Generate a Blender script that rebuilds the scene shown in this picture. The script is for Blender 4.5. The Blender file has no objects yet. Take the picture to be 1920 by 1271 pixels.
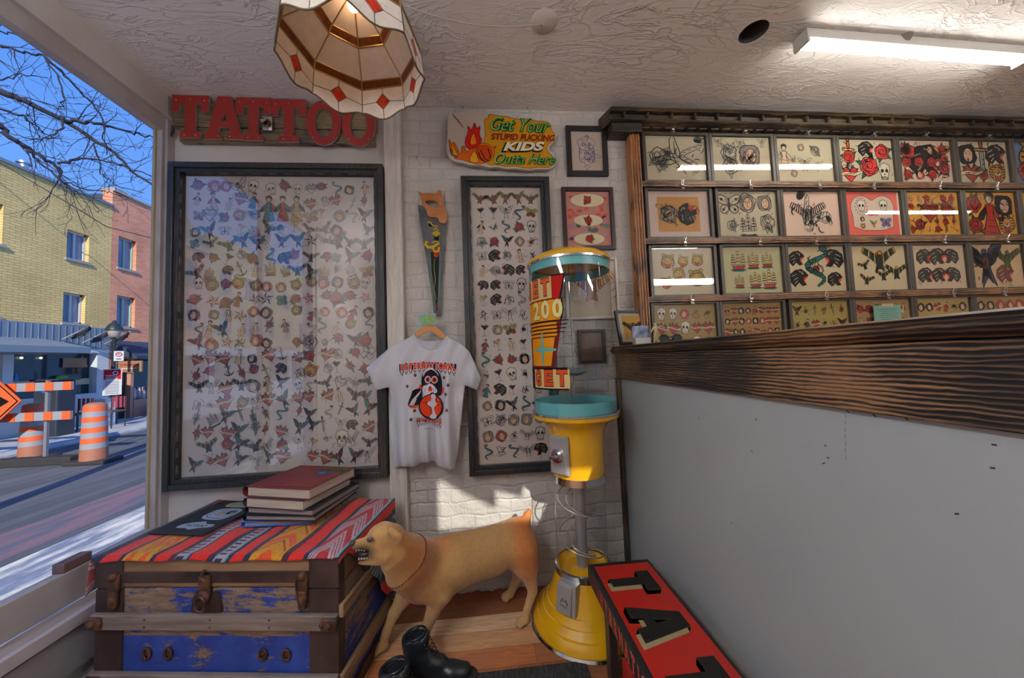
import bpy, bmesh, math, random
import numpy as np
from mathutils import Vector, Matrix, Euler, noise

# ------------------------------------------------------------------ camera, sky, sun, exposure
SC = bpy.context.scene
COL = SC.collection
F_PX = 640.9
EYE = Vector((0, 0, 1.283))
YAW, PITCH, ROLL = -0.0860546, 0.0556863, 0.0380479
_Rz = Matrix.Rotation(YAW, 3, 'Z'); _Rx = Matrix.Rotation(PITCH, 3, 'X'); _Ry = Matrix.Rotation(ROLL, 3, 'Y')
CAMR = _Rz @ _Rx @ _Ry            # columns: right, forward, up
cam = bpy.data.cameras.new('camera'); camo = bpy.data.objects.new('camera', cam); COL.objects.link(camo)
r_, f_, u_ = CAMR.col[0], CAMR.col[1], CAMR.col[2]
camo.matrix_world = Matrix(((r_[0], u_[0], -f_[0], EYE[0]), (r_[1], u_[1], -f_[1], EYE[1]), (r_[2], u_[2], -f_[2], EYE[2]), (0, 0, 0, 1)))
cam.sensor_width = 36; cam.lens = 36 * F_PX / 1920; cam.clip_start = 0.02; cam.clip_end = 300
SC.camera = camo
SC.view_settings.view_transform = 'Standard'; SC.view_settings.look = 'None'
SC.view_settings.gamma = 1; SC.view_settings.use_curve_mapping = False
SC.view_settings.exposure = 0.08

W = bpy.data.worlds.new('sky'); SC.world = W; W.use_nodes = True
wn = W.node_tree.nodes; wl = W.node_tree.links; wn.clear()
wo = wn.new('ShaderNodeOutputWorld'); wb = wn.new('ShaderNodeBackground'); wr = wn.new('ShaderNodeValToRGB')
wt = wn.new('ShaderNodeTexCoord'); ws = wn.new('ShaderNodeSeparateXYZ')
wl.new(wt.outputs['Generated'], ws.inputs[0]); wl.new(ws.outputs['Z'], wr.inputs[0]); wl.new(wr.outputs[0], wb.inputs[0]); wl.new(wb.outputs[0], wo.inputs[0])
e = wr.color_ramp.elements
e[0].position = 0.0; e[0].color = (0.17, 0.36, 0.78, 1); e[1].position = 0.75; e[1].color = (0.035, 0.14, 0.50, 1)
SKY_STRENGTH = 1.5
wb.inputs[1].default_value = SKY_STRENGTH

sun = bpy.data.lights.new('sun', 'SUN'); suno = bpy.data.objects.new('sun', sun); COL.objects.link(suno)
SUN_DIR = Vector((-0.26, 0.97, -0.53)).normalized()
suno.rotation_euler = SUN_DIR.to_track_quat('-Z', 'Y').to_euler(); suno.location = (2, -6, 8)
sun.energy = 4.6; sun.angle = math.radians(0.5); sun.color = (1, 0.93, 0.80)

def P(px, py, ax, val):
    d = CAMR @ Vector(((px - 960) / F_PX, 1, -(py - 635.5) / F_PX))
    return EYE + d * ((val - EYE[ax]) / d[ax])

# ------------------------------------------------------------------ tagging helpers
def tag(o, label=None, cat=None, group=None, kind=None):
    if label: o['label'] = label
    if cat: o['category'] = cat
    if group: o['group'] = group
    if kind: o['kind'] = kind
    return o

def empty(name, loc, label=None, cat=None, group=None):
    o = bpy.data.objects.new(name, None); COL.objects.link(o); o.location = loc
    o.empty_display_size = 0.1
    return tag(o, label, cat, group)

def origin_of(o):
    v = Vector((0, 0, 0))
    while o is not None:
        v = v + Vector(o.location); o = o.parent
    return v

def link_mesh(name, me, parent=None, label=None):
    """vertices are given in world space; the object's origin goes to its base or its parent's origin"""
    o = bpy.data.objects.new(name, me); COL.objects.link(o)
    if parent is not None:
        off = origin_of(parent); me.transform(Matrix.Translation(-off)); o.parent = parent
    else:
        if len(me.vertices):
            co = np.empty(len(me.vertices) * 3, dtype=np.float32); me.vertices.foreach_get('co', co); co = co.reshape(-1, 3)
            c = Vector((float((co[:, 0].min() + co[:, 0].max()) / 2), float((co[:, 1].min() + co[:, 1].max()) / 2), float(co[:, 2].min())))
            me.transform(Matrix.Translation(-c)); o.location = c
    if label: o['label'] = label
    return o

# ------------------------------------------------------------------ materials
_M = {}
def newmat(name):
    m = bpy.data.materials.new(name); m.use_nodes = True
    nt = m.node_tree; b = nt.nodes['Principled BSDF']
    return m, nt, b
def lin(c):
    return tuple(((x / 12.92) if x <= 0.04045 else ((x + 0.055) / 1.055) ** 2.4) for x in c)
def hexc(s):
    return lin(tuple(int(s[i:i + 2], 16) / 255 for i in (0, 2, 4)))
def mapping(nt, scale=(1, 1, 1), rot=(0, 0, 0), coord='Object'):
    tc = nt.nodes.new('ShaderNodeTexCoord'); mp = nt.nodes.new('ShaderNodeMapping')
    mp.inputs['Scale'].default_value = scale; mp.inputs['Rotation'].default_value = rot
    nt.links.new(tc.outputs[coord], mp.inputs[0]); return mp.outputs[0]
def noise_(nt, vec, scale, detail=4, rough=0.55, dist=0):
    n = nt.nodes.new('ShaderNodeTexNoise'); n.inputs['Scale'].default_value = scale; n.inputs['Detail'].default_value = detail
    n.inputs['Roughness'].default_value = rough; n.inputs['Distortion'].default_value = dist
    nt.links.new(vec, n.inputs['Vector']); return n.outputs['Fac']
def ramp(nt, fac, stops, interp='LINEAR'):
    r = nt.nodes.new('ShaderNodeValToRGB'); r.color_ramp.interpolation = interp
    el = r.color_ramp.elements
    while len(el) < len(stops): el.new(0.5)
    for i, (p, c) in enumerate(stops):
        el[i].position = p; el[i].color = (c[0], c[1], c[2], 1) if not isinstance(c, (int, float)) else (c, c, c, 1)
    nt.links.new(fac, r.inputs[0]); return r.outputs[0]
def math_(nt, op, a, b=None, c=None):
    n = nt.nodes.new('ShaderNodeMath'); n.operation = op
    for i, x in enumerate((a, b, c)):
        if x is None: continue
        if isinstance(x, (int, float)): n.inputs[i].default_value = x
        else: nt.links.new(x, n.inputs[i])
    return n.outputs[0]
def mix(nt, fac, a, b, mode='MIX'):
    n = nt.nodes.new('ShaderNodeMix'); n.data_type = 'RGBA'; n.blend_type = mode
    for i, x in ((0, fac), (6, a), (7, b)):
        if isinstance(x, (int, float)): n.inputs[i].default_value = x
        elif isinstance(x, tuple): n.inputs[i].default_value = (x[0], x[1], x[2], 1)
        else: nt.links.new(x, n.inputs[i])
    return n.outputs[2]
def bump(nt, b, height, strength=0.3, dist=0.01):
    n = nt.nodes.new('ShaderNodeBump'); n.inputs['Strength'].default_value = strength; n.inputs['Distance'].default_value = dist
    nt.links.new(height, n.inputs['Height']); nt.links.new(n.outputs[0], b.inputs['Normal'])
def M(name, col, rough=0.5, metal=0.0, col2=None, ns=6, lo=0.4, hi=0.6, stretch=(1, 1, 1), bs=0, bst=0.3, coat=0, detail=5, bd=0.004):
    if name in _M: return _M[name]
    m, nt, b = newmat(name)
    b.inputs['Base Color'].default_value = (*col, 1); b.inputs['Roughness'].default_value = rough; b.inputs['Metallic'].default_value = metal
    b.inputs['Coat Weight'].default_value = coat
    if col2 is not None or bs:
        v = mapping(nt, stretch)
    if col2 is not None:
        nf = noise_(nt, v, ns, detail)
        nt.links.new(ramp(nt, nf, [(lo, col), (hi, col2)]), b.inputs['Base Color'])
    if bs:
        bump(nt, b, noise_(nt, v, bs, 4), bst, bd)
    _M[name] = m; return m
def inkm(col, rough=0.75):
    key = 'ink_%d_%d_%d' % tuple(int(c * 255) for c in col)
    if key not in _M:
        m, nt, b = newmat(key); b.inputs['Base Color'].default_value = (*lin(col), 1); b.inputs['Roughness'].default_value = rough
        b.inputs['Specular IOR Level'].default_value = 0.2
        _M[key] = m
    return _M[key]
def glass(name='clear_glass', tint=(1, 1, 1), rough=0.0, boost=1.0, ior=1.45, graz=1.0):
    if name in _M: return _M[name]
    m = bpy.data.materials.new(name); m.use_nodes = True; nt = m.node_tree; nt.nodes.clear()
    o = nt.nodes.new('ShaderNodeOutputMaterial'); mx = nt.nodes.new('ShaderNodeMixShader'); t = nt.nodes.new('ShaderNodeBsdfTransparent')
    g = nt.nodes.new('ShaderNodeBsdfGlossy'); lw = nt.nodes.new('ShaderNodeLayerWeight'); lw.inputs['Blend'].default_value = 0.5
    t.inputs[0].default_value = (*tint, 1); g.inputs['Roughness'].default_value = rough
    f0 = ((ior - 1) / (ior + 1)) ** 2 * boost
    fac = math_(nt, 'MULTIPLY_ADD', math_(nt, 'POWER', lw.outputs['Facing'], 5.0), (1 - f0) * graz, f0)
    nt.links.new(fac, mx.inputs[0]); nt.links.new(t.outputs[0], mx.inputs[1]); nt.links.new(g.outputs[0], mx.inputs[2]); nt.links.new(mx.outputs[0], o.inputs[0])
    _M[name] = m; return m
def emis(name, col, strength):
    if name in _M: return _M[name]
    m, nt, b = newmat(name); b.inputs['Base Color'].default_value = (*col, 1)
    b.inputs['Emission Color'].default_value = (*col, 1); b.inputs['Emission Strength'].default_value = strength
    _M[name] = m; return m

# charred wood: soft grain burnt dark in bands and blotches
def charred(name, axis='X', light=(0.36, 0.17, 0.065), dark=(0.012, 0.011, 0.012), lo=0.42, hi=0.62, blotch=3.0, grain=60):
    if name in _M: return _M[name]
    m, nt, b = newmat(name)
    st = {'X': (0.25, 1, 1), 'Z': (1, 1, 0.25), 'Y': (1, 0.25, 1)}[axis]
    v = mapping(nt, st)
    wv = nt.nodes.new('ShaderNodeTexWave'); wv.wave_type = 'BANDS'; wv.bands_direction = 'X' if axis == 'Z' else 'Z'
    wv.inputs['Scale'].default_value = grain * 0.55; wv.inputs['Distortion'].default_value = 5.0; wv.inputs['Detail'].default_value = 3; wv.inputs['Detail Scale'].default_value = 1.1; wv.inputs['Detail Roughness'].default_value = 0.6
    nt.links.new(v, wv.inputs['Vector'])
    st3 = {'X': (0.5, 5, 12), 'Z': (12, 5, 0.5), 'Y': (5, 0.5, 12)}[axis]
    fine = noise_(nt, mapping(nt, st3), 9, 4, 0.6, 0.3)
    g = math_(nt, 'ADD', math_(nt, 'MULTIPLY', wv.outputs['Fac'], 0.42), math_(nt, 'MULTIPLY', fine, 0.58))
    bl = ramp(nt, noise_(nt, mapping(nt), blotch, 3, 0.55, 0.6), [(0.28, 0.0), (0.70, 1.0)])
    s = math_(nt, 'ADD', math_(nt, 'MULTIPLY', g, 0.72), math_(nt, 'MULTIPLY', bl, 0.34))
    s = math_(nt, 'MULTIPLY', s, 0.95)
    mid = tuple(0.35 * a + 0.65 * d for a, d in zip(light, dark))
    c = ramp(nt, s, [(lo, dark), ((lo + hi) / 2, mid), (hi, light)])
    nt.links.new(c, b.inputs['Base Color']); b.inputs['Roughness'].default_value = 0.42
    bump(nt, b, g, 0.35, 0.004)
    _M[name] = m; return m

# ------------------------------------------------------------------ mesh builder
class MB:
    def __init__(s): s.bm = bmesh.new(); s.mi = 0
    def _f(s, vs):
        try:
            f = s.bm.faces.new(vs); f.material_index = s.mi; return f
        except ValueError: return None
    def box(s, x0, x1, y0, y1, z0, z1, bev=0):
        p = [(x0, y0, z0), (x1, y0, z0), (x1, y1, z0), (x0, y1, z0), (x0, y0, z1), (x1, y0, z1), (x1, y1, z1), (x0, y1, z1)]
        v = [s.bm.verts.new(q) for q in p]; fs = []
        for q in ((0, 3, 2, 1), (4, 5, 6, 7), (0, 1, 5, 4), (1, 2, 6, 5), (2, 3, 7, 6), (3, 0, 4, 7)): fs.append(s._f([v[i] for i in q]))
        if bev > 0:
            ed = list({e for f in fs for e in f.edges})
            r = bmesh.ops.bevel(s.bm, geom=ed, offset=bev, segments=2, affect='EDGES', profile=0.5)
            for f in r['faces']: f.material_index = s.mi
        return v
    def quad(s, *pts): return s._f([s.bm.verts.new(p) for p in pts])
    def obox(s, c, ax, ay, az, bev=0):
        """oriented box, half axes ax, ay, az (Vectors) around c"""
        n0 = len(s.bm.verts)
        v = s.box(-1, 1, -1, 1, -1, 1)
        c, ax, ay, az = map(Vector, (c, ax, ay, az))
        for q in v: q.co = c + ax * q.co.x + ay * q.co.y + az * q.co.z
        if bev > 0:
            ed = list({e for q in v for e in q.link_edges})
            r = bmesh.ops.bevel(s.bm, geom=ed, offset=bev, segments=2, affect='EDGES', profile=0.5)
            for f in r['faces']: f.material_index = s.mi
    def tube(s, pts, r, n=10, caps=True, closed=False):
        pts = [Vector(p) for p in pts]; N = len(pts); rings = []; up = None
        rr = r if hasattr(r, '__len__') else [r] * N
        for i in range(N):
            a = pts[(i - 1) % N] if (i > 0 or closed) else pts[i]; b = pts[(i + 1) % N] if (i < N - 1 or closed) else pts[i]
            t = (b - a).normalized() if (b - a).length > 1e-9 else Vector((0, 0, 1))
            if up is None: up = t.orthogonal().normalized()
            up = (up - t * up.dot(t)); up = up.normalized() if up.length > 1e-6 else t.orthogonal().normalized()
            sd = t.cross(up)
            rings.append([s.bm.verts.new(pts[i] + (up * math.cos(k * 2 * math.pi / n) + sd * math.sin(k * 2 * math.pi / n)) * rr[i]) for k in range(n)])
        for i in range(N if closed else N - 1):
            A = rings[i]; B = rings[(i + 1) % N]
            for k in range(n): s._f([A[k], A[(k + 1) % n], B[(k + 1) % n], B[k]])
        if caps and not closed: s._f(rings[0][::-1]); s._f(rings[-1])
    def lathe(s, prof, c=(0, 0, 0), n=48, ax='Z', a0=0, a1=2 * math.pi, caps=False):
        full = abs(a1 - a0 - 2 * math.pi) < 1e-6; m = n if full else n + 1; rings = []
        for r, h in prof:
            ring = []
            for k in range(m):
                a = a0 + (a1 - a0) * k / n
                if ax == 'Z': q = (c[0] + r * math.cos(a), c[1] + r * math.sin(a), c[2] + h)
                elif ax == 'Y': q = (c[0] + r * math.cos(a), c[1] + h, c[2] + r * math.sin(a))
                else: q = (c[0] + h, c[1] + r * math.cos(a), c[2] + r * math.sin(a))
                ring.append(s.bm.verts.new(q))
            rings.append(ring)
        for A, B in zip(rings, rings[1:]):
            for k in range(m if full else m - 1): s._f([A[k], A[(k + 1) % m], B[(k + 1) % m], B[k]])
        if caps: s._f(rings[0][::-1]); s._f(rings[-1])
    def sphere(s, c, r, n=16, sc=(1, 1, 1)):
        k = max(6, n // 2)
        rings = []
        for i in range(k + 1):
            th = math.pi * i / k
            if i in (0, k): rings.append([s.bm.verts.new((c[0], c[1], c[2] + r * sc[2] * math.cos(th)))])
            else: rings.append([s.bm.verts.new((c[0] + r * sc[0] * math.sin(th) * math.cos(2 * math.pi * j / n), c[1] + r * sc[1] * math.sin(th) * math.sin(2 * math.pi * j / n), c[2] + r * sc[2] * math.cos(th))) for j in range(n)])
        for i in range(k):
            A, B = rings[i], rings[i + 1]
            for j in range(n):
                if len(A) == 1: s._f([A[0], B[j], B[(j + 1) % n]])
                elif len(B) == 1: s._f([A[j], B[0], A[(j + 1) % n]])
                else: s._f([A[j], B[j], B[(j + 1) % n], A[(j + 1) % n]])
    def prism(s, pts, d0, d1, plane='XZ'):
        """pts 2D polygon, extruded between d0 and d1 along the third axis"""
        def q(p, d):
            return {'XZ': (p[0], d, p[1]), 'XY': (p[0], p[1], d), 'YZ': (d, p[0], p[1])}[plane]
        A = [s.bm.verts.new(q(p, d0)) for p in pts]; B = [s.bm.verts.new(q(p, d1)) for p in pts]
        s._f(A); s._f(B[::-1]); n = len(pts)
        for i in range(n): s._f([A[i], B[i], B[(i + 1) % n], A[(i + 1) % n]])
    def grid(s, fn, nu, nv):
        g = [[s.bm.verts.new(fn(i / nu, j / nv)) for j in range(nv + 1)] for i in range(nu + 1)]
        for i in range(nu):
            for j in range(nv): s._f([g[i][j], g[i + 1][j], g[i + 1][j + 1], g[i][j + 1]])
        return g
    def build(s, name, mats, parent=None, smooth=False, label=None, angle=None, recalc=True):
        if recalc: bmesh.ops.recalc_face_normals(s.bm, faces=s.bm.faces)
        me = bpy.data.meshes.new(name); s.bm.to_mesh(me); s.bm.free()
        for m in (mats if isinstance(mats, (list, tuple)) else [mats]): me.materials.append(m)
        if smooth:
            me.shade_smooth()
            if angle:
                try: me.set_sharp_from_angle(angle=math.radians(angle))
                except Exception: pass
        return link_mesh(name, me, parent, label)

def struct(o): o['kind'] = 'structure'; return o

# flat outlines with holes, through a 2D curve (no operators)
def curve_mesh(loops, depth=0.0, bevel=0.0):
    """returns (verts, faces) of filled loops in the xy plane, extruded +-depth/2 in z"""
    cu = bpy.data.curves.new('c', 'CURVE'); cu.dimensions = '2D'; cu.fill_mode = 'BOTH'
    cu.extrude = depth / 2; cu.bevel_depth = bevel; cu.bevel_resolution = 1
    for lp in loops:
        sp = cu.splines.new('POLY'); sp.points.add(len(lp) - 1)
        for i, p in enumerate(lp): sp.points[i].co = (p[0], p[1], 0, 1)
        sp.use_cyclic_u = True
    return _curve_out(cu)
def _curve_out(cu):
    ob = bpy.data.objects.new('c', cu); COL.objects.link(ob)
    dg = bpy.context.evaluated_depsgraph_get(); dg.update()
    me = bpy.data.meshes.new_from_object(ob.evaluated_get(dg))
    vs = [tuple(v.co) for v in me.vertices]; fs = [tuple(p.vertices) for p in me.polygons]
    bpy.data.objects.remove(ob); bpy.data.curves.remove(cu); bpy.data.meshes.remove(me)
    return vs, fs
_T = {}
def text_mesh(txt, bold=0.0, shear=0.0, res=3, spacing=1.0, depth=0.0):
    key = (txt, bold, shear, res, spacing, depth)
    if key not in _T:
        cu = bpy.data.curves.new('t', 'FONT'); cu.body = txt; cu.size = 1.0; cu.align_x = 'CENTER'; cu.align_y = 'CENTER'
        cu.offset = bold; cu.shear = shear; cu.resolution_u = res; cu.space_character = spacing; cu.extrude = depth / 2; cu.fill_mode = 'BOTH' if depth else 'FRONT'
        _T[key] = _curve_out(cu)
    return _T[key]
def from_vf(name, vf, mats, xf, parent=None, label=None, smooth=False, sel=None):
    vs, fs = vf
    me = bpy.data.meshes.new(name); me.from_pydata([xf(v) for v in vs], [], fs); me.update()
    for m in (mats if isinstance(mats, (list, tuple)) else [mats]): me.materials.append(m)
    bm = bmesh.new(); bm.from_mesh(me); bmesh.ops.remove_doubles(bm, verts=bm.verts, dist=1e-6); bmesh.ops.recalc_face_normals(bm, faces=bm.faces)
    if sel:
        for f in bm.faces: f.material_index = sel(f)
    bm.to_mesh(me); bm.free()
    if smooth: me.shade_smooth()
    return link_mesh(name, me, parent, label)

# ------------------------------------------------------------------ drawing kit for printed, painted and lettered surfaces
class Ink:
    def __init__(s, O=(0, 0, 0), U=(1, 0, 0), V=(0, 0, 1), N=(0, -1, 0), fn=None, step=0.0003):
        s.O, s.U, s.V, s.N = map(Vector, (O, U, V, N)); s.fn = fn; s.step = step
        s.p = []; s.cx = s.cy = 0.0; s.sc = 1.0; s.ca, s.sa, s.fl = 1.0, 0.0, 1
        s.base = 0
    def at(s, cx, cy, sc, rot=0, flip=1):
        s.cx, s.cy, s.sc, s.ca, s.sa, s.fl = cx, cy, sc, math.cos(rot), math.sin(rot), flip; return s
    def t(s, p):
        x, y = p[0] * s.fl * s.sc, p[1] * s.sc
        return (s.cx + x * s.ca - y * s.sa, s.cy + x * s.sa + y * s.ca)
    def poly(s, pts, col, l=0): s.p.append(([s.t(p) for p in pts], col, l + s.base))
    def stroke(s, pts, w, col, l=2, taper=True, closed=False):
        q = [s.t(p) for p in pts]; n = len(q); w = w * s.sc; L = []
        if n < 2: return
        for i in range(n):
            a = q[i - 1] if (i > 0 or closed) else q[i]; b = q[(i + 1) % n] if (i < n - 1 or closed) else q[i]
            dx, dy = b[0] - a[0], b[1] - a[1]; d = math.hypot(dx, dy) or 1e-9
            k = 1.0
            if taper and not closed: k = 0.35 + 0.65 * math.sin(math.pi * (i + 0.5) / n)
            ox, oy = -dy / d * w * k / 2, dx / d * w * k / 2
            L.append(((q[i][0] + ox, q[i][1] + oy), (q[i][0] - ox, q[i][1] - oy)))
        for i in range(n if closed else n - 1):
            a, b = L[i], L[(i + 1) % n]; s.p.append(([a[0], a[1], b[1], b[0]], col, l + s.base))
    def ell(s, x, y, rx, ry, col, l=0, n=14, rot=0, line=None, lw=0.025, lcol=(0.1, 0.1, 0.1)):
        c, d = math.cos(rot), math.sin(rot); pts = []
        for i in range(n):
            a = 2 * math.pi * i / n; ex, ey = rx * math.cos(a), ry * math.sin(a)
            pts.append((x + ex * c - ey * d, y + ex * d + ey * c))
        if col is not None: s.poly(pts, col, l)
        if line: s.stroke(pts, lw, lcol, l + 1, closed=True)
    def arc(s, x, y, r, a0, a1, w, col, l=2, n=8, ry=None):
        ry = ry or r
        s.stroke([(x + r * math.cos(a0 + (a1 - a0) * i / n), y + ry * math.sin(a0 + (a1 - a0) * i / n)) for i in range(n + 1)], w, col, l)
    def text(s, txt, x, y, size, col, l=3, bold=0.0, shear=0.0, sx=1.0, rot=0, res=3, spacing=1.0, cut=0):
        vs, fs = text_mesh(txt, bold, shear, res, spacing)
        c, d = math.cos(rot), math.sin(rot)
        for f in fs:
            pts = []
            for i in f:
                a, b = vs[i][0] * size * sx, vs[i][1] * size
                pts.append(s.t((x + a * c - b * d, y + a * d + b * c)))
            s.p.append((pts, col, l + s.base))
    def build(s, name, parent=None, cutx=0, label=None, clip=None):
        bm = bmesh.new(); cols = {}; lay = bm.faces.layers.int.new('l')
        for pts, col, l in s.p:
            if col not in cols: cols[col] = len(cols)
            try: f = bm.faces.new([bm.verts.new((p[0], p[1], l)) for p in pts])
            except ValueError: continue
            f.material_index = cols[col]; f[lay] = l
        if clip:
            for no, co in (((1, 0, 0), (clip[0], 0, 0)), ((-1, 0, 0), (-clip[0], 0, 0)), ((0, 1, 0), (0, clip[1], 0)), ((0, -1, 0), (0, -clip[1], 0))):
                bmesh.ops.bisect_plane(bm, geom=list(bm.verts) + list(bm.edges) + list(bm.faces), plane_co=co, plane_no=no, clear_outer=True)
        if cutx and s.p:
            xs = [v.co.x for v in bm.verts]; x = min(xs) + cutx
            while x < max(xs):
                bmesh.ops.bisect_plane(bm, geom=list(bm.verts) + list(bm.edges) + list(bm.faces), plane_co=(x, 0, 0), plane_no=(1, 0, 0)); x += cutx
            ys = [v.co.y for v in bm.verts]
            if s.fn and getattr(s, 'cuty', 0):
                y = min(ys) + s.cuty
                while y < max(ys):
                    bmesh.ops.bisect_plane(bm, geom=list(bm.verts) + list(bm.edges) + list(bm.faces), plane_co=(0, y, 0), plane_no=(0, 1, 0)); y += s.cuty
        for v in bm.verts:
            l = v.co.z
            if s.fn: v.co = s.fn(v.co.x, v.co.y, l * s.step)
            else: v.co = s.O + s.U * v.co.x + s.V * v.co.y + s.N * (s.step * (l + 1))
        me = bpy.data.meshes.new(name); bm.to_mesh(me); bm.free()
        for c in sorted(cols, key=lambda k: cols[k]): me.materials.append(inkm(c))
        return link_mesh(name, me, parent, label)

# ---- motifs, drawn in a unit box; p = palette dict
K = (0.09, 0.09, 0.10)
def pal(line=K, red=(0.72, 0.22, 0.18), grn=(0.16, 0.42, 0.38), yel=(0.80, 0.62, 0.22), dark=K, fill=True, skin=None, w=1.0):
    return dict(k=line, r=red, g=grn, y=yel, d=dark, fill=fill, s=skin, w=w)
def F(k, p, c): return p[c] if p['fill'] else None
def wob(r, n, rng, amp=0.12, m=18):
    ph = [rng.random() * 6.28 for _ in range(3)]
    return [((r * (1 + amp * math.sin(n * a + ph[0]) + amp * 0.5 * math.sin((n + 2) * a + ph[1]))) * math.cos(a), (r * (1 + amp * math.sin(n * a + ph[0]))) * math.sin(a)) for a in [2 * math.pi * i / m for i in range(m)]]
def leaf(k, p, x, y, a, L, c='g'):
    ca, sa = math.cos(a), math.sin(a)
    pts = [(0, 0), (0.3, 0.17), (0.65, 0.14), (1, 0), (0.65, -0.14), (0.3, -0.17)]
    q = [(x + L * (u * ca - v * sa), y + L * (u * sa + v * ca)) for u, v in pts]
    if p['fill']: k.poly(q, p[c], 0)
    k.stroke(q, 0.022 * p['w'], p['k'], 1, closed=True)
    k.stroke([q[0], q[3]], 0.018 * p['w'], p['k'], 2)
def m_rose(k, p, rng):
    for i in range(rng.choice((3, 4, 5))):
        leaf(k, p, 0, 0, rng.random() * 6.28, 0.5)
    if p['fill']: k.poly(wob(0.29, 5, rng, 0.08), p['r'], 2)
    k.stroke(wob(0.30, 5, rng, 0.08), 0.03 * p['w'], p['k'], 3, closed=True)
    for i, r in enumerate((0.22, 0.15, 0.08)):
        a = rng.random() * 6; k.arc(0, 0.02, r, a, a + 3.6, 0.035 * p['w'], p['k'], 4)
        k.arc(0, 0.02, r + 0.03, a + 3.4, a + 5, 0.03 * p['w'], p['k'], 4)
def m_bird(k, p, rng):
    bw = p['d'] if p['fill'] else None
    for sgn in (1, -1):
        w = [(0, 0.05), (0.12 * sgn, 0.28), (0.30 * sgn, 0.42), (0.5 * sgn, 0.46), (0.36 * sgn, 0.24), (0.22 * sgn, 0.02), (0.08 * sgn, -0.06)]
        if bw: k.poly(w, p['g'] if sgn < 0 else bw, 0)
        k.stroke(w, 0.025 * p['w'], p['k'], 1, closed=True)
        for t in (0.3, 0.5, 0.7): k.stroke([(0.08 * sgn, 0.02 + 0.1 * t), (0.5 * sgn * t, 0.44 * t)], 0.02 * p['w'], p['k'], 2)
    b = [(0, 0.2), (0.09, 0.1), (0.08, -0.12), (0.16, -0.46), (0.0, -0.26), (-0.16, -0.46), (-0.08, -0.12), (-0.09, 0.1)]
    if p['fill']: k.poly(b, p['d'], 3); k.ell(0, 0.02, 0.06, 0.12, p['r'], 4)
    k.stroke(b, 0.025 * p['w'], p['k'], 4, closed=True)
    k.ell(0, 0.24, 0.07, 0.07, F(k, p, 'd') or p['k'], 4, 8)
def m_eagle(k, p, rng):
    for sgn in (1, -1):
        for i in range(8):
            ax, ay = 0.05 + 0.058 * i, 0.06 + 0.05 * i - 0.002 * i * i; tx, ty = ax + 0.035 + 0.012 * i, ay - 0.30 + 0.018 * i
            q = [(sgn * ax, ay), (sgn * (ax + 0.075), ay + 0.03), (sgn * (tx + 0.03), ty + 0.06), (sgn * tx, ty), (sgn * (tx - 0.045), ty + 0.07)]
            if p['fill']: k.poly(q, (p['g'], p['y'], p['d'])[i % 3], 0)
            k.stroke(q, 0.02 * p['w'], p['k'], 1, closed=True)
    b = [(-0.07, 0.1), (0.07, 0.1), (0.09, -0.15), (0.16, -0.42), (0, -0.34), (-0.16, -0.42), (-0.09, -0.15)]
    if p['fill']: k.poly(b, p['d'], 2)
    k.stroke(b, 0.025 * p['w'], p['k'], 3, closed=True)
    k.ell(0.03, 0.16, 0.08, 0.07, p['y'] if p['fill'] else None, 3, 9, line=True, lcol=p['k'])
    k.poly([(0.1, 0.18), (0.18, 0.13), (0.1, 0.12)], p['r'] if p['fill'] else p['k'], 4)
def m_skull(k, p, rng):
    q = [(-0.3, 0.1), (-0.26, 0.34), (0, 0.46), (0.26, 0.34), (0.3, 0.1), (0.2, -0.1), (0.17, -0.36), (-0.17, -0.36), (-0.2, -0.1)]
    if p['fill']: k.poly(q, (0.80, 0.77, 0.68), 0)
    k.stroke(q, 0.035 * p['w'], p['k'], 1, closed=True)
    k.ell(-0.12, 0.06, 0.085, 0.1, p['k'], 2, 9); k.ell(0.12, 0.06, 0.085, 0.1, p['k'], 2, 9)
    k.poly([(0, -0.05), (0.05, -0.14), (-0.05, -0.14)], p['k'], 2)
    for i in range(-2, 3): k.stroke([(i * 0.06, -0.2), (i * 0.06, -0.36)], 0.018 * p['w'], p['k'], 2)
    k.stroke([(-0.17, -0.27), (0.17, -0.27)], 0.02 * p['w'], p['k'], 2)
def m_heart(k, p, rng):
    q = [(0.42 * 0.9 * math.sin(a) ** 3, 0.026 * (13 * math.cos(a) - 5 * math.cos(2 * a) - 2 * math.cos(3 * a) - math.cos(4 * a))) for a in [2 * math.pi * i / 20 for i in range(20)]]
    if p['fill']: k.poly(q, p['r'], 1)
    k.stroke(q, 0.035 * p['w'], p['k'], 2, closed=True)
    b = [(-0.5, -0.1), (-0.2, -0.04), (0.2, -0.1), (0.5, 0.0), (0.5, 0.12), (0.2, 0.04), (-0.2, 0.1), (-0.5, 0.04)]
    if p['fill']: k.poly(b, (0.80, 0.74, 0.58), 3)
    k.stroke(b, 0.025 * p['w'], p['k'], 4, closed=True)
    k.stroke([(-0.34, 0.0), (-0.12, 0.02), (0.12, -0.02), (0.34, 0.02)], 0.03 * p['w'], p['k'], 5)
    for a in (0.6, 1.2, 1.9, 2.5): leaf(k, p, 0.25 * math.cos(a), 0.2 * math.sin(a), a, 0.28)
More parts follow.
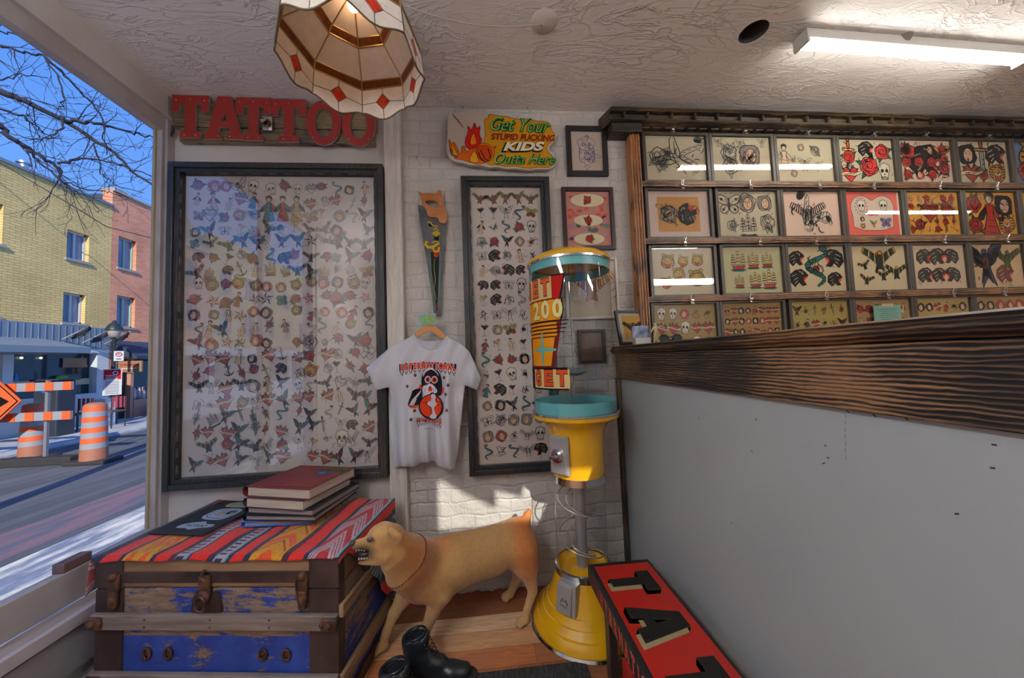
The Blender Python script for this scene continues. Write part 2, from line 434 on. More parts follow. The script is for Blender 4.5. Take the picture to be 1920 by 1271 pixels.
def m_dagger(k, p, rng):
    q = [(-0.05, 0.18), (0.05, 0.18), (0.05, -0.3), (0, -0.5), (-0.05, -0.3)]
    if p['fill']: k.poly(q, (0.62, 0.66, 0.64), 0)
    k.stroke(q, 0.025 * p['w'], p['k'], 1, closed=True); k.stroke([(0, 0.18), (0, -0.42)], 0.02, p['k'], 2)
    k.ell(0, 0.2, 0.2, 0.04, F(k, p, 'y'), 2, 10, line=True, lcol=p['k'])
    k.ell(0, 0.34, 0.045, 0.13, F(k, p, 'r'), 2, 10, line=True, lcol=p['k']); k.ell(0, 0.48, 0.05, 0.05, F(k, p, 'y'), 3, 8, line=True, lcol=p['k'])
    if rng.random() < 0.6:
        cx, cy, sc = k.cx, k.cy, k.sc; k.sc = sc * 0.6; m_rose(k, p, rng); k.cx, k.cy, k.sc = cx, cy, sc
def m_star(k, p, rng):
    q = []
    for i in range(10):
        a = math.pi / 2 + i * math.pi / 5; r = 0.42 if i % 2 == 0 else 0.17; q.append((r * math.cos(a), r * math.sin(a)))
    k.stroke(q, 0.03 * p['w'], p['k'], 2, closed=True)
    for i in range(0, 10, 2): k.poly([(0, 0), q[i], q[i + 1]], p['r'] if p['fill'] else p['k'], 1)
def m_snake(k, p, rng):
    q = [(0.26 * math.sin(i * 0.62) * (0.6 + 0.04 * i), -0.46 + i * 0.062) for i in range(15)]
    k.stroke(q, 0.14, p['k'], 0); k.stroke(q, 0.10, p['g'] if p['fill'] else (0.7, 0.66, 0.58), 1)
    for i in range(1, 14): k.stroke([(q[i][0] - 0.05, q[i][1]), (q[i][0] + 0.05, q[i][1] + 0.02)], 0.02, p['k'], 2)
    k.ell(q[-1][0], q[-1][1] + 0.02, 0.1, 0.07, F(k, p, 'g') or p['k'], 3, 9, line=True, lcol=p['k'])
    k.stroke([(q[-1][0] + 0.08, q[-1][1] + 0.04), (q[-1][0] + 0.2, q[-1][1] + 0.06)], 0.03, p['r'] if p['fill'] else p['k'], 4)
def m_ship(k, p, rng):
    h = [(-0.28, -0.22), (0.32, -0.2), (0.22, -0.36), (-0.20, -0.36)]
    if p['fill']: k.poly(h, p['r'], 1)
    k.stroke(h, 0.025, p['k'], 2, closed=True)
    wv = [(-0.38, -0.36), (-0.2, -0.33), (0, -0.37), (0.2, -0.33), (0.38, -0.37), (0.22, -0.44), (-0.22, -0.44)]
    k.poly(wv, p['g'] if p['fill'] else p['k'], 2)
    for mx, hh in ((-0.22, 0.3), (0.0, 0.46), (0.22, 0.32)):
        k.stroke([(mx, -0.22), (mx, hh)], 0.022, p['k'], 1, taper=False)
        n = 4
        for i in range(n):
            y0 = -0.15 + (hh + 0.12) * i / n; w = 0.12 - 0.018 * i; hgt = (hh + 0.1) / n * 0.85
            s_ = [(mx - w, y0), (mx + w, y0 + 0.01), (mx + w * 0.75, y0 + hgt), (mx - w * 0.75, y0 + hgt)]
            if p['fill']: k.poly(s_, (0.74, 0.66, 0.46), 2)
            k.stroke(s_, 0.02, p['k'], 3, closed=True)
def m_tiger(k, p, rng):
    q = wob(0.36, 3, rng, 0.05, 20)
    k.poly(q, p['y'], 0); k.stroke(q, 0.035, p['k'], 1, closed=True)
    for sx in (-1, 1):
        k.ell(0.25 * sx, 0.33, 0.09, 0.09, p['y'], 1, 9, line=True, lcol=p['k'], lw=0.03)
        for i in range(4):
            k.stroke([(sx * 0.34, 0.16 - i * 0.11), (sx * 0.17, 0.12 - i * 0.1)], 0.05, p['k'], 2)
            k.stroke([(sx * (0.05 + 0.06 * i), 0.34 - 0.03 * i), (sx * (0.03 + 0.03 * i), 0.2)], 0.035, p['k'], 2)
        k.ell(0.12 * sx, 0.1, 0.055, 0.03, (0.75, 0.78, 0.6), 3, 8, line=True, lcol=p['k'], lw=0.02)
    k.ell(0, -0.19, 0.14, 0.13, p['r'], 2, 10, line=True, lcol=p['k'], lw=0.03)
    k.ell(0, -0.06, 0.13, 0.07, (0.82, 0.79, 0.66), 3, 10, line=True, lcol=p['k'], lw=0.02); k.poly([(-0.05, -0.01), (0.05, -0.01), (0, -0.07)], p['k'], 5)
def m_panther(k, p, rng):
    q = [(-0.42, -0.1), (-0.38, 0.2), (-0.15, 0.36), (0.12, 0.4), (0.3, 0.28), (0.42, 0.12), (0.26, 0.04), (0.2, -0.08), (0.32, -0.26), (0.12, -0.3), (-0.02, -0.16), (-0.2, -0.34)]
    k.poly(q, p['d'], 0)
    k.poly([(0.4, 0.1), (0.2, 0.05), (0.16, -0.08), (0.3, -0.24), (0.24, -0.06)], p['r'], 1)
    for a, b in (((-0.3, 0.1), (-0.1, 0.2)), ((-0.25, -0.05), (-0.05, 0.05)), ((0.0, 0.3), (0.18, 0.25)), ((-0.2, -0.2), (-0.08, -0.08))): k.stroke([a, b], 0.035, (0.62, 0.60, 0.52), 1)
    k.ell(0.16, 0.2, 0.04, 0.025, p['y'], 2, 7)
def m_butterfly(k, p, rng):
    for s_ in (1, -1):
        for (x, y, rx, ry, c, rot) in ((0.22, 0.15, 0.24, 0.15, 'y', 0.5), (0.17, -0.17, 0.16, 0.14, 'r', -0.6)):
            k.ell(x * s_, y, rx, ry, F(k, p, c), 0, 12, rot=rot * s_, line=True, lcol=p['k'], lw=0.03)
            k.stroke([(0, 0), (x * s_ * 1.6, y * 1.5)], 0.02, p['k'], 2); k.ell(x * s_ * 1.2, y * 1.1, 0.05, 0.05, p['k'], 2, 7)
    k.ell(0, 0, 0.035, 0.24, p['k'], 3, 8)
    for s_ in (1, -1): k.stroke([(0, 0.2), (0.08 * s_, 0.36), (0.14 * s_, 0.4)], 0.015, p['k'], 3)
def m_lady(k, p, rng):
    sk = (0.78, 0.66, 0.54)
    d = [(-0.09, 0.2), (0.09, 0.2), (0.07, 0.02), (0.2, -0.44), (0.05, -0.48), (-0.2, -0.45), (-0.07, 0.02)]
    k.poly(d, rng.choice((p['r'], p['g'], p['y'], sk)) if p['fill'] else sk, 1); k.stroke(d, 0.022, p['k'], 2, closed=True)
    for s_ in (1, -1):
        q = [(0.08 * s_, 0.18), (0.24 * s_, 0.02), (0.3 * s_, -0.14), (0.16 * s_, -0.1), (0.08 * s_, 0.05)]
        if p['fill']: k.poly(q, rng.choice((p['r'], p['g'], p['d'])), 0)
        k.stroke(q, 0.02, p['k'], 1, closed=True)
    k.ell(0, 0.31, 0.075, 0.09, sk, 3, 10, line=True, lcol=p['k'], lw=0.02)
    k.poly([(-0.1, 0.3), (-0.11, 0.42), (0, 0.47), (0.11, 0.42), (0.1, 0.3), (0.06, 0.37), (-0.06, 0.37)], p['k'], 5)
    for y in (-0.1, -0.22, -0.34): k.stroke([(-0.08 - 0.05 * abs(y), y), (0.1, y - 0.03)], 0.018, p['k'], 3)
def m_head(k, p, rng):
    sk = (0.76, 0.62, 0.50)
    k.poly(wob(0.34, 4, rng, 0.1), rng.choice((p['d'], p['r'], p['d'])) if p['fill'] else (0.5, 0.46, 0.42), 0); k.stroke(wob(0.35, 4, rng, 0.1), 0.03, p['k'], 1, closed=True)
    k.ell(0.03, -0.03, 0.18, 0.24, sk, 2, 12, line=True, lcol=p['k'], lw=0.025)
    for x in (-0.05, 0.1): k.ell(x, 0.03, 0.035, 0.018, p['k'], 4, 6); k.stroke([(x - 0.05, 0.1), (x + 0.04, 0.11)], 0.02, p['k'], 4)
    k.stroke([(-0.02, -0.15), (0.08, -0.15)], 0.03, p['r'], 4)
def m_scrib(k, p, rng):
    n = 26; a = [rng.uniform(-1, 1) for _ in range(8)]
    pts = [(0.22 * (a[0] * math.sin(t) + a[1] * math.sin(2 * t + a[2]) + a[3] * 0.6 * math.sin(5 * t)), 0.22 * (a[4] * math.cos(t) + a[5] * math.sin(3 * t + a[6]) + a[7] * 0.6 * math.cos(4 * t))) for t in [6.28 * i / n for i in range(n)]]
    if p['fill'] and rng.random() < 0.8: k.ell(rng.uniform(-.1, .1), rng.uniform(-.1, .1), 0.16, 0.13, p[rng.choice('rgyd')], 0, 9)
    k.stroke(pts, 0.03 * p['w'], p['k'], 2, closed=True)
    for _ in range(3):
        x, y = rng.uniform(-.3, .3), rng.uniform(-.3, .3); k.stroke([(x, y), (x + rng.uniform(-.2, .2), y + rng.uniform(-.2, .2)), (x + rng.uniform(-.2, .2), y + rng.uniform(-.25, .25))], 0.03, p['k'], 3)
def hatch(k, p, rng, n=5):
    for _ in range(n):
        x, y, a = rng.uniform(-.3, .3), rng.uniform(-.34, .34), rng.random() * 6.28
        k.arc(x, y, rng.uniform(.05, .14), a, a + rng.uniform(1, 2.6), 0.026, p['k'], 6, 4)
def m_anchor(k, p, rng):
    k.stroke([(0, 0.35), (0, -0.35)], 0.06, p['k'], 1, taper=False); k.arc(0, -0.05, 0.3, math.pi * 1.1, math.pi * 1.9, 0.07, p['k'], 1)
    k.stroke([(-0.18, 0.2), (0.18, 0.2)], 0.05, p['k'], 1); k.ell(0, 0.41, 0.06, 0.06, None, 1, 10, line=True, lcol=p['k'], lw=0.03)
    k.stroke([(-0.2, -0.3), (0.15, -0.1), (-0.12, 0.1), (0.15, 0.3)], 0.05, p['y'] if p['fill'] else p['k'], 2)
def m_cup(k, p, rng):
    k.poly([(-0.28, 0.3), (0.28, 0.3), (0, 0.0)], p['y'] if p['fill'] else p['k'], 0); k.stroke([(-0.28, 0.3), (0.28, 0.3), (0, 0.0)], 0.03, p['k'], 1, closed=True)
    k.stroke([(0, 0), (0, -0.36)], 0.03, p['k'], 1); k.stroke([(-0.16, -0.38), (0.16, -0.38)], 0.03, p['k'], 1); k.ell(0.1, 0.34, 0.06, 0.06, p['r'], 2, 8)
def m_clover(k, p, rng):
    for i in range(4):
        a = math.pi / 4 + i * math.pi / 2; k.ell(0.2 * math.cos(a), 0.2 * math.sin(a), 0.2, 0.17, p['g'] if p['fill'] else None, 0, 10, rot=a, line=True, lcol=p['k'])
    k.stroke([(0, 0), (0.1, -0.4)], 0.04, p['k'], 2)
def m_arrow(k, p, rng):
    k.stroke([(-0.45, -0.2), (-0.1, 0.0), (0.45, 0.2)], 0.05, p['k'], 1); k.poly([(0.45, 0.24), (0.3, 0.22), (0.38, 0.08)], p['r'], 2)
    for i in range(4): k.stroke([(-0.45 + 0.06 * i, -0.2 + 0.03 * i), (-0.5 + 0.06 * i, -0.08 + 0.03 * i)], 0.03, p['k'], 1)
ALLM = [m_rose, m_bird, m_skull, m_heart, m_dagger, m_star, m_snake, m_ship, m_tiger, m_panther, m_butterfly, m_lady, m_head, m_scrib, m_anchor, m_clover, m_cup, m_eagle]

# ------------------------------------------------------------------ smooth organic shapes: blended distance fields meshed with surface nets
class Field:
    def __init__(s, lo, hi, h):
        s.lo = np.array(lo, float); s.h = h
        n = np.ceil((np.array(hi) - s.lo) / h).astype(int) + 1; s.n = n
        ax = [s.lo[i] + h * np.arange(n[i]) for i in range(3)]
        s.X, s.Y, s.Z = np.meshgrid(*ax, indexing='ij'); s.f = np.full(n, 1e3)
    @staticmethod
    def smin(a, b, k):
        if k <= 0: return np.minimum(a, b)
        h = np.clip(0.5 + 0.5 * (b - a) / k, 0, 1); return b * (1 - h) + a * h - k * h * (1 - h)
    def cap(s, a, b, ra, rb, k=0.02, f=None, flat=None):
        a = np.array(a, float); b = np.array(b, float); d = b - a; L = d @ d
        px, py, pz = s.X - a[0], s.Y - a[1], s.Z - a[2]
        t = np.clip((px * d[0] + py * d[1] + pz * d[2]) / max(L, 1e-12), 0, 1)
        qx, qy, qz = px - t * d[0], py - t * d[1], pz - t * d[2]
        if flat is not None: qx, qy, qz = qx / flat[0], qy / flat[1], qz / flat[2]
        g = np.sqrt(qx ** 2 + qy ** 2 + qz ** 2) - (ra + (rb - ra) * t)
        s.f = s.smin(s.f, g, k); return s
    def ell(s, c, r, k=0.02, R=None, sub=False, sk=0.01):
        p = np.stack([s.X - c[0], s.Y - c[1], s.Z - c[2]], -1)
        if R is not None: p = p @ np.array(R)
        q = p / np.array(r); n = np.sqrt((q ** 2).sum(-1)) + 1e-9; m = np.sqrt(((q / np.array(r)) ** 2).sum(-1)) + 1e-9
        g = n * (n - 1) / m
        if sub: s.f = -s.smin(-s.f, g, sk)
        else: s.f = s.smin(s.f, g, k)
        return s
    def mesh(s):
        f = s.f; n = f.shape; ins = f < 0
        c = [ins[i:n[0] - 1 + i, j:n[1] - 1 + j, k:n[2] - 1 + k] for i in (0, 1) for j in (0, 1) for k in (0, 1)]
        sm = sum(x.astype(int) for x in c); act = (sm > 0) & (sm < 8)
        idx = -np.ones(act.shape, int); I = np.argwhere(act); idx[act] = np.arange(len(I))
        acc = np.zeros((len(I), 3)); cnt = np.zeros(len(I))
        offs = [(i, j, k) for i in (0, 1) for j in (0, 1) for k in (0, 1)]
        for a in offs:
            for ax in range(3):
                if a[ax]: continue
                b = list(a); b[ax] = 1; b = tuple(b)
                va = f[I[:, 0] + a[0], I[:, 1] + a[1], I[:, 2] + a[2]]; vb = f[I[:, 0] + b[0], I[:, 1] + b[1], I[:, 2] + b[2]]
                m = (va < 0) != (vb < 0); t = np.where(m, va / np.where(m, va - vb, 1), 0)
                pt = I + np.array(a); pt = pt.astype(float); pt[:, ax] += t
                acc[m] += pt[m]; cnt[m] += 1
        V = acc / cnt[:, None] * s.h + s.lo; faces = []
        for ax in range(3):
            u, v = (ax + 1) % 3, (ax + 2) % 3
            sl0 = [slice(None)] * 3; sl1 = [slice(None)] * 3; sl0[ax] = slice(0, -1); sl1[ax] = slice(1, None)
            A, B = ins[tuple(sl0)], ins[tuple(sl1)]
            E = np.argwhere(A != B); E = E[(E[:, u] > 0) & (E[:, v] > 0) & (E[:, u] < n[u] - 1) & (E[:, v] < n[v] - 1)]
            q = []
            for du, dv in ((-1, -1), (0, -1), (0, 0), (-1, 0)):
                e_ = E.copy(); e_[:, u] += du; e_[:, v] += dv; q.append(idx[e_[:, 0], e_[:, 1], e_[:, 2]])
            q = np.stack(q, 1); flip = ~A[E[:, 0], E[:, 1], E[:, 2]]; q[flip] = q[flip][:, ::-1]; faces.append(q)
        return V, np.concatenate(faces)
def field_obj(name, fld, mats, parent=None, colfn=None, relax=1, label=None):
    V, Q = fld.mesh()
    me = bpy.data.meshes.new(name); me.from_pydata(V.tolist(), [], Q.tolist()); me.update()
    bm = bmesh.new(); bm.from_mesh(me)
    for _ in range(relax): bmesh.ops.smooth_vert(bm, verts=bm.verts, factor=0.5, use_axis_x=True, use_axis_y=True, use_axis_z=True)
    bm.to_mesh(me); bm.free()
    for m in (mats if isinstance(mats, (list, tuple)) else [mats]): me.materials.append(m)
    if colfn is not None:
        co = np.empty(len(me.vertices) * 3, dtype=np.float32); me.vertices.foreach_get('co', co); co = co.reshape(-1, 3)
        at = me.color_attributes.new('coat', 'FLOAT_COLOR', 'POINT'); cc = np.ones((len(co), 4), dtype=np.float32); cc[:, :3] = colfn(co)
        at.data.foreach_set('color', cc.ravel())
    me.shade_smooth()
    return link_mesh(name, me, parent, label)
# ------------------------------------------------------------------ setting materials
def noise_col(nt, vec, scale):
    n = nt.nodes.new('ShaderNodeTexNoise'); n.inputs['Scale'].default_value = scale; nt.links.new(vec, n.inputs['Vector']); return n.outputs['Color']
def brick_wall_mat():
    m, nt, b = newmat('painted_white_brick')
    tc = nt.nodes.new('ShaderNodeTexCoord'); sp = nt.nodes.new('ShaderNodeSeparateXYZ'); cb = nt.nodes.new('ShaderNodeCombineXYZ')
    nt.links.new(tc.outputs['Object'], sp.inputs[0])
    nz = nt.nodes.new('ShaderNodeTexNoise'); nz.inputs['Scale'].default_value = 5; nt.links.new(tc.outputs['Object'], nz.inputs['Vector'])
    w = math_(nt, 'MULTIPLY', math_(nt, 'SUBTRACT', nz.outputs['Fac'], 0.5), 0.06)
    nt.links.new(math_(nt, 'ADD', sp.outputs['X'], w), cb.inputs[0]); nt.links.new(math_(nt, 'ADD', sp.outputs['Z'], w), cb.inputs[1])
    br = nt.nodes.new('ShaderNodeTexBrick'); nt.links.new(cb.outputs[0], br.inputs['Vector'])
    br.inputs['Scale'].default_value = 1; br.inputs['Brick Width'].default_value = 0.135; br.inputs['Row Height'].default_value = 0.072
    br.inputs['Mortar Size'].default_value = 0.009; br.inputs['Mortar Smooth'].default_value = 1.0
    v = mapping(nt); n1 = noise_(nt, v, 9, 8, 0.68, 0.6); n2 = noise_(nt, v, 3, 3); n3 = noise_(nt, v, 40, 5, 0.6)
    vo = nt.nodes.new('ShaderNodeTexVoronoi'); vo.feature = 'DISTANCE_TO_EDGE'; vo.inputs['Scale'].default_value = 6; nt.links.new(mix(nt, 0.12, v, noise_col(nt, v, 8)), vo.inputs['Vector'])
    crack = math_(nt, 'MULTIPLY', math_(nt, 'LESS_THAN', vo.outputs['Distance'], 0.010), math_(nt, 'GREATER_THAN', n2, 0.64))
    h = math_(nt, 'SUBTRACT', math_(nt, 'ADD', math_(nt, 'MULTIPLY', n1, 2.2), math_(nt, 'MULTIPLY', n3, 0.25)), math_(nt, 'ADD', math_(nt, 'MULTIPLY', math_(nt, 'MULTIPLY', br.outputs['Fac'], n2), 0.75), math_(nt, 'MULTIPLY', crack, 0.3)))
    bump(nt, b, h, 0.9, 0.012)
    c = ramp(nt, n2, [(0.3, (0.52, 0.48, 0.44)), (0.7, (0.62, 0.58, 0.54))])
    c2 = mix(nt, math_(nt, 'MULTIPLY', math_(nt, 'MULTIPLY', br.outputs['Fac'], n2), 0.10), c, (0.38, 0.33, 0.28))
    c3 = mix(nt, math_(nt, 'MULTIPLY', crack, 0.6), c2, (0.2, 0.16, 0.13))
    nt.links.new(c3, b.inputs['Base Color']); b.inputs['Roughness'].default_value = 0.55
    return m
def ceiling_mat():
    m, nt, b = newmat('troweled_plaster'); v = mapping(nt)
    n1 = noise_(nt, mapping(nt, (0.7, 1.5, 1), (0, 0, 0.5)), 3.5, 5, 0.55, 1.8)
    r1 = nt.nodes.new('ShaderNodeMath'); r1.operation = 'ABSOLUTE'; nt.links.new(math_(nt, 'SUBTRACT', n1, 0.5), r1.inputs[0])
    ridge = ramp(nt, r1.outputs[0], [(0.0, 1.0), (0.016, 0.2), (0.05, 0.0)])
    n3 = noise_(nt, mapping(nt, (0.55, 2.4, 1), (0, 0, 0.7)), 6, 4, 0.5, 1.6)
    r2 = ramp(nt, math_(nt, 'ABSOLUTE', math_(nt, 'SUBTRACT', n3, 0.5)), [(0.0, 1.0), (0.014, 0.2), (0.05, 0.0)])
    gate = ramp(nt, noise_(nt, v, 1.6, 3), [(0.42, 0.15), (0.6, 1.0)])
    h = math_(nt, 'ADD', math_(nt, 'MULTIPLY', math_(nt, 'ADD', ridge, math_(nt, 'MULTIPLY', r2, 0.8)), gate), math_(nt, 'MULTIPLY', noise_(nt, v, 18, 2), 0.12))
    bump(nt, b, h, 0.75, 0.009)
    nt.links.new(ramp(nt, noise_(nt, v, 1.2, 3), [(0.3, (0.66, 0.64, 0.63)), (0.7, (0.74, 0.71, 0.70))]), b.inputs['Base Color'])
    b.inputs['Roughness'].default_value = 0.5
    return m
BRICKW = brick_wall_mat(); CEIL = ceiling_mat()
PLASTER = M('painted_plaster', (0.50, 0.45, 0.42), 0.6, col2=(0.60, 0.55, 0.52), ns=3, lo=0.35, hi=0.7, bs=14, bst=0.35, bd=0.01)
FRAMEP = M('painted_window_frame', (0.36, 0.32, 0.32), 0.5, col2=(0.43, 0.39, 0.38), ns=4, bs=30, bst=0.2)
TIMBER = M('white_painted_timber', (0.54, 0.49, 0.44), 0.6, col2=(0.66, 0.60, 0.54), ns=5, stretch=(8, 8, 0.8), bs=18, bst=0.8, bd=0.008)
WORNSILL = M('worn_wood_ledge', (0.30, 0.22, 0.19), 0.55, col2=(0.42, 0.36, 0.36), ns=4, stretch=(5, 0.8, 5), bs=12, bst=0.3)
PANELGREY = M('grey_painted_panel', (0.28, 0.27, 0.29), 0.5, col2=(0.33, 0.32, 0.34), ns=3)
WIN_GLASS = glass('window_glass', (0.96, 0.98, 1.0), 0.0, 0.12, graz=0.10)

# floor: strips of individually tinted planks, one mesh
def planks():
    bm = bmesh.new(); cl = bm.loops.layers.color.new('tint') if hasattr(bm.loops.layers, 'color') else None
    rng = random.Random(5)
    tones = [(0.42, 0.22, 0.12), (0.55, 0.35, 0.21), (0.62, 0.43, 0.28), (0.48, 0.25, 0.13), (0.36, 0.16, 0.09), (0.58, 0.38, 0.22)]
    def plank(x0, x1, y0, y1, t):
        g = 0.0006
        vs = [bm.verts.new(q) for q in ((x0 + g, y0 + g, 0), (x1 - g, y0 + g, 0), (x1 - g, y1 - g, 0), (x0 + g, y1 - g, 0))]
        f = bm.faces.new(vs)
        s = 0.92 + 0.16 * rng.random()
        for l in f.loops: l[cl] = (min(1, t[0] * s * 1.5), t[1] * s * 1.8, t[2] * s * 2.2, 1)
    rows = {0: 4, 1: 0, 2: 2, 3: 1, 4: 3, 5: 0}
    y = 2.0; i = 0; w = 0.1
    while y > -1.5:
        x = -0.52; first = True
        while x < 6.5:
            L = rng.uniform(0.5, 1.1)
            if i == 2 and first: L = 0.85
            if i == 3 and first: L = 0.75
            t = tones[rows[i]] if i in rows and x < 0.8 else rng.choice(tones)
            if i == 3 and not first and x < 0.8: t = tones[0]
            plank(x, min(x + L, 6.5), y - w, y, t); x += L; first = False
        y -= w; i += 1
    x = -0.52; k = 0
    while x > -1.72:
        y = 2.0
        while y > -1.5:
            L = rng.uniform(0.6, 1.2); plank(max(x - w, -1.75), x, max(y - L, -1.5), y, tones[1] if k == 0 else rng.choice(tones)); y -= L
        x -= w; k += 1
    me = bpy.data.meshes.new('floor'); bm.to_mesh(me); bm.free()
    m, nt, b = newmat('oak_strip_floor'); at = nt.nodes.new('ShaderNodeVertexColor'); at.layer_name = 'tint'
    g = noise_(nt, mapping(nt, (1.2, 9, 1)), 7, 5, 0.6, 0.8)
    nt.links.new(mix(nt, 1.0, at.outputs[0], ramp(nt, g, [(0.3, 0.72), (0.65, 1.1)]), 'MULTIPLY'), b.inputs['Base Color'])
    b.inputs['Roughness'].default_value = 0.34; bump(nt, b, g, 0.06, 0.002)
    me.materials.append(m)
    return link_mesh('floor', me)
struct(planks())
b = MB(); b.box(-1.8, 6.6, -1.6, 2.1, -0.12, -0.004); struct(b.build('floor', M('subfloor_dark', (0.05, 0.035, 0.03), 0.8)))

# ceiling with a round hole cut for an empty recessed can
CZ = 2.80
hole = [(1.345 + 0.062 * math.cos(a), 1.45 + 0.062 * math.sin(a)) for a in [2 * math.pi * i / 32 for i in range(32)]]
vf = curve_mesh([[(-1.8, -1.6), (6.6, -1.6), (6.6, 2.1), (-1.8, 2.1)], hole], 0.02)
struct(from_vf('ceiling', vf, CEIL, lambda v: (v[0], v[1], v[2] + CZ + 0.01)))
b = MB(); b.box(-1.8, 6.6, -1.6, 2.1, CZ + 0.14, CZ + 0.3); struct(b.build('ceiling', M('subfloor_dark', (0.05, 0.035, 0.03), 0.8)))

b = MB(); b.box(-1.76, -0.53, 2.0, 2.12, -0.02, CZ + 0.1); struct(b.build('wall_back', PLASTER))
b = MB(); b.box(-0.53, 6.6, 2.0, 2.12, -0.02, CZ + 0.1); struct(b.build('wall_back', BRICKW))
b = MB(); b.box(6.5, 6.62, -1.6, 2.0, 0, CZ + 0.1); struct(b.build('wall_right', PLASTER))
b = MB(); b.box(-0.53, -0.437, 1.955, 2.0, 0, CZ, 0.004); struct(b.build('trim_1', TIMBER))
# rough white plaster ridge along the wall foot
b = MB()
rg = random.Random(3)
b.grid(lambda u, v: (-0.43 + 1.2 * u, 2.0 - (0.004 + 0.02 * (1 - v)) * (0.7 + 0.5 * math.sin(u * 37) * math.sin(u * 91)), 0.045 * v), 60, 4)
struct(b.build('baseboard_back', BRICKW, smooth=True))
# front wall (behind the camera) with a glazed transom the sun comes through
loops = [[(-1.8, 0), (6.6, 0), (6.6, CZ + 0.05), (-1.8, CZ + 0.05)], [(0.66, 2.25), (1.9, 2.25), (1.9, 2.58), (0.66, 2.58)]]
struct(from_vf('wall_front', curve_mesh(loops, 0.1), PLASTER, lambda v: (v[0], -1.55 + v[2], v[1])))
b = MB(); b.box(0.66, 1.9, -1.56, -1.552, 2.25, 2.58); w2 = struct(b.build('window_2', WIN_GLASS))
# unseen sheet added outside the front wall; its uneven edge shapes the sun patch
vpts = [(-0.5, 3.1), (-0.5, 2.72), (0.60, 2.70), (0.762, 2.651), (0.90, 2.56), (1.049, 2.485), (1.05, 2.585), (1.12, 2.56), (1.202, 2.532), (1.204, 2.591), (1.389, 2.579), (2.6, 2.57), (2.6, 3.1)]
ow = from_vf('sun_patch_blocker', curve_mesh([vpts], 0.01), M('navy_awning_cloth', (0.035, 0.05, 0.09), 0.7), lambda v: (v[0], -1.75 + v[2], v[1])); tag(ow, 'unseen navy cloth sheet added behind the camera, its uneven edge shaping the sun patch', 'awning')
# left wall: wide shop window
X0 = -1.68
b = MB(); b.box(X0 - 0.066, X0, 1.955, 2.0, 0.0, CZ); struct(b.build('wall_left', FRAMEP))
b = MB(); b.box(X0 - 0.14, X0, -1.5, 0.30, 0.0, CZ); struct(b.build('wall_left', PLASTER))
b = MB(); b.box(X0 - 0.10, X0, 0.30, 1.956, 2.672, CZ + 0.02, 0.004); b.box(X0 - 0.04, X0 + 0.010, 0.30, 2.0, 2.664, 2.68); struct(b.build('trim_2', PLASTER))
win = empty('window_1', (X0 - 0.06, 1.2, 0.4)); win['kind'] = 'structure'
def part(b, name, mat, parent, **kw): return b.build(name, mat, parent, **kw)
b = MB()
b.box(X0 - 0.06, X0 - 0.012, 0.3, 1.956, 2.588, 2.67, 0.003)         # head
b.box(X0 - 0.06, X0 - 0.012, 1.936, 1.956, 0.48, 2.60, 0.003)         # far jamb
b.box(X0 - 0.06, X0 - 0.012, 1.06, 1.14, 0.48, 2.60, 0.004)         # mullion
b.box(X0 - 0.06, X0 - 0.012, 0.3, 0.36, 0.48, 2.60, 0.004)
b.box(X0 - 0.06, X0 - 0.012, 0.3, 1.956, 0.36, 0.492, 0.004)               # bottom rail
part(b, 'window_frame', FRAMEP, win)
b = MB(); b.box(X0 - 0.044, X0 - 0.036, 1.924, 1.937, 0.492, 2.588); part(b, 'glazing_bead', M('yellowed_sealant', (0.42, 0.34, 0.2), 0.6), win)
b = MB(); b.box(X0 - 0.042, X0 - 0.038, 1.14, 1.937, 0.49, 2.59); part(b, 'pane', WIN_GLASS, win)
b = MB(); b.box(X0 - 0.042, X0 - 0.038, 0.36, 1.06, 0.49, 2.59); part(b, 'pane', WIN_GLASS, win)
b = MB(); b.box(X0 - 0.012, -1.612, -1.5, 1.999, 0.33, 0.358, 0.004); part(b, 'window_ledge', WORNSILL, win)
b = MB(); b.box(-1.612, -1.592, -1.5, 1.999, 0.31, 0.362, 0.005); part(b, 'ledge_nosing', M('pale_lilac_paint', (0.5, 0.47, 0.52), 0.45), win)
b = MB(); b.box(X0 - .05, -1.62, -1.5, 2.0, 0.0, 0.329); b.box(-1.62, -1.605, -1.5, 2.0, 0.15, 0.30); b.box(-1.62, -1.603, -1.5, 2.0, 0.0, 0.09, 0.003); struct(b.build('wall_left', PANELGREY))
blk = MB(); blk.box(X0 - 0.058, X0 - 0.014, 1.56, 1.66, 0.492, 0.53, 0.003)
o = blk.build('wooden_block', M('brown_block', (0.17, 0.10, 0.09), 0.6)); tag(o, 'small brown wooden block standing on the bottom rail of the shop window', 'block')

# ------------------------------------------------------------------ street outside
GZ = -0.30
ASPH = M('asphalt', (0.095, 0.10, 0.11), 0.85, col2=(0.17, 0.17, 0.175), ns=1.3, lo=0.4, hi=0.62, stretch=(3, 0.25, 1), bs=40, bst=0.4)
CONC = M('pale_concrete', (0.42, 0.41, 0.42), 0.85, col2=(0.60, 0.57, 0.54), ns=3, bs=25, bst=0.5)
NEARW = M('pale_patched_sidewalk', (0.26, 0.28, 0.34), 0.8, col2=(0.92, 0.82, 0.66), ns=3.5, lo=0.42, hi=0.58, stretch=(2, 0.5, 1), bs=20, bst=0.8, bd=0.02, detail=8)  # grey sidewalk colour broken by random pale warm patches
b = MB(); b.box(-9.4, -4.0, -30, 40, GZ - 0.2, GZ); struct(b.build('ground_road', ASPH))
b = MB(); b.box(-4.0, -1.79, -30, 40, GZ - 0.2, GZ + 0.03, 0.01); struct(b.build('ground_near_sidewalk', NEARW))
b = MB(); b.box(-40, -9.4, -30, 40, GZ - 0.2, GZ + 0.06, 0.02); struct(b.build('ground_far_sidewalk', CONC))
